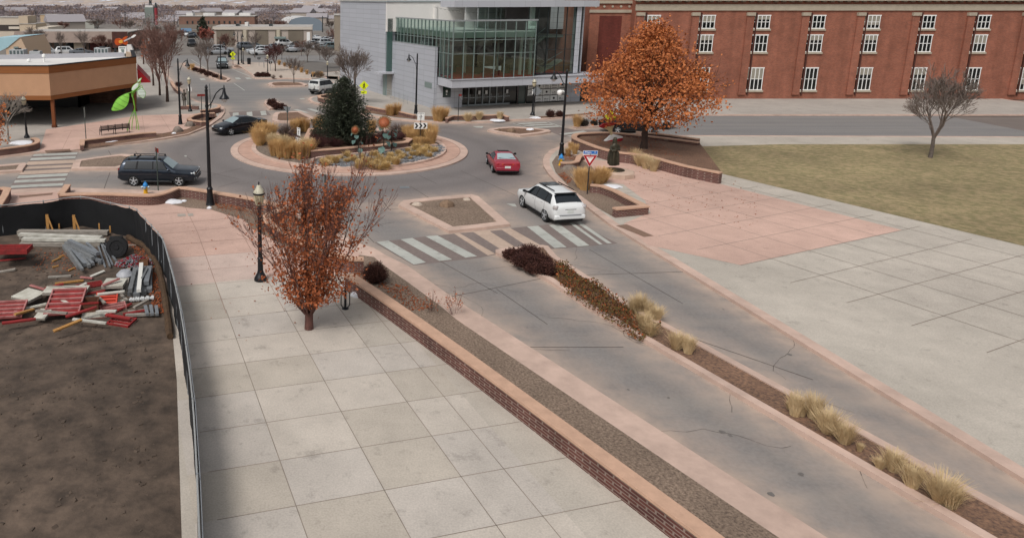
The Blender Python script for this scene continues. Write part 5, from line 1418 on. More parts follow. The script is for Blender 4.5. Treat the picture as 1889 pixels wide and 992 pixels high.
# far parked cars: one small mesh each
r7 = random.Random(3)
def mini(sp, col, name='parked_car'):
    st = sp['st']
    m = car_body(st, 8)
    m.cur = 1
    for s in (-1, 1):
        for p in sp['panes']:
            q = side_pane(st, s, *p, n=2); m.add(q.v, q.f)
        m.cur = 2
        for x in sp['wx']: m.lathe([(sp['r'], -.11), (sp['r'], .11), (.02, .12)], (x, s * sp['ww'], sp['r']), 10, Matrix.Rotation(R(-90 * s), 3, 'X'))
        m.cur = 1
    q = top_pane(st, *sp['windshield']); m.add(q.v, q.f)
    q = top_pane(st, *sp['rear']); m.add(q.v, q.f)
    return m.build(name, [paint(col[0], col[1]), M_carglass, M_tyre])
cols = [('silver', '#9b9fa3'), ('white', '#c9cbcc'), ('greycar', '#5b6066'), ('navy2', '#1c2634'), ('darkred', '#5a1a20'), ('blackcar', '#101215'), ('tealcar', '#5a6b70')]
protos = {}
def mini_at(px, py, kind, ci, head, label, group):
    p = A(px, py)
    key = (kind, ci)
    if key not in protos:
        o = mini({'s': SEDAN, 'u': SUV}[kind], cols[ci]); protos[key] = o
    else:
        o = protos[key].copy(); COL.objects.link(o)
    o.location = (p.x, p.y, .004); o.rotation_euler = (0, 0, head)
    tag(o, label, 'car', group)
    return o
LOT = [(457, 92, 'u', 2), (470, 91, 's', 6), (476, 100, 'u', 0), (491, 96, 's', 0), (489, 84, 's', 2), (483, 102, 's', 1), (502, 93, 's', 2), (521, 86, 's', 3), (527, 86, 'u', 1), (538, 85, 'u', 1), (546, 88, 's', 5), (552, 84, 's', 1), (535, 96, 's', 0), (545, 96, 's', 0), (577, 86, 's', 0), (585, 84, 'u', 1), (596, 83, 's', 0), (604, 85, 'u', 0), (612, 80, 's', 1), (584, 90, 's', 5), (594, 92, 's', 0), (605, 93, 'u', 6), (613, 92, 's', 1), (600, 78, 's', 0), (615, 74, 's', 3), (583, 75, 's', 1)]
words = {0: 'silver', 1: 'white', 2: 'grey', 3: 'dark blue', 4: 'dark red', 5: 'black', 6: 'blue grey'}
def lotword(px): return 'near the beige building front' if px < 515 else 'before the dark end of the beige building' if px < 565 else 'in the crowded right end of the car park'
for px, py, kd, ci in LOT:
    mini_at(px, py, kd, ci, R(r7.choice([20, 25, 200, 110])), f'small {words[ci]} {"high roofed " if kd == "u" else ""}car parked {lotword(px)}', f'{words[ci]} {"tall " if kd == "u" else ""}cars parked {lotword(px)}')
for px, py, kd, ci, lb in ((91, 102, 'u', 0, 'silver car parked first from the left before the brown roofed store'), (126, 102, 'u', 1, 'white pickup like car parked in the middle before the brown roofed store'), (151, 102, 's', 2, 'dark grey car parked before the pale pier of the brown store'), (354, 86, 'u', 5, 'dark vehicle driving on the far street beside the orange tree'), (352, 70, 's', 5, 'dark car waiting on the far street beyond the road sign'), (345, 67, 's', 1, 'white car on the far street left of the dark one'), (356, 68, 's', 3, 'blue car on the far street right of the dark one'),
                            (402, 101, 's', 0, 'silver car parked behind the yellow crossing sign'), (393, 98, 's', 2, 'grey car parked among the bare trees left of the crossing sign'), (410, 98, 'u', 0, 'pale tall car parked behind the street lamp mast'), (1190, 236, 'u', 1, 'white van partly hidden behind the orange tree trunk')):
    mini_at(px, py, kd, ci, R(-75) if px < 360 and px > 340 else R(15 if px < 1000 else 2), lb, None)
# ================================================================ STREET LAMPS, SIGNS, FURNITURE, SCULPTURES
def zat(px, py, top):
    a = A(px, py, 0); return a, AY(px, top, a.y).z
def make_tall_lamp():
    t = thing('street_lamp', '', 'street lamp')
    MB().lathe([(.29, 0), (.29, .06), (.24, .12), (.2, .35), (.155, .75), (.15, .95), (.17, .98), (.17, 1.05), (.13, 1.1), (.11, 1.15)], n=16).build('base', M_black, t)
    MB().lathe([(.105, 1.1), (.075, 6.35), (.095, 6.36), (.095, 6.42)], n=14).build('pole', M_black, t)
    MB().lathe([(.05, 6.42), (.05, 6.46), (.085, 6.53), (.07, 6.6), (.02, 6.68), (0, 6.72)], n=12).build('finial', M_black, t)
    a = MB()
    a.tube([(.05, 0, 5.55), (.2, 0, 5.62), (.35, 0, 5.9), (.5, 0, 6.2), (.72, 0, 6.4), (.92, 0, 6.47)], .032, 7)
    a.tube([(.07, 0, 4.9), (.12, 0, 5.3), (.25, 0, 5.62)], .018, 6)
    a.lathe([(.1, 5.5), (.1, 5.6)], n=12)
    a.build('arm', M_black, t)
    h = MB().lathe([(0, 6.66), (.03, 6.6), (.035, 6.5), (.07, 6.45), (.08, 6.3), (.1, 6.22), (.13, 6.12), (.24, 5.98), (.27, 5.93), (.27, 5.90), (.2, 5.90)], (.93, 0, 0), 16).build('lamp_head', M_black, t)
    MB().lathe([(.19, 5.90), (.14, 5.78), (.06, 5.71), (0, 5.70)], (.93, 0, 0), 14).build('lamp_glass', mat('clear_lamp_glass', '#b9bdbc', .1, spec=.8), h)
    return t
def make_walk_lamp():
    t = thing('path_lamp', '', 'street lamp')
    MB().lathe([(.27, 0), (.27, .07), (.25, .14), (.2, .22), (.14, .34), (.115, .45), (.11, .9), (.125, .92), (.125, .97), (.1, 1.0)], n=18).build('base', M_black, t)
    MB().lathe([(.09, .98), (.075, 3.0), (.1, 3.03), (.1, 3.08), (.075, 3.12), (.09, 3.18), (.14, 3.22)], n=14).build('pole', M_black, t)
    MB().lathe([(.13, 3.2), (.17, 3.32), (.215, 3.5), (.225, 3.66)], n=16).build('lamp_globe', M_lampglass, t)
    MB().lathe([(.235, 3.645), (.245, 3.66), (.245, 3.70), (.232, 3.72)], n=16).build('lamp_band', M_black, t)
    MB().lathe([(.232, 3.72), (.2, 3.82), (.11, 3.93), (.09, 4.0), (.05, 4.03), (0, 4.03)], n=16).build('lamp_cap', M_lampcap, t)
    MB().lathe([(.03, 4.03), (.02, 4.08), (.035, 4.12), (0, 4.19)], n=8).build('finial', M_black, t)
    return t
LT = make_tall_lamp(); first = True
for px, py, top, rz, lb in ((388, 382, 155, 0.25, 'tallest nearest black street lamp standing in the leafy gravel behind the curved brick wall'), (333, 232, 107, .35, 'black arm lamp beside the two boulders on the left pavement'), (767, 212, 98, 2.75, 'black arm lamp in front of the silver panelled wall'), (1035, 290, 127, 2.6, 'black arm lamp with white camera dome standing behind the right hydrant'),
                            (408, 148, 75, .9, 'black lamp mast at the tip of the planted strip with two bare trees'), (440, 121, 58, 2.6, 'tall black lamp mast with left arm right of the far yellow sign'), (446, 118, 62, 1.3, 'second black lamp mast just right of the taller mast by the far yellow sign')):
    a, z = zat(px, py, top)
    s = z / 6.72
    if first: o = LT; first = False; o.location = a; o.rotation_euler.z = rz; o.scale = (s,) * 3
    else: o = copy_tree(LT, a, rz, sc=s)
    tag(o, lb, 'street lamp', 'black street lamps with curved arms')
    if px == 1035: lampD = o
m = MB(); m.lathe([(0, -.24), (.13, -.2), (.2, -.08), (.21, .02), (.17, .1), (.08, .16), (0, .17)], (.42, 0, 4.95), 14); m.tube([(.08, 0, 5.0), (.3, 0, 5.08)], .04, 6)
cd_ = m.build('camera_dome', M_signwhite, lampD)
WL = make_walk_lamp(); first = True
for px, py, top, lb in ((481, 522, 340, 'large black path lamp with frosted globe beside the red leaved tree on the plaza'), (351, 208, 142, 'black path lamp with white notice plate by the standing statue'), (50, 257, 178, 'black path lamp under the tan building beside the small bare tree'), (982, 215, 146, 'black path lamp in front of the black and white posters'), (655, 193, 132, 'path lamp showing above the top of the spruce beside a bare tree'), (604, 152, 114, 'path lamp by the parking lot left of the silver building'), (494, 141, 101, 'path lamp behind the dark shrub bed on the far pavement'), (449, 120, 92, 'thin short path lamp right of the two far masts'), (593, 290, 250, None)):
    if lb is None: continue
    a, z = zat(px, py, top)
    s = max(.7, z / 4.19)
    a.z = KH
    if first: o = WL; first = False; o.location = a; o.scale = (s,) * 3
    else: o = copy_tree(WL, a, r3.uniform(0, 3), sc=s)
    tag(o, lb, 'street lamp', 'black path lamps with frosted globes')
    if px in (351, 982):
        MB().b2(-.22, .22, -.16, -.13, 2.35, 2.85).build('notice_plate', M_signwhite, o)

# ---- text helper
def text(parent, body, loc, size, m, rot, name='lettering', align='CENTER'):
    cu = bpy.data.curves.new(name, 'FONT'); cu.body = body; cu.size = size; cu.align_x = align; cu.align_y = 'CENTER'; cu.extrude = .002
    o = bpy.data.objects.new(name, cu); COL.objects.link(o)
    dg = bpy.context.evaluated_depsgraph_get()
    me_t = bpy.data.meshes.new_from_object(o.evaluated_get(dg)); bpy.data.objects.remove(o)
    me_t.materials.clear(); me_t.materials.append(m)
    o = bpy.data.objects.new(name, me_t); COL.objects.link(o); o.parent = parent; o.location = loc; o.rotation_euler = rot
    return o
FACE = (R(90), 0, 0)     # lettering upright, read from -y
def plate(parent, pts, m, name='sign_plate', y=0.0, th=.012):
    """flat plate in the xz plane facing -y"""
    n = len(pts)
    vs = [(x, y, z) for x, z in pts] + [(x, y + th, z) for x, z in pts]
    if sum(pts[i - 1][0] * pts[i][1] - pts[i][0] * pts[i - 1][1] for i in range(n)) < 0:
        vs = [(x, y, z) for x, z in pts[::-1]] + [(x, y + th, z) for x, z in pts[::-1]]
    fs = [tuple(range(n)), tuple(range(2 * n - 1, n - 1, -1))] + [(i, n + i, n + (i + 1) % n, (i + 1) % n) for i in range(n)]
    return MB().add(vs, fs).build(name, m, parent, smooth_angle=0)
def rect(cx, cz, w, h): return [(cx - w / 2, cz - h / 2), (cx + w / 2, cz - h / 2), (cx + w / 2, cz + h / 2), (cx - w / 2, cz + h / 2)]
def dia(cx, cz, r): return [(cx, cz - r), (cx + r, cz), (cx, cz + r), (cx - r, cz)]
def tri(cx, zt, w): return [(cx - w / 2, zt), (cx, zt - w * .87), (cx + w / 2, zt)]
M_post = mat('sign_post_dark', '#26282b', .5)
M_postg = mat('sign_post_green', '#3a4540', .5)
def signpost(name, label, px, py, top, rz=0.0, m=None, r=.035, z0=KH):
    a, z = zat(px, py, top); 
    t = thing(name, label, 'sign', (a.x, a.y, z0), rz)
    MB().tube([(0, .03, -.1), (0, .03, z - z0)], r, 8).build('post', m or M_post, t)
    return t, z - z0
# yield sign with street name
t, h = signpost('yield_sign', 'red and white yield sign under a blue street name blade on the right corner', 1083, 362, 279, R(-4))
W_ = .86
plate(t, tri(0, h - .22, W_), M_signwhite); plate(t, tri(0, h - .245, W_ * .92), M_signred, 'red_border', -.006, .005); plate(t, tri(0, h - .34, W_ * .5), M_signwhite, 'white_centre', -.012, .005)
text(t, 'YIELD', (0, -.016, h - .40), .105, M_signred, FACE)
b = plate(t, rect(0, h - .08, .84, .22), M_signwhite, 'name_blade'); plate(b, rect(0, h - .08, .80, .18), M_signblue, 'blade_face', -.004, .003)
text(b, 'Main', (-.14, -.008, h - .08), .2, M_signwhite, FACE); text(b, 'St', (.26, -.008, h - .06), .11, M_signwhite, FACE)
# sign on left near wall seen from behind
t, h = signpost('street_sign', 'sign post with red brown name blade and grey triangle back beside the dark estate car', 293, 355, 273, R(165), M_postg)
plate(t, rect(0, h - .14, .5, .26), M_signbrown, 'name_blade', -.01); plate(t, tri(0, h - .30, .66), M_signback, 'sign_back')
t.rotation_euler.z = R(125)
t, h = signpost('street_sign', 'grey sign seen edge on at the end of the left planter near the bench', 160, 263, 198, R(100), M_postg)
plate(t, rect(0, h - .42, .6, .8), M_signback, 'sign_back')
t, h = signpost('street_sign', 'sign post with red brown name blade in the small brick planter at left kerb', 373, 227, 174, R(10))
plate(t, rect(-.02, h - .1, .72, .2), M_signbrown, 'name_blade')
t, h = signpost('street_sign', 'bare grey post standing at the pavement tip behind the tall lamp', 388, 199, 155, 0, M_postg)
plate(t, rect(0, h - .3, .08, .5), M_signback, 'sign_back')
t, h = signpost('street_sign', 'grey sign back on a green post in front of the shrub island', 530.5, 240, 196, R(172), M_postg)
plate(t, tri(0, h - .05, .74), M_signback, 'sign_back')
t, h = signpost('street_sign', 'small red brown sign on thin post before the glass doors', 845, 226, 174, R(15))
plate(t, rect(.12, h - .1, .3, .2), M_signbrown, 'name_blade'); plate(t, tri(.16, h - .22, .4), M_signback, 'sign_back')
t, h = signpost('street_sign', 'grey diamond sign back beside the lamp at the poster window', 985, 219, 159, R(170))
plate(t, dia(-.14, h - .48, .48), M_signback, 'sign_back')
t, h = signpost('street_sign', 'grey sign board seen from behind amid the branches of the red leaved tree', 600, 400, 322, R(150), M_postg)
plate(t, tri(0, h, .8), M_signback, 'sign_back')
# pedestrian signs
def ped_sign(px, py, top, label, arrow=True, flip=1):
    t, h = signpost('crossing_sign', label, px, py, top)
    r = .52
    p = plate(t, dia(0, h - r + .02, r), M_yellow)
    f = MB(); z = h - r
    def blk(pts): f.add([(flip * x, -.008, z + zz) for x, zz in pts], [tuple(range(len(pts)))])
    f.lathe([(.055, 0), (.055, .002), (0, .002)], (flip * .02, -.007, z + .25), 10, Matrix.Rotation(R(90), 3, 'X'))
    blk([(-.05, -.02), (.07, -.02), (.08, .18), (-.04, .18)]); blk([(-.05, 0), (.02, 0), (-.08, -.3), (-.16, -.28)]); blk([(0, 0), (.07, 0), (.17, -.28), (.1, -.31)]); blk([(-.04, .17), (-.01, .12), (-.15, 0), (-.18, .03)]); blk([(.06, .17), (.08, .11), (.2, .03), (.17, 0)])
    f.build('walking_figure', M_blackmatte, p, smooth_angle=0)
    if arrow:
        q = plate(t, rect(0, h - 2 * r - .18, .62, .32), M_yellow, 'arrow_plate')
        g = MB(); g.add([(-.16 * flip, -.008, h - 2 * r - .26), (-.10 * flip, -.008, h - 2 * r - .12), (-.06 * flip, -.008, h - 2 * r - .2), (.18 * flip, -.008, h - 2 * r - .07), (.14 * flip, -.008, h - 2 * r - .12), (-.04 * flip, -.008, h - 2 * r - .25)], [(0, 1, 2, 5), (2, 3, 4, 5)]); g.build('arrow', M_blackmatte, q, smooth_angle=0)
    return t
ped_sign(671, 199, 149.5, 'yellow green walking figure diamond above the right shoulder of the spruce')
ped_sign(430, 121, 95, 'yellow green walking figure sign far up the street by the lamp masts')
ped_sign(1124, 243, 204, 'yellow sign glimpsed through the orange tree above the black saloon', arrow=False)
# roundabout chevrons
def chevron(px, py, top, rz, label):
    t, h = signpost('chevron_sign', label, px, py, top, rz, z0=.2)
    p = plate(t, rect(0, h - .3, .56, .62), M_signwhite, 'direction_plate')
    g = MB()
    for k in range(5): g.b2(-.2 + k * .085, -.14 + k * .085, -.006, -.001, h - .09 + .02 * (k % 2), h - .04)
    g.tube([(0, -.006, h - .5), (0, -.006, h - .36), (.05, -.006, h - .3), (.02, -.006, h - .2)], .014, 5)
    for a_ in (0, 2.1, 4.2): g.bar((.1 * math.cos(a_), -.004, h - .36 + .1 * math.sin(a_)), (.1 * math.cos(a_ + 1.2), -.004, h - .36 + .1 * math.sin(a_ + 1.2)), .03, .006, up=(0, 1, 0))
    g.build('symbols', M_blackmatte, p)
    zc = h - 1.06
    q = plate(t, rect(0, zc, 1.06, .50), M_signwhite, 'chevron_board')
    g = MB()
    for k in (-.33, 0, .33):
        x_ = k - .06
        g.add([(x_ - .09, -.006, zc + .2), (x_ + .06, -.006, zc + .2), (x_ + .20, -.006, zc), (x_ + .06, -.006, zc - .2), (x_ - .09, -.006, zc - .2), (x_ + .05, -.006, zc)], [(0, 5, 2, 1), (5, 4, 3, 2)])
    g.build('chevrons', M_blackmatte, q, smooth_angle=0)
    return t
chevron(775, 268, 208, R(2), 'black and white chevron board under a round arrow plate in the right hand grasses')
chevron(551, 272, 236, R(-62), 'black and white chevron board turned sideways in the left hand grasses')
# far gantry sign
a, z = zat(368, 72, 45)
t = thing('gantry_sign', 'thin grey mast with long arm and blue sign over the far street', 'sign', a)
MB().tube([(0, 0, 0), (0, 0, z)], .12, 7).build('mast', M_steel, t)
l = AY(337, 55.5, a.y) - a
MB().tube([(0, 0, l.z), (l.x, 0, l.z)], .08, 6).build('arm', M_steel, t)
plate(t, rect(l.x * .78, l.z, 3.0, .9), mat('blue_grey_sign', '#6f8fae', .5), 'sign_panel', -.15)

# ---- hydrants
def make_hydrant():
    t = thing('fire_hydrant', '', 'hydrant')
    MB().lathe([(.17, 0), (.17, .05), (.12, .07), (.115, .42), (.13, .44), (.13, .48)], n=14).build('barrel', mat('hydrant_yellow', '#d0a01c', .5), t)
    c = MB().lathe([(.15, .48), (.15, .52), (.135, .6), (.09, .68), (.04, .72), (.035, .78), (0, .78)], n=14).build('bonnet', mat('hydrant_blue', '#2b7fc0', .5), t)
    m = MB()
    for rz in (0, R(180), R(-90)):
        MX = Matrix.Rotation(rz, 3, 'Z') @ Matrix.Rotation(R(90), 3, 'Y')
        m.lathe([(.06, .1), (.06, .17), (.085, .17), (.085, .22), (.03, .24), (.03, .27), (0, .27)], (0, 0, .42), 10, MX)
    m.build('outlet_caps', mat('outlet_grey', '#8fa0ab', .4, metal=.4), t)
    return t
HY = make_hydrant()
HY.location = A(269, 357, KH); HY.scale = (1.0,) * 3; tag(HY, 'yellow fire hydrant with blue top on the pavement in front of the dark estate car', 'hydrant', 'yellow and blue hydrants')
HY.location = A(269, 358, KH)
o = copy_tree(HY, A(1034.5, 305, KH), .5, 'yellow fire hydrant with blue top at the foot of the right lamp post', sc=1.05)

# ---- bike rack, bench, bin, meters
a = A(637, 569, KH)
t = thing('bike_rack', 'black bike rack of one post with oval hoop beside the snow and brick wall', 'bike rack', a)
MB().lathe([(.13, 0), (.13, .02), (.05, .03), (.045, .05), (.045, .88), (.03, .92), (0, .93)], n=12).build('post', M_black, t)
ov = [(.16 * (1 if math.cos(u) > 0 else -1) * min(1, abs(math.cos(u)) * 1.3), -.05, .4 + .34 * max(-1, min(1, math.sin(u) * 1.05))) for u in [2 * math.pi * k / 28 for k in range(29)]]
MB().tube(ov, .02, 7).build('hoop', M_black, t)
b0, b1 = A(186, 251, KH), A(241, 245, KH)
d = (b1 - b0); L = d.length; rz = math.atan2(d.y, d.x)
t = thing('bench', 'dark slatted metal bench backing onto the left planter near the leaf sculpture', 'bench', b0, rz)
mb = MB()
for k in range(5): mb.b2(0.05, L - .05, .02 + .03 * k / 5, .045 + .03 * k / 5, .42 + .085 * k, .48 + .085 * k)
for k in range(5): mb.b2(.04 + (L - .12) * k / 4, .1 + (L - .12) * k / 4, .05, .09, .3, .86)
mb.build('backrest', mat('bench_brown', '#2b2120', .6), t)
mb = MB()
for k in range(5): mb.b2(.05, L - .05, .12 + .09 * k, .19 + .09 * k, .41, .44)
mb.build('seat', mat('bench_brown', '#2b2120', .6), t)
for x in (.1, L * .5, L - .1):
    m = MB(); m.tube([(x, .55, 0), (x, .5, .4), (x, .08, .4), (x, .0, 0)], .025, 6); m.tube([(x, .5, .42), (x, .5, .62), (x, .1, .64)], .02, 6); m.build('leg', M_black, t)
a = A(459.5, 119, KH)
t = thing('litter_bin', 'black round litter bin on the far pavement beside the lamp masts', 'litter bin', a)
MB().lathe([(.3, 0), (.33, .9)], n=12).build('drum', M_black, t); MB().lathe([(.36, .9), (.36, 1.0), (.2, 1.1), (0, 1.1)], n=12).build('lid', M_black, t)
a = A(427, 107); t = thing('litter_bin', 'dark litter bin at the parked cars behind the yellow crossing sign', 'litter bin', A(424, 106, 0))
MB().lathe([(.35, 0), (.38, 1.0)], n=12).build('drum', M_black, t); MB().lathe([(.4, 1.0), (.2, 1.2), (0, 1.2)], n=12).build('lid', M_black, t)
def make_meter():
    t = thing('parking_meter', '', 'parking meter')
    MB().tube([(0, 0, 0), (0, 0, 1.1)], .035, 8).build('post', M_steel, t)
    MB().tube([(-.16, 0, 1.12), (.16, 0, 1.12)], .03, 6).build('yoke', M_black, t)
    for s in (-1, 1): MB().lathe([(.05, 0), (.1, .08), (.11, .24), (.08, .34), (0, .38)], (s * .16, 0, 1.12), 10, sy=.6).build('meter_head', M_black, t)
    return t
PM = make_meter(); PM.location = A(577, 158, KH); tag(PM, 'twin headed parking meter on the tree island behind the white off-roader', 'parking meter', 'twin parking meters')
for px, py, lb in ((478, 122, 'twin headed parking meter on the far white pavement near the bin'), (499, 131, 'twin headed parking meter behind the path lamp and dark shrubs'), (298, 150, 'parking meter on the left pavement under the large bare tree')):
    copy_tree(PM, A(px, py, KH), .4, lb)
for px, py, lb in ((487, 125, 'thin grey bollard post on the far pavement'),):
    m = MB().tube([(0, 0, 0), (0, 0, .95)], .06, 8).build('bollard', M_steel); m.location = A(px, py, KH); tag(m, lb, 'bollard')

# ---- green leaf sculpture
Y0 = A(246, 243).y
base = A(246, 243, KH)
t = thing('leaf_sculpture', 'tall green metal sprout sculpture with one big green leaf and pale leaves', 'sculpture', base)
def LP(px, py, dy=0.0): return AY(px, py, Y0) + Vector((0, dy, 0)) - base
M_lg = mat('leaf_green_paint', '#86c84e', .5, var=.08, scale=2); M_lw = mat('leaf_pale_paint', '#cfd9d0', .5); M_ld = mat('leaf_stem_green', '#6fae3c', .5)
m = MB()
for i, (q, dy) in enumerate((([(237, 243), (238, 230), (243, 214), (249, 200), (247, 186), (244, 172), (253, 163)], -.25), ([(242, 243), (243, 228), (246, 213), (248.5, 200), (247, 186), (244.5, 172), (257, 160)], .2), ([(256.5, 243), (255, 230), (252, 215), (249, 203), (246.5, 186), (243.5, 173), (260, 163)], 0), ([(250, 243), (250.5, 230), (249, 215), (248.5, 200)], .35), ([(247, 195), (245, 178), (250, 168), (261, 158), (263, 166)], .1))):
    P = smooth([LP(x, y, dy * (1 - k / len(q))) for k, (x, y) in enumerate(q)], 4, False)
    m.tube(P, [.036 - .014 * k / len(P) for k in range(len(P))], 6)
m.tube(smooth([LP(237, 172), LP(243, 170), LP(256, 160), LP(259, 150)], 4, False), .035, 6)
m.build('stem', M_ld, t)
def leafplate(outline, m_, name, bow=.12, vein=True):
    c = Vector((sum(p[0] for p in outline) / len(outline), sum(p[1] for p in outline) / len(outline)))
    P = smooth([LP(x, y) for x, y in outline], 4)
    cen = LP(c.x, c.y)
    n = len(P)
    vs = [cen + Vector((0, -bow, 0))] + [p for p in P] + [cen + Vector((0, -bow + .03, 0))] + [p + Vector((0, .03, 0)) for p in P]
    fs = []
    for i in range(n):
        j = (i + 1) % n
        fs += [(0, 1 + i, 1 + j), (n + 1, n + 2 + j, n + 2 + i), (1 + i, n + 2 + i, n + 2 + j, 1 + j)]
    o = MB().add(vs, fs).build(name, m_, t)
    k = MB(); k.tube(P + [P[0]], .02, 5); k.build('leaf_rim', M_ld, o)
    if vein:
        k = MB()
        tip = P[0]
        for f in (.2, .4, .6, .8):
            i1 = int(n * f * .5); i2 = n - 1 - i1
            k.tube([P[i1] + Vector((0, -.02, 0)), (P[i1] + P[i2]) / 2 + Vector((0, -bow * .9 - .02, 0)), P[i2] + Vector((0, -.02, 0))], .012, 4)
        k.build('leaf_veins', mat('vein_green', '#4f7f34', .6), o)
leafplate([(206.5, 203.8), (209, 194), (216, 183), (226, 176), (237, 172.5), (237.5, 184), (233, 196), (222, 203)], M_lg, 'large_leaf')
leafplate([(243, 167), (245, 159), (254.5, 152.5), (255, 160), (250, 166)], M_lw, 'pale_leaf', .06, False)
leafplate([(264, 181.5), (256, 176), (253.5, 168), (261, 162), (268, 170), (268, 177)], M_lw, 'pale_leaf', .06)
leafplate([(254, 152), (256, 147), (261, 144), (259, 149)], M_lw, 'pale_leaf', .03, False)

# ---- metal sunflowers
M_petal = mat('rust_petal', '#6b5334', .6, metal=.3, var=.25, scale=8); M_seed = mat('copper_disc', '#8a4a2a', .55, metal=.3, var=.3, scale=9, bump=.6, bscale=20); M_patina = mat('patina_leaf', '#66827a', .6, metal=.2, col2='#49605c', scale=4); M_stemm = mat('bronze_stem', '#37332c', .6, metal=.4)
def sunflower(px, py, hx, hy, rad, label, tilt, leaves, seed):
    rr_ = random.Random(seed)
    b = A(px, py, .2); hd = AY(hx, hy, b.y - .15) - b
    t = thing('metal_sunflower', label, 'sculpture', b)
    st_ = smooth([Vector((0, 0, 0)), Vector((hd.x * .2 + .06, 0, hd.z * .35)), Vector((hd.x * .6 - .04, .05, hd.z * .75)), hd + Vector((0, .1, 0))], 5, False)
    MB().tube(st_, .045, 7).build('stem', M_stemm, t)
    MX = Matrix.Rotation(tilt[1], 3, 'Z') @ Matrix.Rotation(R(90) - tilt[0], 3, 'X')
    if rad:
        m = MB()
        for ring_, nn, L_ in ((0, 20, rad * .55), (1, 20, rad * .42)):
            for k in range(nn):
                a_ = 2 * math.pi * (k + ring_ * .5) / nn
                d_ = Vector((math.cos(a_), math.sin(a_), 0)); e_ = Vector((-d_.y, d_.x, 0))
                p0 = d_ * rad * .72; p1 = d_ * (rad * .72 + L_ * rr_.uniform(.7, 1.1)) + Vector((0, 0, -.06 + .1 * ring_))
                mid = (p0 + p1) / 2 + Vector((0, 0, .03))
                m.add([hd + MX @ q for q in (p0, mid + e_ * rad * .09, p1, mid - e_ * rad * .09)], [(0, 1, 2, 3)])
        m.build('petals', M_petal, t)
        MB().lathe([(rad * .78, -.05), (rad * .8, .04), (rad * .6, .12), (rad * .3, .16), (0, .17)], hd, 20, MX).build('flower_disc', M_seed, t)
    for (f, ang, s, dx) in leaves:
        p = st_[int(f * (len(st_) - 1))]
        d_ = Vector((math.cos(ang), math.sin(ang), 0))
        e_ = Vector((-d_.y, d_.x, 0))
        o_ = p + d_ * .12
        tip = o_ + d_ * s * .75 + Vector((0, 0, -s * .75))
        mid = o_ + d_ * s * .5 + Vector((0, 0, -s * .15))
        q = [o_, mid + e_ * s * .45, tip * .5 + mid * .5 + e_ * s * .4, tip, tip * .5 + mid * .5 - e_ * s * .4, mid - e_ * s * .45, mid + Vector((0, 0, -.06))]
        MB().add([p, o_] + q[1:], [(1, 2, 7), (2, 3, 7), (3, 4, 7), (4, 5, 7), (5, 6, 7), (6, 1, 7)]).build('leaf', M_patina, t)
sunflower(706, 286, 708.5, 226, .50, 'large metal sunflower with broad copper disc facing the street', (R(35), R(-12)), [(.3, -2.0, .62, 0), (.42, -.6, .55, 0), (.5, 2.8, .5, 0), (.62, -1.2, .5, 0), (.7, .2, .42, 0), (.8, -2.2, .4, 0)], 1)
sunflower(661, 285, 655, 240, .3, 'smaller metal sunflower in front of the spruce', (R(15), R(-25)), [(.3, -1.3, .45, 0), (.5, -.3, .42, 0), (.55, -2.4, .42, 0), (.75, -1.4, .4, 0), (.85, -2.8, .3, 0)], 2)
sunflower(721, 279, 724, 240, 0.0, 'headless metal sunflower stalk with patina leaves beside the largest flower', (0, 0), [(.45, -1.0, .45, 0), (.6, 0, .45, 0), (.7, -2.2, .42, 0), (.85, -.6, .42, 0), (.95, -2.9, .36, 0), (1, -.2, .4, 0)], 3)

# ---- bronze figures: rough solids fused into one skin
def fuse(mb, name, m, parent, vox=.03, sm=2):
    o = mb.build(name, m, None)
    r_ = o.modifiers.new('fuse', 'REMESH'); r_.mode = 'VOXEL'; r_.voxel_size = vox
    s_ = o.modifiers.new('soften', 'SMOOTH'); s_.iterations = sm; s_.factor = .5
    dg = bpy.context.evaluated_depsgraph_get()
    nm = bpy.data.meshes.new_from_object(o.evaluated_get(dg)); o.modifiers.clear(); o.data = nm
    nm.materials.clear(); nm.materials.append(m)
    nm.polygons.foreach_set('use_smooth', [True] * len(nm.polygons))
    o.parent = parent
    return o
M_bronze = mat('dark_bronze', '#4a4334', .5, metal=.45, col2='#2f2f27', scale=5)
sb_ = A(1133, 331, KH)
ped_ = thing('statue_plinth', 'low pale octagonal stone plinth under the robed bronze statue', 'plinth', A(1141, 325, KH))
mb = MB(); mb.lathe([(1.02, 0), (1.02, .28), (.95, .36), (.5, .40), (0, .40)], n=8); mb.build('stone_block', mat('plinth_stone', '#b9a291', .85, var=.1, scale=2), ped_)
MB().lathe([(.62, .40), (.58, .45), (0, .46)], (-.25, .05, 0), 20).build('bronze_base', M_bronze, ped_)
st_ = thing('bronze_statue', 'dark bronze statue of a robed standing figure with folded arms on the octagonal plinth', 'statue', A(1132.5, 322, KH) + Vector((0, .25, .57)), R(10))
mb = MB()
mb.lathe([(.30, 0), (.31, .1), (.27, .5), (.24, .85), (.22, 1.0), (.25, 1.2), (.24, 1.36), (.14, 1.46), (.075, 1.5), (.07, 1.58)], n=16, sy=.75)
mb.lathe([(0, 1.54), (.07, 1.56), (.105, 1.66), (.105, 1.75), (.07, 1.83), (0, 1.85)], n=14, sy=1.1)
mb.lathe([(.14, 1.44), (.15, 1.58), (.135, 1.75), (.1, 1.86), (0, 1.89)], (0, .04, 0), 12)
mb.tube([(-.22, 0, 1.36), (-.31, -.05, 1.1), (-.24, -.2, .98), (.05, -.26, 1.05)], [.085, .085, .075, .055], 8)
mb.tube([(.22, 0, 1.36), (.31, -.05, 1.12), (.22, -.2, 1.06), (-.08, -.27, 1.14)], [.085, .085, .075, .055], 8)
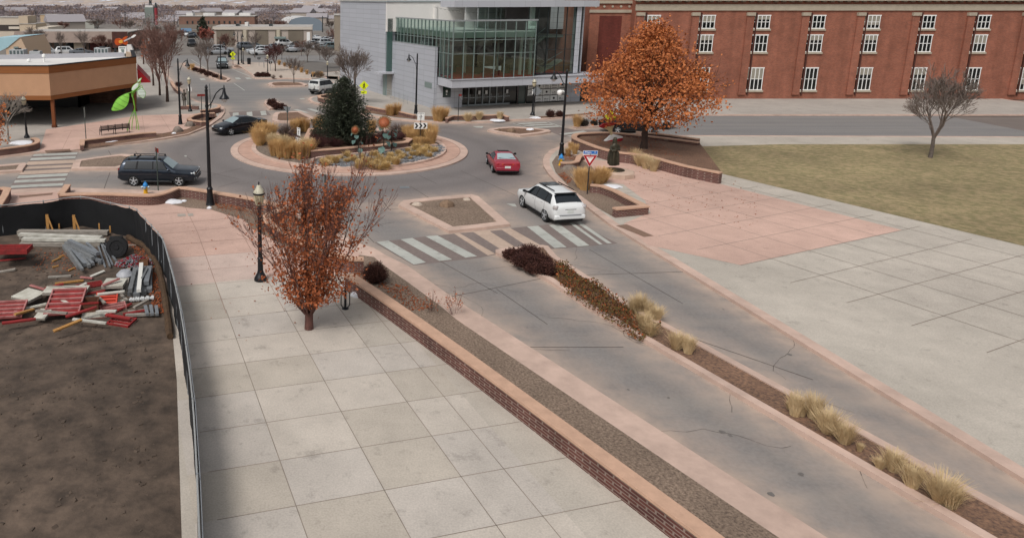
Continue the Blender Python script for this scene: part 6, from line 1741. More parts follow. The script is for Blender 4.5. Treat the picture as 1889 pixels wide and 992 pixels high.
mb.tube([(.12, -.2, .95), (.16, -.2, .5), (.2, -.2, .05)], [.09, .11, .12], 8); mb.tube([(-.12, -.2, .9), (-.14, -.2, .5), (-.12, -.22, .05)], [.08, .1, .11], 8)
mb.tube([(-.28, .05, 1.0), (-.33, .05, .55), (-.3, .05, .1)], [.07, .1, .1], 8)
fuse(mb, 'figure', M_bronze, st_, .028)
b = A(340.5, 195.5, KH)
s2 = thing('bronze_statue', 'grey bronze statue of a standing woman in a dress on the left pavement', 'statue', b, R(30))
mb = MB()
mb.tube([(-.1, 0, .0), (-.1, 0, .45), (-.09, 0, .8)], [.06, .07, .09], 8); mb.tube([(.1, .1, .0), (.1, .05, .45), (.09, 0, .8)], [.06, .07, .09], 8)
mb.lathe([(.24, .6), (.2, .9), (.15, 1.05), (.19, 1.3), (.17, 1.42), (.06, 1.5), (.055, 1.56)], n=14, sy=.7)
mb.lathe([(0, 1.53), (.09, 1.58), (.105, 1.67), (.08, 1.77), (0, 1.8)], n=12)
mb.tube([(-.19, 0, 1.38), (-.26, 0, 1.1), (-.24, -.1, .86)], [.06, .055, .045], 7); mb.tube([(.19, 0, 1.38), (.28, -.08, 1.16), (.42, -.12, 1.32)], [.06, .055, .045], 7)
fuse(mb, 'figure', mat('grey_bronze', '#565049', .6, metal=.3), s2, .03)
b = A(348, 196, KH)
t = thing('stone_pillar', 'slim grey stone pillar between the standing statue and the path lamp', 'pillar', b)
MB().b2(-.16, .16, -.14, .14, 0, 1.75).build('shaft', mat('pillar_grey', '#7b7a72', .8, var=.15, scale=3), t); MB().b2(-.2, .2, -.18, .18, 1.752, 1.85).build('cap_stone', M_rockgrey, t)
t = thing('low_seat_wall', 'low red brick seat wall with snow at the foot of the path lamp and statue', 'seat wall', A(350, 202, KH))
MB().b2(-.9, .95, -.22, .2, 0, .35).build('brick_base', M_brick, t)
MB().b2(-.3, .25, -.24, .22, .352, .42).build('stone_top', M_cap, t)
# ---- red and white sculpture in the planter
b = A(1131, 263, .5)
t = thing('abstract_sculpture', 'red, cream and white abstract blade sculpture rising from the right planter', 'sculpture', b)
def SP(px, py): return AY(px, py, b.y) - b
def slab(pts, m_, name, th=.16):
    P = [SP(*q) for q in pts]; n = len(P)
    vs = [p + Vector((0, -th / 2, 0)) for p in P] + [p + Vector((0, th / 2, 0)) for p in P]
    fs = [tuple(range(n - 1, -1, -1)), tuple(range(n, 2 * n))] + [(i, (i + 1) % n, n + (i + 1) % n, n + i) for i in range(n)]
    return MB().add(vs, fs).build(name, m_, t)
M_cream = mat('sculpture_cream', '#c9b58c', .6); M_sred = mat('sculpture_red', '#9c1e22', .5)
slab([(1114.5, 260), (1120, 255.5), (1127, 249), (1130, 247.5), (1148, 252), (1147, 254), (1132, 256), (1122, 259)], M_signwhite, 'white_blade', .3)
slab([(1116, 261), (1122, 259.3), (1132, 256.3), (1147.5, 254.2), (1147, 258), (1140, 261.5), (1128, 262.5)], M_sred, 'red_blade', .34)
slab([(1126, 249), (1125.5, 245), (1121, 240), (1112, 236.5), (1122, 233), (1133, 231), (1129, 237), (1128.5, 245), (1130, 248)], M_cream, 'cream_neck', .2)
slab([(1105, 234), (1113, 228), (1124, 226.5), (1137, 226), (1132, 230.6), (1121, 232.6), (1111, 236)], M_sred, 'red_crest', .26)
# ---- guitar sign and its white box
Yg = 112.0
o0 = AY(232, 102, Yg)
t = thing('guitar_sign', 'giant orange guitar shaped sign with pale neck above a white sign box', 'sign', o0)
def GP(px, py): return AY(px, py, Yg) - o0
def gslab(pts, m_, name, y0, y1, sm=0):
    P = [GP(*q) for q in pts]
    if sm: P = smooth(P, sm)
    n = len(P)
    if sum(P[i - 1].x * P[i].z - P[i].x * P[i - 1].z for i in range(n)) < 0: P = P[::-1]
    vs = [p + Vector((0, y0, 0)) for p in P] + [p + Vector((0, y1, 0)) for p in P]
    return MB().add(vs, [tuple(range(n)), tuple(range(2 * n - 1, n - 1, -1))] + [(i, n + i, n + (i + 1) % n, (i + 1) % n) for i in range(n)]).build(name, m_, t)
gslab([(212, 76), (214, 72), (220, 71), (225, 73), (228, 70), (233, 67.5), (235.5, 68), (233, 73), (236, 79), (233, 83), (226, 81), (219, 84), (213.5, 82)], mat('guitar_orange', '#cf5a16', .4, col2='#8c2c10', scale=.5), 'guitar_body', -.2, .2, 4)
gslab([(220, 75.5), (226, 74), (227, 79), (221, 80)], mat('guitar_centre', '#d99a3a', .4), 'guitar_top', -.26, -.2, 3)
gslab([(229, 75), (243, 68.4), (244, 70.2), (230, 77.5)], mat('guitar_neck', '#aeb0b4', .4), 'guitar_neck', -.32, -.1)
gslab([(243, 68), (248, 64.5), (251, 64.3), (251.5, 66), (248, 69), (244, 70.6)], M_signwhite, 'guitar_head', -.34, -.1)
gslab([(219.5, 86), (234, 86), (234, 99), (219.5, 99)], M_signwhite, 'sign_box', -.3, .3)
gslab([(221, 87.5), (232, 87.5), (232, 89.5), (221, 89.5)], M_framegreen, 'sign_lettering', -.33, -.3); gslab([(224, 91), (230, 91), (230, 98), (226, 98)], M_framegreen, 'sign_artwork', -.33, -.3)
gslab([(227, 80), (229, 80), (229, 88), (227, 88)], M_framedark, 'bracket', -.05, .05)
t = thing('dark_sign_board', 'large dark maroon board standing behind the orange guitar sign', 'sign board', AY(223, 101, Yg + 4))
w_ = AY(237, 80, Yg + 4).x - AY(209, 80, Yg + 4).x; h_ = AY(223, 59, Yg + 4).z - AY(223, 101, Yg + 4).z
MB().b2(-w_ / 2, w_ / 2, -.15, .15, h_ * .3, h_).build('board', mat('maroon_board', '#2f1519', .6, col2='#4f2a1c', scale=1.2), t)
for s in (-.35, .35): MB().b2(w_ * s - .15, w_ * s + .15, -.1, .1, -4, h_ * .3).build('leg', M_framedark, t)
t = thing('white_pylon', 'plain white roof pylon right of the guitar sign box', 'pylon', AY(241, 102, 100))
w_ = AY(247, 90, 100).x - AY(235, 90, 100).x; h_ = AY(241, 83, 100).z - AY(241, 102, 100).z
MB().add([(-w_ / 2, 0, -5), (w_ / 2, 0, -5), (w_ / 2, 0, h_ * .3), (w_ * .1, 0, h_), (-w_ / 2, 0, h_), (-w_ / 2, .5, -5), (w_ / 2, .5, -5), (w_ / 2, .5, h_ * .3), (w_ * .1, .5, h_), (-w_ / 2, .5, h_)], [(0, 1, 2, 3, 4), (9, 8, 7, 6, 5), (0, 5, 6, 1), (1, 6, 7, 2), (2, 7, 8, 3), (3, 8, 9, 4), (4, 9, 5, 0)]).build('slab', M_whitewall, t)

# ---- brick planter walls with stone caps
def planter(label, px, h=.45, th=.3, z0=KH - .02, sm=0, name='planter_wall', close=False):
    P = PP(px, z0 + h)
    if sm: P = smooth(P, sm, close)
    a0 = Vector((P[0].x, P[0].y, 0))
    t = thing(name, label, 'planter wall', a0)
    MB().ribbon(P, th, z0, z0 + h - .08, close).build('brick_course', M_brick, t, off=a0)
    MB().ribbon(P, th + .09, z0 + h - .078, z0 + h, close).build('cap', M_cap, t, off=a0)
    return t
planter('long curved brick planter wall with stone cap beside the hydrant and dark estate car', [(111, 358), (160, 356.5), (215, 357), (262, 359), (290, 358), (312, 352), (331, 345.5), (365, 349), (400, 354.5), (440, 361), (471, 367), (500, 374), (530, 383.5)], .6, .32, sm=3)
planter('short brick wall end running back to the kerb at the left crossing', [(112, 357), (119, 348), (125, 340)], .45, .28)
planter('curved brick planter wall hidden behind the red leaved tree', [(530, 384), (508, 389), (494, 396), (492, 403), (500, 412), (520, 424), (548, 440), (575, 452)], .5, .3, sm=3)
planter('brick pier wall segment right of the red leaved tree trunk', [(575, 462), (620, 468), (650, 476), (671, 476)], .62, .34)
planter('straight brick planter wall with tan cap running past the bike rack', [(643, 505), (680, 529), (720, 556), (760, 584), (850, 648), (1010, 765), (1180, 890), (1480, 1112)], .62, .34)
planter('brick planter wall at the left edge below the crossing', [(-90, 356), (-30, 350), (4, 346), (14, 347.5), (8, 360), (-8, 385)], .6, .3)
planter('brick wall of the planter holding the small bare tree at left', [(-80, 283), (0, 274), (40, 269), (58, 266), (69, 261), (67, 256), (60, 254)], .55, .3, sm=3)
planter('long low brick planter wall behind the bench', [(151, 267), (152, 258), (170, 256), (220, 250), (262, 245), (288, 243.5)], .42, .28)
planter('small angular brick planter wall at the left pavement corner', [(385, 223), (372, 224), (352, 221), (348, 218), (356, 213), (372, 208.5), (396, 208)], .45, .28)
planter('short brick wall with stepped end at the far left pavement tip', [(370, 203), (385, 202), (400, 199), (404.5, 197), (404.5, 193)], .55, .26)
planter('low brick wall edge beside the ornamental grass before the silver wall', [(676, 195), (700, 200), (735, 205), (765, 212)], .4, .25)
planter('long low brick planter edge in front of the glass doors', [(824, 217.5), (835, 213), (865, 212.5), (900, 212), (926, 211), (937, 215)], .42, .25)
planter('brick planter wall corner just right of the white off-roader', [(612, 184), (590, 179.5), (588, 176), (600, 174), (625, 171)], .55, .28)
planter('small curved brick planter wall behind the right hydrant', [(1034, 299), (1050, 299.5), (1064, 297), (1067, 291), (1072, 286), (1090, 281), (1110, 277)], .4, .26, sm=3)
planter('angular brick planter wall with fallen leaves below the yield sign', [(1089, 340), (1110, 342), (1135, 351), (1160, 364), (1190, 379), (1134, 384)], .5, .3)
planter('large round brick planter wall under the orange tree', [(1330, 318), (1260, 304), (1190, 286), (1140, 280), (1106, 272), (1078, 262), (1060, 254), (1062, 248), (1075, 245.5), (1125, 244), (1200, 251), (1290, 262)], .75, .34, sm=3)
sheet('planter_bed', [(1330, 316), (1260, 302), (1190, 285), (1140, 279), (1106, 271), (1078, 261), (1062, 253), (1064, 249), (1077, 247), (1125, 245), (1200, 252), (1290, 263)], .62, M_mulch)
planter('brick planter wall beyond the orange tree trunk at right', [(1178, 250), (1178, 243), (1215, 246), (1290, 256)], .7, .3)
planter('brick planter wall ringing the spruce in the roundabout', [(573, 237.5), (566, 252), (562.5, 264.5), (577, 277), (640, 272), (700, 267), (750, 261), (757, 256), (740, 252.5), (700, 247.5), (640, 240.5), (600, 236.5)], .55, .32, .18, 0, close=True)
sheet('planter_bed', [(575, 239), (568, 252), (565, 264), (578, 275), (640, 270.5), (700, 265.5), (748, 260), (754, 256), (740, 254), (700, 249), (640, 242), (600, 238)], .58, M_mulch)
planter('low brick wall at the far left pavement behind the large bare tree', [(316, 150), (322, 160), (330, 167)], .5, .28)
# ================================================================ VEGETATION
def grow(mb, tips, p, d, L, r, lev, rr_, spread=.55, kids=(3, 4), up=.25, segs=3, shrink=.68, minr=.006, n=6, bend=.12):
    pts = [p.copy()]; rad = [r]
    q = p.copy(); dd = d.copy()
    for i in range(segs):
        dd = (dd + Vector((rr_.gauss(0, bend), rr_.gauss(0, bend), rr_.gauss(0, bend) + up * .12))).normalized()
        q = q + dd * L / segs
        pts.append(q.copy()); rad.append(max(minr, r * (1 - .38 * (i + 1) / segs)))
    mb.tube(pts, rad, n if lev > 1 else max(3, n - 2), cap=False)
    if lev == 0:
        tips.append((pts, dd)); return
    tips_here = rr_.randint(*kids)
    for k in range(tips_here):
        f = 1.0 if k == 0 else rr_.uniform(.45, 1)
        i = min(segs, max(1, int(round(f * segs))))
        b = pts[i]
        ax = dd.orthogonal().normalized()
        ax = Matrix.Rotation(rr_.uniform(0, 6.28), 3, dd) @ ax
        s = spread * rr_.uniform(.5, 1.15) * (.4 if k == 0 else 1)
        nd = (Matrix.Rotation(s, 3, ax) @ dd + Vector((0, 0, up * .35))).normalized()
        grow(mb, tips, b, nd, L * shrink * rr_.uniform(.8, 1.15), max(minr, rad[i] * (.8 if k == 0 else .6)), lev - 1, rr_, spread, kids, up, segs, shrink, minr, max(3, n - 1), bend)

def bare_tree(label, base, h, w, seed, m=M_barkgrey, lev=4, group=None, name='bare_tree', leafm=None, nleaf=0, leafs=.2, r0=None, up=.25, trunk=.26, twm=None, minr=.012):
    rr_ = random.Random(seed)
    t = thing(name, label, 'tree', base, 0, group)
    mb = MB(); tips = []
    r0 = r0 or h * .018
    th = h * trunk
    mb.tube([Vector((0, 0, -.05)), Vector((.02, 0, th * .5)), Vector((0, .03, th))], [r0 * 1.25, r0, r0 * .9], 8, cap=False)
    tw = MB()
    for k in range(6):
        a = 6.28 * k / 6 + rr_.uniform(-.4, .4)
        lean = math.atan2(w * .5, h * .8) * rr_.uniform(.6, 1.15) if k else .1
        d = Vector((math.cos(a) * math.sin(lean), math.sin(a) * math.sin(lean), math.cos(lean)))
        grow(tw, tips, Vector((0, 0, th * rr_.uniform(.75, 1))), d, h * .34, r0 * .6, lev - 1, rr_, .55, (4, 5), up, 3, .66, minr, 4)
    mb.build('trunk', m, t)
    # scale the branch work to the wanted height
    top = sorted(v[2] for v in tw.v)[int(len(tw.v) * .985)]; wid = sorted(max(abs(v[0]), abs(v[1])) for v in tw.v)[int(len(tw.v) * .96)]
    sz = (h - th) / (top - th * .8); sx = (w / 2) / wid
    tw.v = [(v[0] * sx, v[1] * sx, th * .8 + (v[2] - th * .8) * sz) for v in tw.v]
    tw.build('branches', twm or m, t)
    if leafm:
        lf = MB()
        for k in range(nleaf):
            pts, dd = rr_.choice(tips)
            q = rr_.choice(pts)
            lf.leaf((q.x * sx + rr_.gauss(0, .12), q.y * sx + rr_.gauss(0, .12), th * .8 + (q.z - th * .8) * sz + rr_.gauss(0, .12)), leafs * rr_.uniform(.6, 1.3), rr_)
        lf.build('crown', leafm, t, smooth_angle=0)
    return t
def tree_px(label, px, py, top, wpx, seed, **k):
    a, z = zat(px, py, top)
    w = wpx * (a.y * cP + CAM_H * sP) / FPX
    a.z = KH
    return bare_tree(label, a, z - KH, w, seed, **k)
M_twr = mat('reddish_twigs', '#85645a', .95, col2='#644a42', scale=3); M_twg = mat('greyish_twigs', '#7b6e67', .95, col2='#5f554f', scale=3)
tree_px('largest reddish bare street tree on the left pavement behind the arm lamp', 309, 190, 40, 92, 31, m=M_bark, lev=5, up=.12, trunk=.2, minr=.014, twm=M_twr)
tree_px('bare street tree just left behind the largest reddish tree', 295, 178, 70, 55, 32, m=M_bark, lev=4, twm=M_twr)
tree_px('bare tree with a few rust leaves at the end of the red awning', 283, 160, 66, 42, 33, m=M_bark, lev=4, leafm=M_leaf, nleaf=160, leafs=.35, twm=M_twr)
tree_px('distant bare tree between the guitar sign and the large reddish tree', 265, 120, 48, 40, 34, m=M_bark, lev=4, twm=M_twr)
tree_px('slim bare tree in the planted strip, nearer its lamp mast', 383.5, 137, 66, 40, 35, lev=4, twm=M_twg)
tree_px('slim bare tree in the planted strip, farther from its lamp mast', 370, 129, 74, 32, 36, lev=4, twm=M_twg)
tree_px('tree with thin red orange leaves beside the far street and evergreen', 384, 98, 52, 34, 37, m=M_bark, lev=4, leafm=mat('dull_red_leaf', '#7c4236', .9, var=.2, scale=2), nleaf=500, leafs=.5, twm=M_twr)
tree_px('brown round crowned bare tree left of the far lamp masts', 417, 101, 62, 34, 38, m=M_bark, lev=5, twm=M_twr)
tree_px('dark burgundy crowned tree behind the path lamp on the far pavement', 508, 133, 80, 40, 39, m=M_bark, lev=5, twm=M_shrubred)
tree_px('small bare tree standing on the kerbed tree island', 542, 154.5, 105, 40, 40, lev=4, twm=M_twg)
tree_px('bare tree in the car park above the lamp, left of the silver building', 567, 116, 74, 34, 41, lev=4, twm=M_twg)
tree_px('pale bare tree beside the path lamp left of the silver building', 604, 127, 84, 40, 42, lev=4, twm=M_twg)
tree_px('bare grey tree in front of the tall silver wall behind the spruce', 652, 196, 86, 62, 43, lev=5, twm=M_twg)
tree_px('bare tree before the beige building left of its centre', 470, 107, 58, 28, 44, lev=4, twm=M_twg)
tree_px('wide bare tree at the left end of the brown roofed store', 68, 103, 50, 52, 45, lev=5, twm=M_twg)
tree_px('thin bare tree before the middle of the brown roofed store', 113, 103, 58, 24, 46, lev=4, twm=M_twg)
tree_px('bare tree before the pale pier of the brown roofed store', 156, 103, 56, 30, 47, lev=4, twm=M_twg)
tree_px('reddish bare tree at the right end of the brown roofed store', 190, 103, 64, 40, 48, lev=5, m=M_bark, twm=M_twr)
tree_px('tree glimpsed bare at the right edge of the car park by the tan grey building', 612, 90, 52, 22, 49, lev=4, m=M_bark, twm=M_twr)
for i, (px, py, top, w) in enumerate(((240, 62, 38, 30), (222, 58, 36, 26), (180, 58, 34, 34), (118, 60, 40, 30), (497, 58, 36, 34), (515, 58, 38, 28), (610, 60, 38, 18))):
    tree_px('bare tree rising behind the flat roofs in the middle distance', px, py, top, w, 60 + i, lev=4, group='bare trees behind the flat roofs', minr=.03, twm=M_twr if i % 2 else M_twg)
for i, (px, py, top, w, rd_) in enumerate(((252, 100, 62, 30, 1), (262, 92, 56, 30, 0), (272, 88, 54, 30, 1), (283, 84, 52, 28, 1), (296, 92, 56, 32, 1), (312, 96, 58, 30, 1), (322, 84, 56, 24, 0), (334, 78, 54, 20, 1), (290, 74, 46, 26, 0), (316, 68, 44, 24, 0), (395, 82, 56, 22, 1), (520, 110, 84, 24, 0), (590, 112, 80, 26, 0), (556, 104, 74, 22, 1))):
    tree_px('bare tree in the thicket between the guitar sign and the far street' if px < 340 else 'bare tree dotted about the far car park', px, py, top, w, 80 + i, lev=4, group='bare trees beyond the tan building' if px < 340 else 'bare trees dotted about the car park', minr=.02, twm=M_twr if rd_ else M_twg)
# lawn trees beyond the right edge of the photograph
for i, (x, y) in enumerate(((44, 52), (52, 40), (60, 50), (40, 36), (33, 24))):
    bare_tree('bare lawn tree at the right beyond the pink plaza', Vector((x, y, KH)), 6.5 + .6 * (i % 3), 5.5, 120 + i, lev=5, group='bare trees on the right lawn', twm=M_twg)
# small bare tree with orange leaves at left
tree_px('small pale barked tree with orange leaves low on its left in the left planter', 16, 264, 168, 90, 51, m=mat('pale_bark', '#8f8880', .9, var=.2, scale=6), lev=4, leafm=None, trunk=.42, up=.1, minr=.012)
mb = MB(); rr_ = random.Random(9); b = A(6, 262, .6)
for k in range(500):
    q = rr_.random()
    mb.leaf((b.x - .3 + rr_.gauss(0, .42), b.y - .2 + rr_.gauss(0, .35), .5 + 3.1 * q), .2 * rr_.uniform(.6, 1.4), rr_)
tr = COL.objects[[o.name for o in COL.objects if o.get('label', '').startswith('small pale barked')][0]]
mb.build('orange_leaves', M_leaf2, tr, smooth_angle=0, off=tr.location)

# ---- red leaved vase shaped tree in the foreground
rr_ = random.Random(12)
b = A(570, 606, KH)
t = thing('plaza_tree', 'many stemmed red leaved tree with bare upper twigs on the plaza beside the path lamp', 'tree', b)
mb = MB(); tips = []
mb.tube([(0, 0, -.1), (0, 0, .35), (0, 0, .6)], [.17, .15, .16], 10)
for k in range(17):
    a = 6.28 * k / 17 + rr_.uniform(-.2, .2); lean = rr_.uniform(.05, .80)
    d = Vector((math.cos(a) * math.sin(lean), math.sin(a) * math.sin(lean), math.cos(lean)))
    grow(mb, tips, Vector((math.cos(a) * .06, math.sin(a) * .06, .45)), d, rr_.uniform(2.2, 2.75), .042, 4, rr_, .27, (3, 4), .14, 4, .62, .005, 4, .06)
def pct(v, f): v = sorted(v); return v[int(len(v) * f)]
kl, kr, ky, kz = 2.05 / -pct([q[0] for q in mb.v], .02), 2.25 / pct([q[0] for q in mb.v], .98), 2.0 / pct([abs(q[1]) for q in mb.v], .96), 6.15 / pct([q[2] for q in mb.v], .99)
wide = lambda x, y, z: (x * (1 + ((kl if x < 0 else kr) - 1) * min(1, max(0, z / 2.0))), y * (1 + (ky - 1) * min(1, max(0, z / 2.0))), z * kz if z > 0 else z)
mb.v = [wide(*q) for q in mb.v]; tips = [([Vector(wide(*q)) for q in p_], d_) for p_, d_ in tips]
mb.build('trunk', M_barkred, t)
lf = MB()
zs_ = [p[-1].z for p, _ in tips]
print('plaza tree', max(zs_), max(abs(p[-1].x) for p, _ in tips), len(tips))
for k in range(14000):
    pts, dd = rr_.choice(tips)
    i = rr_.randrange(len(pts)); q = pts[i]
    rad_ = math.hypot(q.x - .25, q.y)
    pr = .95 * math.exp(-max(0, q.z - 3.6) / 1.2) * (1 if rad_ < 1.0 else math.exp(-(rad_ - 1.0) / .55)) + .035
    if q.x < -.8: pr *= .7
    if rr_.random() < pr: lf.leaf(q + Vector((rr_.gauss(0, .09), rr_.gauss(0, .09), rr_.gauss(0, .09))), .11 * rr_.uniform(.6, 1.4), rr_)
for k in range(6500):   # leaves clinging to the inner stems
    q = Vector((rr_.gauss(.12, .62), rr_.gauss(0, .5), 0)); q.z = .75 + abs(rr_.gauss(0, 1.35)) + .5 * math.hypot(q.x, q.y)
    if q.z < 4.6: lf.leaf(q, .105 * rr_.uniform(.6, 1.4), rr_)
lf.build('leaves', M_leaf, t, smooth_angle=0)

# ---- orange broad tree at right
rr_ = random.Random(15)
b = A(1187, 274, .62)
t = thing('orange_tree', 'large broad tree covered with rust orange leaves in the round planter', 'tree', b)
mb = MB(); tips = []
mb.tube([(0, 0, -.1), (.03, 0, .6), (0, .02, 1.3), (0, 0, 2.2)], [.30, .22, .20, .19], 10)
for k in range(13):
    a = 6.28 * k / 13 * 2.4; f = k / 12
    lean = 1.15 - .85 * f + rr_.uniform(-.1, .1)
    d = Vector((math.cos(a) * math.sin(lean), math.sin(a) * math.sin(lean), math.cos(lean)))
    grow(mb, tips, Vector((0, 0, 1.9 + .8 * f)), d, 3.1 - .3 * f, .10, 3, rr_, .55, (3, 4), .12, 4, .58, .008, 6, .1)
mb.tube([(0, 0, 2.1), (.1, 0, 4), (0, .1, 6), (.05, 0, 7.6)], [.17, .12, .07, .02], 7)
for k in range(8):
    a = k * 2.4; d = Vector((math.cos(a) * .6, math.sin(a) * .6, .8)).normalized()
    grow(mb, tips, Vector((.05, .05, 3.5 + .5 * k)), d, 1.9 - .13 * k, .05, 2, rr_, .55, (3, 4), .12, 3, .6, .008, 5, .1)
mb.build('trunk', M_bark, t)
lf = MB()
def crown_r(z):   # rounded cone, leaves from 0.9 m up
    if z < 3.7: return 5.1 * math.sqrt(max(0, (z - 2.0) / 1.7)) ** .7
    return 5.1 * max(0, 1 - ((z - 3.7) / 5.3) ** 1.1)
n_cl = 0
clumps = []
for k in range(500):
    z = rr_.uniform(2.1, 8.7); a = rr_.uniform(0, 6.28); R_ = crown_r(z)
    q = R_ * (rr_.random() ** .45)
    clumps.append(Vector((q * math.cos(a), q * math.sin(a), z + rr_.gauss(0, .2))))
for c in clumps:
    s = rr_.uniform(.28, .62)
    for k in range(int(95 * s)):
        lf.leaf(c + Vector((rr_.gauss(0, s), rr_.gauss(0, s), rr_.gauss(0, s * .6))), .185 * rr_.uniform(.6, 1.4), rr_, .65)
for pts, dd in tips:
    for k in range(3):
        q_ = rr_.choice(pts)
        if q_.z > 2.1: lf.leaf(q_ + Vector((rr_.gauss(0, .15), rr_.gauss(0, .15), rr_.gauss(0, .15))), .19, rr_)
lf.build('crown', M_leaf2, t, smooth_angle=0)

# ---- spruce in the centre
rr_ = random.Random(4)
b = A(634, 262, .58)
t = thing('spruce', 'dense dark green spruce in the brick planter at the centre of the roundabout', 'tree', b)
MB().tube([(0, 0, 0), (0, 0, 2.5), (0, 0, 4.7)], [.14, .09, .015], 8).build('trunk', M_bark, t)
lf = MB()
HH = 5.0
for i in range(58):
    f = i / 57
    z = .12 + (HH - .25) * f
    Lb = (2.62 * (1 - f) ** .66 + .10) * (1 if f > .08 else .85)
    nb = int(17 - 9 * f)
    a0 = rr_.uniform(0, 6)
    for k in range(nb):
        a = a0 + 6.28 * k / nb + rr_.uniform(-.2, .2)
        L = Lb * rr_.uniform(.72, 1.08)
        dz = -.10 * L + .35 * f * L
        d_ = Vector((math.cos(a), math.sin(a), 0)); e_ = Vector((-d_.y, d_.x, 0))
        nst = max(3, int(L / .16))
        for s in range(nst):
            u = (s + rr_.random()) / nst
            if u < .25 and rr_.random() < .5: continue
            p = d_ * L * u + Vector((0, 0, z + dz * u + .16 * L * u * u))
            wv = .30 * (1.1 - u * .6)
            for sd in (-1, 1):
                tip = p + e_ * sd * wv * rr_.uniform(.6, 1.2) + d_ * .16 + Vector((0, 0, rr_.uniform(-.08, .06)))
                m_ = (p + tip) / 2
                lf.add([p, m_ + d_ * .03 + Vector((0, 0, .02)), tip, m_ - d_ * .03 - Vector((0, 0, .015))], [(0, 1, 2, 3)])
            for q_ in range(4): lf.leaf(p + Vector((rr_.gauss(0, .05), rr_.gauss(0, .05), rr_.gauss(0, .04))), .2, rr_, .16, .5)
        lf.leaf(d_ * L + Vector((0, 0, z + dz + .16 * L)), .24, rr_, .3)
for k in range(14): lf.leaf((rr_.gauss(0, .05), rr_.gauss(0, .05), HH - .3 + .025 * k), .22, rr_, .3, 2)
lf.build('crown', M_needle, t, smooth_angle=0)
# far evergreen
a, z = zat(375, 74, 34)
t = thing('evergreen', 'dark evergreen standing before the long brick warehouse', 'tree', a)
MB().tube([(0, 0, 0), (0, 0, z * .9)], [.3, .05], 6).build('trunk', M_bark, t)
lf = MB()
for k in range(700):
    u = rr_.random() ** .8; zz = z * (.08 + .92 * u); r_ = (z * .34) * (1 - u) ** .8 + .15
    a_ = rr_.uniform(0, 6.28); q = r_ * rr_.uniform(.5, 1.05)
    lf.leaf((q * math.cos(a_), q * math.sin(a_), zz), .9 * rr_.uniform(.5, 1.2), rr_, .4, -.2)
lf.build('crown', M_needle, t, smooth_angle=0)

# ---- ornamental grasses
def grass_mesh(name, h, r, n, m, seed, lean=.35, w=.012):
    rr_ = random.Random(seed); mb = MB()
    for k in range(n):
        a = rr_.uniform(0, 6.28); q = r * .45 * math.sqrt(rr_.random())
        p = Vector((q * math.cos(a), q * math.sin(a), 0))
        a2 = a + rr_.gauss(0, .6); le = abs(rr_.gauss(0, lean)) ; L = h * rr_.uniform(.55, 1.05)
        d = Vector((math.cos(a2) * math.sin(le), math.sin(a2) * math.sin(le), math.cos(le)))
        e = Vector((-math.sin(a2), math.cos(a2), 0)) if rr_.random() < .5 else Vector((1, 0, 0))
        mid = p + d * L * .6; tip = p + d * L + Vector((math.cos(a2), math.sin(a2), -.25)) * L * .14 * rr_.uniform(.2, 1.5)
        w_ = w * rr_.uniform(.7, 1.5)
        mb.add([p - e * w_, p + e * w_, mid + e * w_, tip + e * w_ * .3, tip - e * w_ * .3, mid - e * w_], [(0, 1, 2, 5), (5, 2, 3, 4)])
    me_ = mb.build(name, m, smooth_angle=0)
    return me_
GT = [grass_mesh('grass_clump', 1.4, .62, 680, M_grass, s, ln, .0075) for s, ln in ((1, .14), (2, .2), (3, .27), (11, .17))]
GP_ = [grass_mesh('grass_clump', 1.3, .55, 620, M_grass_pale, s, ln, .007) for s, ln in ((4, .18), (5, .3), (14, .42), (15, .24))]
GF = [grass_mesh('grass_tuft', .42, .36, 380, M_tuft, s, ln, .0065) for s, ln in ((6, .5), (7, .7), (8, .62), (16, .85))]
used = set()
rg = random.Random(77)
def clump(kind, px, py, z0, s, label, group):
    P_ = {'t': GT, 'p': GP_, 'f': GF}[kind]
    src = rg.choice(P_)
    if src.name not in used: used.add(src.name); o = src
    else: o = src.copy(); COL.objects.link(o)
    a = A(px, py, z0)
    o.location = a; o.rotation_euler = (0, 0, rg.uniform(0, 6.28)); q = s * rg.uniform(.78, 1.08) * (.93 if kind == 't' else 1); o.scale = (q, q, q * rg.uniform(.9, 1.1))
    tag(o, label, 'ornamental grass' if kind != 'f' else 'grass tuft', group)
    return o
L1 = 'tall golden grass clump at the left end of the roundabout'; g1 = 'golden grasses at the left end of the roundabout'
for px, py in ((474, 264), (481, 261), (490, 262), (479, 268), (497, 257), (484, 255), (503, 254)): clump('t', px, py, .18, 1.15, L1, g1)
L2 = 'tall golden grass clump before the sideways chevron board'; g2 = 'golden grasses before the sideways chevron board'
for px, py in ((506, 287), (517, 290), (530, 292), (541, 291), (553, 293), (565, 291), (573, 288), (512, 281)): clump('t', px, py, .2, .95, L2, g2)
L3 = 'pale plumed grass clump around the sideways chevron board'; g3 = 'pale plumed grasses around the sideways chevron board'
for px, py in ((503, 270), (512, 273), (521, 276), (532, 278), (543, 281), (563, 278), (572, 277)): clump('p', px, py, .2, .85, L3, g3)
L4 = 'golden grass clump between the sign back and the spruce'; g4 = 'golden grasses between the sign back and the spruce'
for px, py in ((548, 243), (556, 242), (565, 243), (583, 241), (590, 243), (543, 246)): clump('t', px, py, .3, 1.05, L4, g4)
L5 = 'tall golden grass clump under the right chevron board'; g5 = 'golden grasses under the right chevron board'
for px, py in ((751, 258), (759, 263), (768, 269), (777, 271), (786, 270), (795, 267), (763, 257), (774, 259), (784, 259), (796, 260)): clump('t', px, py, .22, .62 if 764 < px < 790 and py > 262 else 1.05, L5, g5)
clump('t', 685, 246, .3, 1.0, 'single golden grass clump to the right of the spruce foot', None)
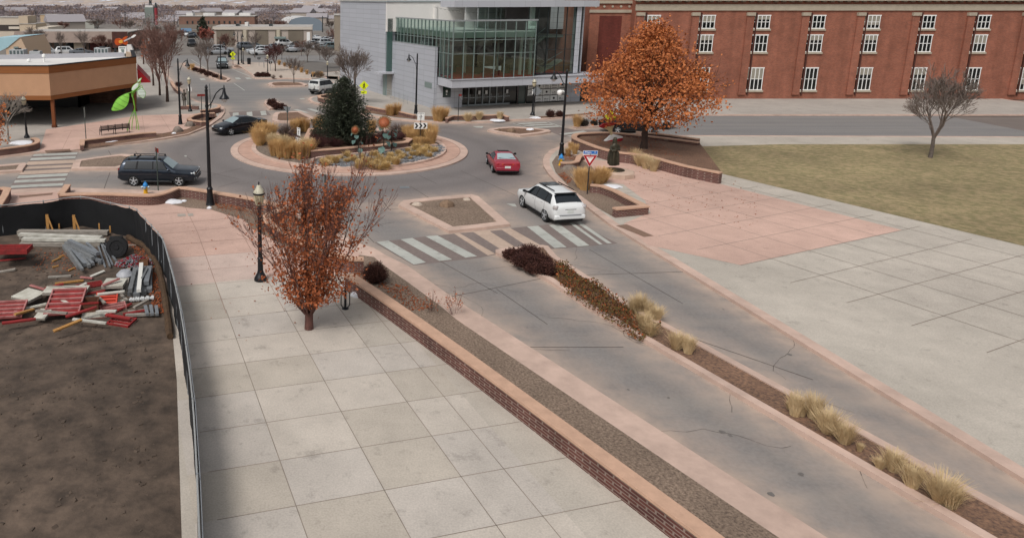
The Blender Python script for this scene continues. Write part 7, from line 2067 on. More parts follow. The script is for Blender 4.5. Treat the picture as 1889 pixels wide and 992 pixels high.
for i, (px, py) in enumerate(((596, 300), (607, 296), (618, 301), (628, 293), (640, 299), (652, 297), (662, 302), (668, 293), (672, 305), (683, 299), (694, 304), (700, 295), (709, 303), (716, 297), (728, 300), (738, 293), (746, 289), (757, 294), (770, 288), (780, 285), (791, 290), (800, 281), (735, 285), (752, 280), (768, 277), (640, 289), (690, 288), (720, 290), (788, 277), (712, 309), (730, 304), (600, 306), (662, 310), (700, 311), (685, 309), (760, 286))):
    clump('f', px, py, .21, rg.uniform(.85, 1.5), 'low tan grass tuft among the slate rocks of the roundabout bed', 'tan grass tufts in the slate bed')
L6 = 'golden grass clump in the bed before the tall lamp by the silver wall'
for px, py in ((717, 212), (722, 213), (733, 212)): clump('t', px, py, KH, 1.0, L6, 'golden grasses before the silver wall')
for px, py, s in ((805, 224), (812, 224), (819, 222)) and ((805, 223, 1.0), (812, 224, 1.05), (819, 222, .95)): clump('t', px, py, KH, s, 'golden grass clump below the small green ticket window', 'golden grasses below the ticket window')
for px, py, s, lb in ((863, 224, .8, 'thin grass clump in the doorway planter, left one of two'), (884, 221, .8, 'thin grass clump in the doorway planter, right one of two'), (922, 221, .85, 'thin grass clump at the right end of the doorway planter')): clump('p', px, py, KH, s, lb, None)
clump('t', 1064, 234, KH, 1.1, 'golden grass clump at the tip of the side road median', None)
for px, py, s in ((1073, 346, .95), (1078, 350, 1.0), (1071, 340, .9)): clump('t', px, py, KH, s, 'golden grass clump left of the yield sign post', 'golden grasses left of the yield sign')
for px, py, s in ((1106, 338, .9), (1112, 336, .9), (1101, 340, .8)): clump('t', px, py, KH, s, 'golden grass clump right of the yield sign post', 'golden grasses right of the yield sign')
for px, py, s in ((1048, 288, .7), (1060, 284, .7), (1052, 276, .6)): clump('t', px, py, KH, s, 'short golden grass beside the right planter wall', 'short golden grasses at the right planter')
for px, py in ((348, 128), (355, 130)): clump('t', px, py, KH, .8, 'golden grass at the far end of the planted street strip', 'golden grasses on the street strip')
for px, py in ((515, 120), (525, 123), (535, 126.5), (545, 130), (556, 134), (566, 137.5), (578, 141), (592, 141)): clump('t', px, py, KH, .7, 'dry grass along the edge of the far car park lane', 'dry grasses along the car park lane')
for px, py in ((1180, 574), (1168, 577), (1195, 580), (1210, 590)): clump('p', px, py, .12, .55, 'pale dry grass at the near end of the street median', 'pale dry grasses at the median end')
mdir = (md - PP([(1082, 569.5)])[0]).normalized(); mside = Vector((-mdir.y, mdir.x, 0))
for k in range(26):
    q_ = PX(A(1150, 585) + mdir * (rg.uniform(.5, 19)) + mside * rg.uniform(-.25, .35)); clump('p', q_[0], q_[1], .12, rg.uniform(.2, .62), 'pale dry grass at the near end of the street median', 'pale dry grasses at the median end')
for px, py, s in ((1170, 300, .8), (1180, 306, .8), (1191, 311, .8), (1205, 316, .8), (1160, 296, .6)): clump('p', px, py, KH, s, 'thin tan grass along the round planter at the right edge', 'thin grasses along the round planter')

# ---- shrubs
def shrub(label, px, py, wpx, hpx, z0, m, seed, n=500, leafm=None, name='shrub', group=None, twig=.35, flat=False, leafs=.08):
    rr_ = random.Random(seed)
    a = A(px, py, z0)
    k_ = (a.y * cP + (CAM_H - z0) * sP) / FPX
    W_, H_ = wpx * k_ / 2, hpx * k_ * 1.02
    t = thing(name, label, 'shrub', a, 0, group)
    mb = MB(); lf = MB()
    for i in range(n):
        th_ = rr_.uniform(0, 6.28); u = rr_.random() ** .5
        ph = u * 1.25
        L = rr_.uniform(.75, 1.06)
        tip = Vector((W_ * math.sin(ph) * math.cos(th_) * L, W_ * math.sin(ph) * math.sin(th_) * L, H_ * math.cos(ph * .98) * L))
        p0 = Vector((tip.x * .25, tip.y * .25, 0)) if rr_.random() < .4 else tip * rr_.uniform(.35, .7)
        e = Vector((rr_.gauss(0, 1), rr_.gauss(0, 1), rr_.gauss(0, .3))).normalized() * .008
        mb.add([p0 - e, p0 + e, tip + e * .4, tip - e * .4], [(0, 1, 2, 3)])
        if leafm:
            for q in range(3): lf.leaf(tip * rr_.uniform(.6, 1.0) + Vector((rr_.gauss(0, .04), rr_.gauss(0, .04), rr_.gauss(0, .04))), leafs * rr_.uniform(.6, 1.4), rr_)
    mb.build('stems', m, t, smooth_angle=0)
    if leafm: lf.build('foliage', leafm, t, smooth_angle=0)
    return t
for i, (px, py, w, h, lb) in enumerate(((501, 195, 22, 13, 'left dark red mound of the three on the shrub island'), (510, 201, 20, 13, 'middle dark red mound of the three on the shrub island'), (520, 201, 20, 10, 'right dark red mound of the three on the shrub island'))):
    shrub(lb, px, py, w, h, .12, M_shrubrust, 100 + i, 420, M_shrubrust, leafs=.12)
shrub('wide grey twiggy shrub behind the golden grasses at left of the roundabout', 528, 252, 48, 26, .18, M_shrubgrey, 110, 900)
shrub('low burgundy twiggy hedge beside the sideways chevron board', 535, 262, 40, 16, .18, M_shrubred, 111, 900)
for i, (px, py, w, h) in enumerate(((590, 271, 46, 24), (618, 270, 46, 20), (650, 267, 48, 18), (585, 258, 36, 24), (690, 263, 46, 18), (724, 259, 46, 18), (604, 264, 44, 22), (670, 266, 44, 16), (708, 256, 44, 16), (740, 257, 26, 14))):
    shrub('burgundy twiggy shrub inside the brick ring around the spruce', px, py, w, h, .58, M_shrubred, 112 + i, 700, group='burgundy shrubs inside the brick ring')
shrub('grey brown twiggy shrub behind the large sunflower', 735, 246, 60, 20, .2, M_shrubgrey, 120, 900)
shrub('dark red shrub to the right of the spruce foot', 684, 243, 24, 18, .3, M_shrubrust, 121, 500, M_shrubrust)
shrub('red brown shrub below the posters, larger one', 1015, 216, 20, 14, KH, M_shrubred, 122, 500, M_shrubrust)
shrub('red brown shrub below the posters, smaller one', 1032, 215, 17, 11, KH, M_shrubred, 123, 500, M_shrubrust)
shrub('dark green brown shrub on the side road median beside the grass', 1077, 233, 20, 14, .12, M_shrubgrey, 124, 500, mat('dark_leaf', '#2e2a22', .9))
shrub('dark small shrub on the side road median nearest the black saloon', 1096, 231, 16, 11, .12, M_shrubgrey, 125, 400, mat('dark_leaf', '#2e2a22', .9))
for i, (px, py, w, h) in enumerate(((360, 131, 12, 6), (372, 135, 22, 8), (385, 140, 22, 8), (397, 143, 12, 6))):
    shrub('rust brown low shrub in the planted street strip', px, py, w, h, .12, M_shrubred, 130 + i, 260, M_shrubrust, group='low shrubs in the street strip', leafs=.16)
for i, (px, py, w, h) in enumerate(((476, 142, 16, 8), (486, 142, 16, 9), (494, 142, 12, 7))):
    shrub('dark red shrub in the bed below the far path lamp', px, py, w, h, KH, M_shrubrust, 140 + i, 260, M_shrubrust, group='dark red shrubs below the far path lamp', leafs=.16)
shrub('round tan brown shrub on the far pavement, nearest the bare tree island', 504, 145, 12, 8, KH, M_shrubgrey, 145, 260)
shrub('small grey shrub on the far pavement left of the tree island', 518, 144, 9, 6, KH, M_shrubgrey, 146, 200)
shrub('dull brown shrub beyond the car park lane edge', 588, 143, 30, 12, KH, M_shrubgrey, 147, 400, mat('olive_leaf', '#5c4a2e', .9))
shrub('red brown shrub in the left planter by the large bare tree', 330, 160, 18, 10, KH, M_shrubred, 148, 300, M_shrubrust)
shrub('rounded rust brown shrub with fine twigs beside the straight brick wall', 692, 521, 58, 40, KH, M_shrubrust, 149, 1300, M_shrubrust, leafs=.05)
for i, (px, py, w, h) in enumerate(((945, 478, 40, 20), (975, 478, 56, 28), (968, 492, 60, 26), (998, 493, 46, 26), (1008, 504, 50, 20), (985, 502, 40, 16))):
    shrub('dense dark burgundy shrub at the tip of the street median', px, py, w, h, .1, M_shrubred, 150 + i, 1000, M_shrubrust, group='burgundy shrubs at the median tip', leafs=.07)
shrub('twiggy sprig plant with red seed heads in the gravel bed, left of two', 797, 575, 46, 44, KH, M_barkred, 160, 34, M_leaf, leafs=.06)
shrub('twiggy sprig plant with red seed heads in the gravel bed, right of two', 838, 580, 52, 52, KH, M_barkred, 161, 34, M_leaf, leafs=.06)
# ground cover on the median, fallen leaves, slate pebbles: uncountable
def in_poly(x, y, P):
    c = False
    for i in range(len(P)):
        a, b = P[i - 1], P[i]
        if (a[1] > y) != (b[1] > y) and x < (b[0] - a[0]) * (y - a[1]) / (b[1] - a[1]) + a[0]: c = not c
    return c
def scatter(px_poly, z, n, seed):
    rr_ = random.Random(seed); P = PP(px_poly, z)
    x0, x1 = min(p.x for p in P), max(p.x for p in P); y0, y1 = min(p.y for p in P), max(p.y for p in P)
    out = []
    while len(out) < n:
        x, y = rr_.uniform(x0, x1), rr_.uniform(y0, y1)
        if in_poly(x, y, P): out.append(Vector((x, y, z)))
    return out
rr_ = random.Random(33)
gc = [(1012, 500), (1030, 484), (1070, 510), (1120, 541), (1150, 563), (1220, 612), (1180, 630), (1100, 578), (1050, 545)]
m1, m2, m3 = MB(), MB(), MB()
for p in scatter(gc, .12, 5200, 1):
    h_ = .22 * (1 + math.sin(p.x * 3.1) * math.cos(p.y * 2.3)) * rr_.random()
    q = rr_.random()
    (m1 if q < .45 else m2 if q < .8 else m3).leaf(p + Vector((0, 0, h_)), rr_.uniform(.05, .12), rr_, .6, .4)
tag(m1.build('ground_cover', M_green, smooth_angle=0), 'olive green ground cover leaves along the street median', 'ground cover', kind='stuff')
tag(m2.build('ground_cover', mat('brown_cover', '#5a3c24', .9, var=.25, scale=4), smooth_angle=0), 'brown dying ground cover along the street median', 'ground cover', kind='stuff')
tag(m3.build('fallen_leaves', M_leaf3, smooth_angle=0), 'orange fallen leaves lying in the median ground cover', 'fallen leaves', kind='stuff')
def leaves(polys, label, seed, s=(.05, .11)):
    rr_ = random.Random(seed); mb = MB()
    for poly, z, n in polys:
        for p in scatter(poly, z, n, seed + n):
            d = Vector((rr_.gauss(0, 1), rr_.gauss(0, 1), rr_.gauss(0, .25))).normalized(); e = d.cross(Vector((rr_.gauss(0, .3), rr_.gauss(0, .3), 1))).normalized()
            q = rr_.uniform(*s); p = p + Vector((0, 0, .012 + rr_.random() * .03))
            mb.add([p, p + d * q * .5 + e * q * .35, p + d * q, p + d * q * .5 - e * q * .35], [(0, 1, 2, 3)])
    return tag(mb.build('fallen_leaves', M_leaf3, smooth_angle=0), label, 'fallen leaves', kind='stuff')
leaves([([(340, 356), (400, 364), (471, 380), (500, 400), (560, 450), (480, 425), (400, 385)], KH, 420), ([(395, 372), (450, 380), (460, 392), (400, 384)], KH, 420)], 'rust fallen leaves in the gravel bed under the nearest street lamp', 50)
leaves([([(690, 515), (750, 530), (800, 570), (760, 575), (700, 530)], KH, 420), ([(664, 495), (700, 520), (680, 525), (650, 505)], KH, 200)], 'rust fallen leaves beside the rounded shrub in the gravel bed', 51)
leaves([([(1028, 322), (1040, 318), (1056, 332), (1048, 340)], KH, 320), ([(1090, 345), (1135, 356), (1140, 364), (1095, 352)], KH, 420), ([(1040, 282), (1075, 288), (1062, 296), (1040, 296)], KH, 320)], 'orange fallen leaves in the right corner beds', 52)
leaves([([(1003, 296), (1006, 292), (1008, 312), (1030, 338), (1060, 366), (1056, 368), (1018, 330), (1004, 310)], .005, 420)], 'thin line of orange leaves in the gutter of the right kerb', 53, (.04, .09))
leaves([([(1072, 262), (1120, 248), (1200, 254), (1260, 290), (1150, 276)], .64, 900)], 'fallen orange leaves under the large tree in the round planter', 54)
leaves([([(1150, 310), (1400, 340), (1400, 430), (1200, 380), (1160, 340)], KH, 260), ([(330, 390), (600, 500), (640, 600), (400, 640), (340, 560)], KH, 60)], 'loose leaves scattered over the paving', 55)
mb = MB(); rr_ = random.Random(8)
for p in scatter(slate_px, .2, 1500, 3):
    s = rr_.uniform(.10, .24)
    mb.box(p + Vector((0, 0, .03)), (s, s * rr_.uniform(.5, .9), rr_.uniform(.03, .08)), M=Matrix.Rotation(rr_.uniform(0, 6), 4, 'Z') @ Matrix.Rotation(rr_.gauss(0, .25), 4, 'X'))
tag(mb.build('slate_stones', mat('slate_stone', '#8e8f92', .8, col2='#55565a', scale=2.5), smooth_angle=0), 'flat grey slate stones covering the near bed of the roundabout', 'stones', kind='stuff')

# ---- boulders
def boulder(label, px, py, wpx, hpx, z0, m, seed, name='boulder'):
    a = A(px, py, z0)
    k_ = (a.y * cP + CAM_H * sP) / FPX
    bm = bmesh.new(); bmesh.ops.create_icosphere(bm, subdivisions=3, radius=1)
    from mathutils import noise
    for v in bm.verts:
        d = 1 + .22 * noise.noise(v.co * 1.3 + Vector((seed, 0, 0))) + .09 * noise.noise(v.co * 3.5 + Vector((0, seed, 0)))
        v.co = Vector((v.co.x * d * wpx * k_ / 2, v.co.y * d * wpx * k_ * .4, max(-.2, v.co.z * d) * hpx * k_ * .75))
    me_ = bpy.data.meshes.new(name); bm.to_mesh(me_); bm.free()
    me_.materials.append(m); me_.polygons.foreach_set('use_smooth', [True] * len(me_.polygons)); me_.set_sharp_from_angle(angle=R(28))
    o = bpy.data.objects.new(name, me_); COL.objects.link(o); o.location = a
    return tag(o, label, 'boulder')
boulder('large tan boulder at the top of the front gravel island', 823.5, 380, 28, 15, .11, M_rock, 1)
boulder('pale flat rock at the left corner of the front gravel island', 769, 378, 19, 8, .11, mat('pale_rock', '#b5a697', .9, var=.15, scale=4), 2)
boulder('small pale rock at the top right corner of the front gravel island', 861, 369, 14, 6, .11, mat('pale_rock', '#b5a697', .9), 3)
boulder('grey boulder at the foot of the left arm lamp, nearer the road', 328, 243, 19, 13, KH, M_rockgrey, 4)
boulder('grey boulder at the foot of the left arm lamp, nearer the planter', 350, 233, 19, 12, KH, M_rockgrey, 5)
boulder('tan rock with dry grass on the side road gravel island, larger one', 943, 243, 17, 8, .11, M_rock, 6)
boulder('tan rock on the side road gravel island, smaller one at its left', 920, 241, 9, 5, .11, M_rock, 7)
boulder('grey flat boulder in the right bed by the grasses, upper one', 1050, 312, 30, 10, KH, M_rockgrey, 8)
boulder('grey flat boulder in the right bed by the grasses, lower one', 1063, 326, 26, 10, KH, M_rockgrey, 9)
# ---- old snow
def snow(label, px, py, wpx, hpx, seed, z0=KH, n=1):
    o = boulder(label, px, py, wpx, hpx, z0, M_snow, seed, 'snow_patch'); o['category'] = 'snow'; return o
snow('largest old snow patch against the curved wall near the hydrant', 320, 373, 34, 7, 21)
snow('thin snow tail right of the largest snow patch', 338, 371, 14, 3, 22)
snow('small snow lump at the foot of the nearest street lamp', 386, 384.5, 9, 5, 23)
snow('long snow strip along the planter behind the bench', 195, 259, 50, 3, 24); snow('snow streak further right along the bench planter', 243, 252, 34, 2.5, 25)
snow('snow bank round the small bare tree at left', 40, 264, 42, 5, 26, .5)
snow('dirty snow ridge behind the bike rack against the brick wall', 640, 528, 22, 10, 27); snow('dirty snow ridge right of the bike rack', 660, 545, 26, 11, 28); snow('small snow lump at the bottom of the straight brick wall', 700, 572, 12, 6, 29)
snow('crusty snow patch behind the angular wall below the yield sign', 1128, 345, 36, 6, 30)
snow('snow patch at the foot of the lamp before the posters', 987, 218, 20, 3.5, 31); snow('snow patch along the kerb before the doorway planter', 917, 222.5, 30, 3, 32); snow('snow dot on the side road gravel island', 978, 239.5, 14, 4, 33, .11)
snow('small snow lump on the left mulch by the kerb', 321, 246.5, 9, 3, 34)
# ================================================================ CONSTRUCTION YARD
FZ = 1.66
ftop = [(-260, 412), (-120, 393), (0, 380), (79, 372), (148, 364), (203, 375), (238, 382.4), (252, 388), (268, 405.5), (279, 417), (290.6, 430), (300, 443), (313, 488), (324, 532), (333, 576), (343, 640), (355, 740), (363, 880), (370, 1060)]
FT = PP(ftop, FZ)
f0 = Vector((FT[0].x, FT[0].y, 0))
fence = thing('site_fence', 'curving construction fence wrapped in black screen around the dirt yard', 'fence', f0)
FS = smooth(FT, 4, False)
rr_ = random.Random(2)
mb = MB(); vs = []; fs = []
N = len(FS)
for i, p in enumerate(FS):
    for k in range(5):
        zz = .05 + (FZ - .08) * k / 4
        off = .05 * math.sin(i * 1.7 + k) + .03 * math.sin(i * .6 + k * 2)
        if k == 4: off *= .2
        vs.append((p.x - f0.x + off * .5, p.y - f0.y + off, zz - (.05 * abs(math.sin(i * .9)) if k == 4 else 0)))
for i in range(N - 1):
    for k in range(4): fs.append((i * 5 + k, (i + 1) * 5 + k, (i + 1) * 5 + k + 1, i * 5 + k + 1))
mb.add(vs, fs).build('black_screen', M_screen, fence, smooth_angle=60)
MB().tube([p - f0 + Vector((0, .03, .02)) for p in FS], .022, 6).build('top_rail', mat('rail_grey', '#a4a6a5', .5, metal=.3), fence)
MB().ribbon([p + Vector((.06, .06, 0)) for p in FT[10:]], .02, .3, 1.55).build('white_backing', mat('pale_sheet', '#a9adb0', .7), fence, off=f0)
for i in range(0, len(FT)):
    p = FT[i] - f0
    MB().tube([(p.x, p.y + .06, -.05), (p.x, p.y + .06, FZ + .06)], .03, 6).build('post', M_steel, fence)
# straw wattle along the foot of the fence
W_ = smooth(PP([(236, 437), (252, 446), (268, 456), (282, 473), (291, 491), (297, 512), (303, 540), (308, 572), (314, 620)], .25), 3, False)
tag(MB().tube(W_, [.13 + .02 * math.sin(i * 2) for i in range(len(W_))], 9).build('straw_wattle', mat('wattle_brown', '#57432f', .95, col2='#3b2c20', scale=5, bump=.5, bscale=14)), 'brown straw roll lying along the inside foot of the black fence', 'straw roll')
Y_ = KH + .02
def brace(px, py, top, dx, label):
    a, z = zat(px, py, top); a.z = Y_
    t = thing('timber_brace', label, 'brace', a)
    MB().b2(-.07, .07, -.03, .03, 0, z).build('upright', M_wood, t)
    q = A(px + dx, py + 1, Y_) - a
    MB().bar((.05, -.02, z * .82), (q.x, q.y, .02), .045, .09).build('diagonal_strut', M_wood, t)
brace(89.5, 432, 401, 11, 'yellow timber upright with diagonal strut, left of the two by the fence')
brace(138.5, 432, 402, 11, 'yellow timber upright with diagonal strut, right of the two by the fence')
for px, py, top, lb in ((110, 428, 418, 'short timber stake between the two braced uprights'), (184, 432, 417.5, 'short timber stake right of the braced uprights'), (204, 434, 422, 'short pale stake nearest the black reel'), (26, 428, 424, 'short grey stake above the red racks'), (52, 428, 423, 'short grey stake above the long boards')):
    a, z = zat(px, py, top); a.z = Y_
    o = MB().b2(-.035, .035, -.02, .02, 0, max(.25, z)).build('stake', M_wood); o.location = a; tag(o, lb, 'stake')
def plank(name, label, p, q, w, h, z, m, cat, group=None):
    a, b_ = A(*p, z), A(*q, z)
    o = MB().bar(a - a, b_ - a, w, h).build(name, m); o.location = a + Vector((0, 0, h / 2)); return tag(o, label, cat, group)
M_wboard = mat('white_board', '#cfcdc4', .7, col2='#9d9a90', scale=1.5, stretch=(1, 1, 1))
gl = 'long pale boards stacked along the fence'
plank('long_board', 'brightest long white board on the front of the stack by the fence', (42, 443), (195, 445.5), .26, .12, .35, M_wboard, 'board', gl)
plank('long_board', 'grey long board at the bottom front of the stack by the fence', (38, 453), (186, 453.5), .3, .16, Y_, M_greywood, 'board', gl)
plank('long_board', 'white spotted long board second from the fence', (36, 434), (187, 440), .3, .1, .4, M_wboard, 'board', gl)
plank('long_board', 'long timber lying in the middle of the board stack', (43, 447), (190, 449), .2, .12, .2, M_wood, 'board', gl)
plank('long_board', 'grey weathered long board rearmost against the fence', (34, 431), (200, 432), .34, .18, .2, M_greywood, 'board', gl)
plank('long_board', 'thin dark long board under the white spotted one', (38, 440), (190, 442.5), .3, .14, Y_, M_greywood, 'board', gl)
# red form panels: a sheet with a rail frame
def form_panel(label, corner, L, W_, rz, z0, ribs, sheet, rail, tilt=0.0, group=None, th=.1, sheet_up=False):
    a = A(*corner, z0)
    t = thing('form_panel', label, 'form panel', a, rz, group)
    t.rotation_euler = (tilt, 0, rz)
    MB().b2(0, L, 0, W_, (th if sheet_up else 0), (th if sheet_up else 0) + .025).build('sheet', sheet, t)
    for k in range(ribs):
        y = (W_ - .06) * k / (ribs - 1)
        MB().b2(.02, L - .02, y, y + .06, .026 if not sheet_up else 0, th if not sheet_up else th - .001).build('rail', rail, t)
    for x in (0, L - .05): MB().b2(x, x + .05, -.004, W_ + .004, .024 if not sheet_up else -.002, th + .004 if not sheet_up else th - .002).build('end_rail', rail, t)
    return t
form_panel('large red form panel with five faded rails at the bottom of the yard', (80, 583), 1.25, 1.5, R(6), .35, 6, M_redform, M_pinkform, R(14))
form_panel('red form panel with faded rails cut off at the left edge', (-22, 590), 1.15, 1.0, R(8), .3, 5, M_redform, M_pinkform, R(12))
form_panel('narrow red and pale panel lying between the two plywood stacks', (143, 537), 1.0, .35, R(28), Y_, 3, M_ply, M_redform, R(10))
form_panel('small red frame panel with pale boxes lying at the bottom right', (186, 578), .95, .42, R(25), Y_, 3, M_ply, M_pinkform, R(8))
for k, lb in enumerate(('bottom', 'middle', 'top')):
    form_panel(f'{lb} red rack of the stack at the left edge of the yard', (-14, 470), 1.45, .75, R(3), Y_ + .34 * k, 4, M_redform if k != 1 else M_greywood, M_redform, 0, None, .2)
form_panel('orange red plastic ribbed panel leaning amid the form panels', (176, 563), .8, .5, R(6), .2, 4, M_orange, M_orange, R(35))
def slabstack(label, corner, L, W_, rz, n, top=M_ply, sides=M_redform, th=.1, z0=None, tilt=0.0):
    z0 = Y_ if z0 is None else z0
    for k in range(n):
        last = k == n - 1
        form_panel(label if last else label.replace('topmost', ('lowest', 'second lowest', 'third lowest')[k]).replace('clean ', ''), corner, L, W_, rz + r3.uniform(-.03, .03) * (not last), z0 + (th + .03) * k, 4, top, sides if not last else M_greywood, tilt, None, th, True)
slabstack('topmost clean pale plywood panel of the wide stack in the middle of the yard', (78, 545), 1.62, .62, R(3), 4)
slabstack('topmost clean pale plywood panel of the square stack beside the grey metal pile', (187, 533), .82, .8, R(2), 4)
form_panel('single pale plywood panel lying askew at the lower left', (21, 551), .95, .8, R(-28), .4, 3, M_ply, M_greywood, R(4), None, .08, True)
form_panel('pale plywood panel half hidden right of the large red panel', (139, 560), .5, .6, R(-4), .15, 3, M_ply, M_greywood, 0, None, .06, True)
form_panel('dirty plywood panel lying below the orange plastic panel', (150, 592), .9, .5, R(12), .08, 3, M_ply, M_redform, R(5), None, .08, True)
form_panel('plywood panel with red rails at the very bottom right of the heap', (196, 600), .9, .6, R(-18), .1, 4, M_ply, M_redform, R(6))
form_panel('pale upright plywood offcut left of the large red panel', (62, 590), .42, .6, R(-6), .3, 3, M_ply, M_greywood, R(10), None, .06, True)
plank('form_beam', 'pink white upright beam left of the pale offcut', (28, 585), (33, 553), .1, .12, .3, M_pinkform, 'beam')
t = thing('wooden_crate', 'brown open wooden crate with red trim amid the form panels', 'crate', A(150, 583, .1), R(12))
mb = MB(); mb.b2(0, .62, 0, .04, 0, .5); mb.b2(0, .62, .5, .54, 0, .5); mb.b2(0, .04, .04, .5, 0, .5); mb.b2(.58, .62, .04, .5, 0, .5); mb.b2(.04, .58, .04, .5, 0, .04); mb.build('crate_box', mat('crate_brown', '#5b3a2a', .85, var=.2, scale=5), t)
MB().b2(-.02, .64, -.02, -.001, .44, .52).build('crate_trim', M_redform, t)
# grey beams heap
gb = 'grey steel beams piled in the middle of the yard'
B = [((119, 458), (147, 497), .18, .2, Y_), ((124, 454), (158, 492), .16, .16, .2), ((122, 451), (172, 480), .16, .16, .32), ((128, 447), (181, 471), .2, .14, .5), ((132, 452), (165, 494), .14, .14, .2), ((138, 456), (172, 490), .14, .14, .2), ((150, 455), (186, 488), .14, .14, .15), ((160, 450), (178, 466), .1, .1, .55), ((126, 462), (152, 499), .12, .1, .34), ((140, 470), (188, 484), .12, .12, .25)]
for i, (p, q, w, h_, z) in enumerate(B):
    plank('steel_beam', 'grey galvanised steel beam in the large criss-cross pile left of the black reel', p, q, w, h_, z, M_steel if i % 2 else mat('beam_grey', '#7a7c7d', .6, metal=.2, var=.2, scale=4), 'beam', gb)
for i, (p, q) in enumerate((((180, 451), (194, 494)), ((186, 449), (203, 493)), ((190, 452), (208, 490)), ((186, 448), (214, 482)), ((194, 450), (212, 478)))):
    plank('steel_bar', 'thin grey bar in the loose bundle between the beam pile and the black reel', p, q, .07, .07, Y_ + .06 * (i % 2), M_steel, 'bar', 'thin grey bars beside the beam pile')
# reel
t = thing('cable_reel', 'black flanged reel with drum standing near the fence', 'reel', A(216, 474, Y_), R(8))
MX = Matrix.Rotation(R(75), 3, 'X')
c = (0, 0, .46)
MB().lathe([(.46, .0), (.46, .05), (.30, .06), (.28, .03), (.12, .02), (.10, .06), (0, .06)], c, 26, MX).build('front_flange', M_blackmatte, t)
MB().lathe([(.22, -.45), (.22, 0)], c, 20, MX).build('drum', M_black, t); MB().lathe([(.46, -.5), (.46, -.45)], c, 26, MX).build('rear_flange', M_blackmatte, t)
MB().b2(-.36, .2, .45, .75, .3, .75).build('motor_box', M_blackmatte, t)
# heap of clamps: countless small pieces
rr_ = random.Random(17); m1, m2 = MB(), MB()
ctr = A(249, 488, Y_)
for k in range(420):
    a_ = rr_.uniform(0, 6.28); q = rr_.random() ** .6
    p = ctr + Vector((.85 * q * math.cos(a_), .5 * q * math.sin(a_), .06 + .42 * (1 - q) * rr_.uniform(.6, 1)))
    d = Vector((rr_.gauss(0, 1), rr_.gauss(0, 1), rr_.gauss(0, .5))).normalized() * rr_.uniform(.08, .18)
    (m1 if rr_.random() < .6 else m2).bar(p - d / 2, p + d / 2, .035, .035)
tag(m1.build('clamp_heap', M_steel, smooth_angle=0), 'heap of countless small grey steel clamps beside the black reel', 'clamps', kind='stuff'); tag(m2.build('clamp_heap', mat('clamp_red', '#93202c', .6), smooth_angle=0), 'red clamps mixed through the small grey clamp heap', 'clamps', kind='stuff')
t = thing('cardboard_box', 'brown open box standing at the right of the clamp heap', 'box', A(256, 494, .2), R(5))
mb = MB(); mb.b2(0, .4, 0, .02, 0, .3); mb.b2(0, .4, .26, .28, 0, .3); mb.b2(0, .02, .02, .26, 0, .3); mb.b2(.38, .4, .02, .26, 0, .3); mb.b2(.02, .38, .02, .26, 0, .02); mb.build('box_sides', mat('card_brown', '#6d4a33', .9), t)
MB().bar((0, 0, .3), (0, -.14, .36), .02, .01).build('flap', mat('card_brown', '#6d4a33', .9), t)
# grey channel pile and white beam
gp_ = 'grey metal channels stacked by the fence foot'
for i, (p, q, w, z) in enumerate((((231, 545), (240, 500), .26, Y_), ((241, 546), (247, 498), .24, Y_), ((252, 548), (256, 498), .26, Y_), ((264, 545), (266, 497), .26, Y_), ((275, 540), (276, 496), .24, Y_), ((240, 540), (250, 500), .16, .34), ((270, 526), (276, 497), .2, .36), ((262, 520), (272, 500), .08, .42))):
    plank('metal_channel', 'grey metal channel in the neat pile beside the straw roll', p, q, w, .16, z, mat('channel_grey', '#77797a', .55, metal=.3, var=.2, scale=3) if i % 2 else M_greywood if i == 0 else M_steel, 'channel', gp_)
plank('white_beam', 'bright white beam lying on top of the grey channel pile', (256, 539), (261, 489), .16, .12, .46, mat('beam_white', '#d6d5cf', .6), 'beam')
t = thing('pipe_fitting', 'white jointed pipe fitting lying below the grey channel pile', 'pipe', A(238, 557, Y_), math.atan2(1, 4))
mb = MB(); mb.tube([(0, 0, .08), (.92, 0, .08)], .06, 8)
for k in range(5): mb.tube([(.08 + .2 * k, -.07, .08), (.08 + .2 * k, .12, .1)], .05, 7); mb.lathe([(.09, -.03), (.09, .03)], (.18 + .18 * k, 0, .08), 9, Matrix.Rotation(R(90), 3, 'Y'))
mb.build('manifold', mat('pipe_white', '#bdbfbf', .5), t)
for i, (p, q, z, m_) in enumerate((((236, 577), (284, 572), Y_, M_greywood), ((232, 583), (290, 581), .2, M_greywood), ((268, 566), (272, 582), .25, M_steel), ((278, 565), (281, 582), .25, M_steel), ((288, 566), (290, 582), .25, M_steel))):
    plank('scrap_timber', 'grey offcut in the little pile at the bottom right of the yard', p, q, .12, .08, z, m_, 'offcut', 'grey offcuts at the bottom right of the yard')
for p, q, z, lb in (((97, 483), (112, 476), Y_, 'yellow timber scrap on the dirt, far left of the beam pile'), ((109, 474), (119, 472), Y_, 'short yellow timber scrap touching the beam pile'), ((126, 500), (138, 495), Y_, 'yellow timber scrap in front of the beam pile'), ((97, 494), (108, 491), Y_, 'thin timber splinter lying alone on the dirt')):
    plank('timber_scrap', lb, p, q, .08, .05, z, M_wood, 'timber scrap')
rs_ = random.Random(44)
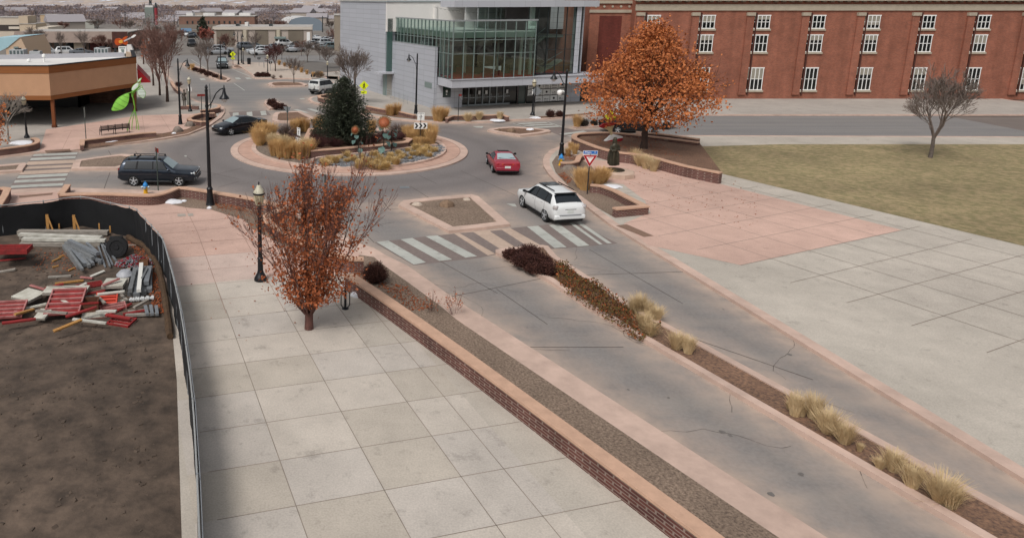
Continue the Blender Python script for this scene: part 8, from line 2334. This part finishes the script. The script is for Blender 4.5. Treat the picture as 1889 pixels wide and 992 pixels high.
for i, (px, py, L_, rz_, m_, z_) in enumerate(((128, 520, 1.1, 20, M_wood, .05), (228, 548, .9, -60, M_greywood, .1), (170, 540, 1.0, 8, M_redform, .3), (205, 520, .7, 40, M_pinkform, .6), (120, 530, 1.3, -8, M_greywood, .5), (148, 528, .8, 70, M_wboard, .15), (212, 556, .9, 15, M_ply, .05), (100, 528, .7, 35, M_redform, .45), (60, 545, .9, -30, M_greywood, .05), (196, 574, .8, -12, M_wboard, .3), (222, 570, 1.0, 50, M_redform, .05), (8, 500, .9, 12, M_greywood, .03), (45, 575, .8, 60, M_wood, .3), (160, 512, .6, -20, M_pinkform, .05), (235, 452, .8, 10, M_greywood, .05), (24, 478, 1.1, 5, M_redform, .05), (60, 566, 1.0, 18, M_ply, .2), (110, 552, .9, -35, M_wboard, .42), (150, 575, 1.1, 30, M_redform, .35), (185, 552, .8, -50, M_greywood, .3), (205, 540, 1.0, 10, M_wboard, .4), (218, 584, 1.0, -15, M_redform, .2), (260, 560, .8, 65, M_greywood, .2), (95, 575, 1.2, -12, M_greywood, .6), (35, 592, 1.1, 25, M_redform, .3), (165, 592, 1.2, -5, M_wboard, .3), (125, 600, 1.0, 40, M_wood, .4), (250, 575, .9, 15, M_redform, .1), (70, 530, .8, -25, M_pinkform, .05), (110, 510, .9, 12, M_greywood, .03), (180, 505, .7, 55, M_wboard, .05))):
    a = A(px, py, Y_ + z_)
    o = MB().b2(-L_ / 2, L_ / 2, -.06, .06, -.03, .03).build('loose_board', m_); o.location = a; o.rotation_euler = (rs_.uniform(-.2, .2), rs_.uniform(-.14, .14), R(rz_))
    tag(o, 'short loose board tossed among the form panels and debris of the yard', 'board', 'loose boards tossed about the yard')
tag(MB().lathe([(0, 0), (.34, .02), (.36, .2), (.2, .36), (0, .38)], n=12).build('plastic_sheet', mat('crumpled_plastic', '#9ea0a5', .4, bump=.8, bscale=9, var=.1)), 'crumpled grey plastic bundle between the square stack and grey channels', 'plastic bundle').location = A(231, 514, Y_)
leaves([([(220, 440), (262, 456), (284, 492), (298, 540), (306, 578), (280, 578), (276, 500), (250, 465)], Y_, 900), ([(60, 455), (130, 470), (150, 510), (60, 500)], Y_, 160)], 'fallen leaves blown against the fence foot inside the yard', 60)
mb = MB(); rr_ = random.Random(5)
for p in scatter([(0, 455), (110, 458), (140, 505), (290, 640), (290, 980), (-250, 980), (-60, 560)], Y_ - .03, 800, 6):
    s = rr_.uniform(.02, .13); mb.box(p, (s, s * .8, s * .6), M=Matrix.Rotation(rr_.uniform(0, 6), 4, 'Z') @ Matrix.Rotation(rr_.gauss(0, .6), 4, 'X'))
tag(mb.build('dirt_clods', mat('clod', '#5d4f44', .95, col2='#413830', scale=3), smooth_angle=0), 'loose clods and crumbs of wet dirt across the yard', 'dirt', kind='stuff')
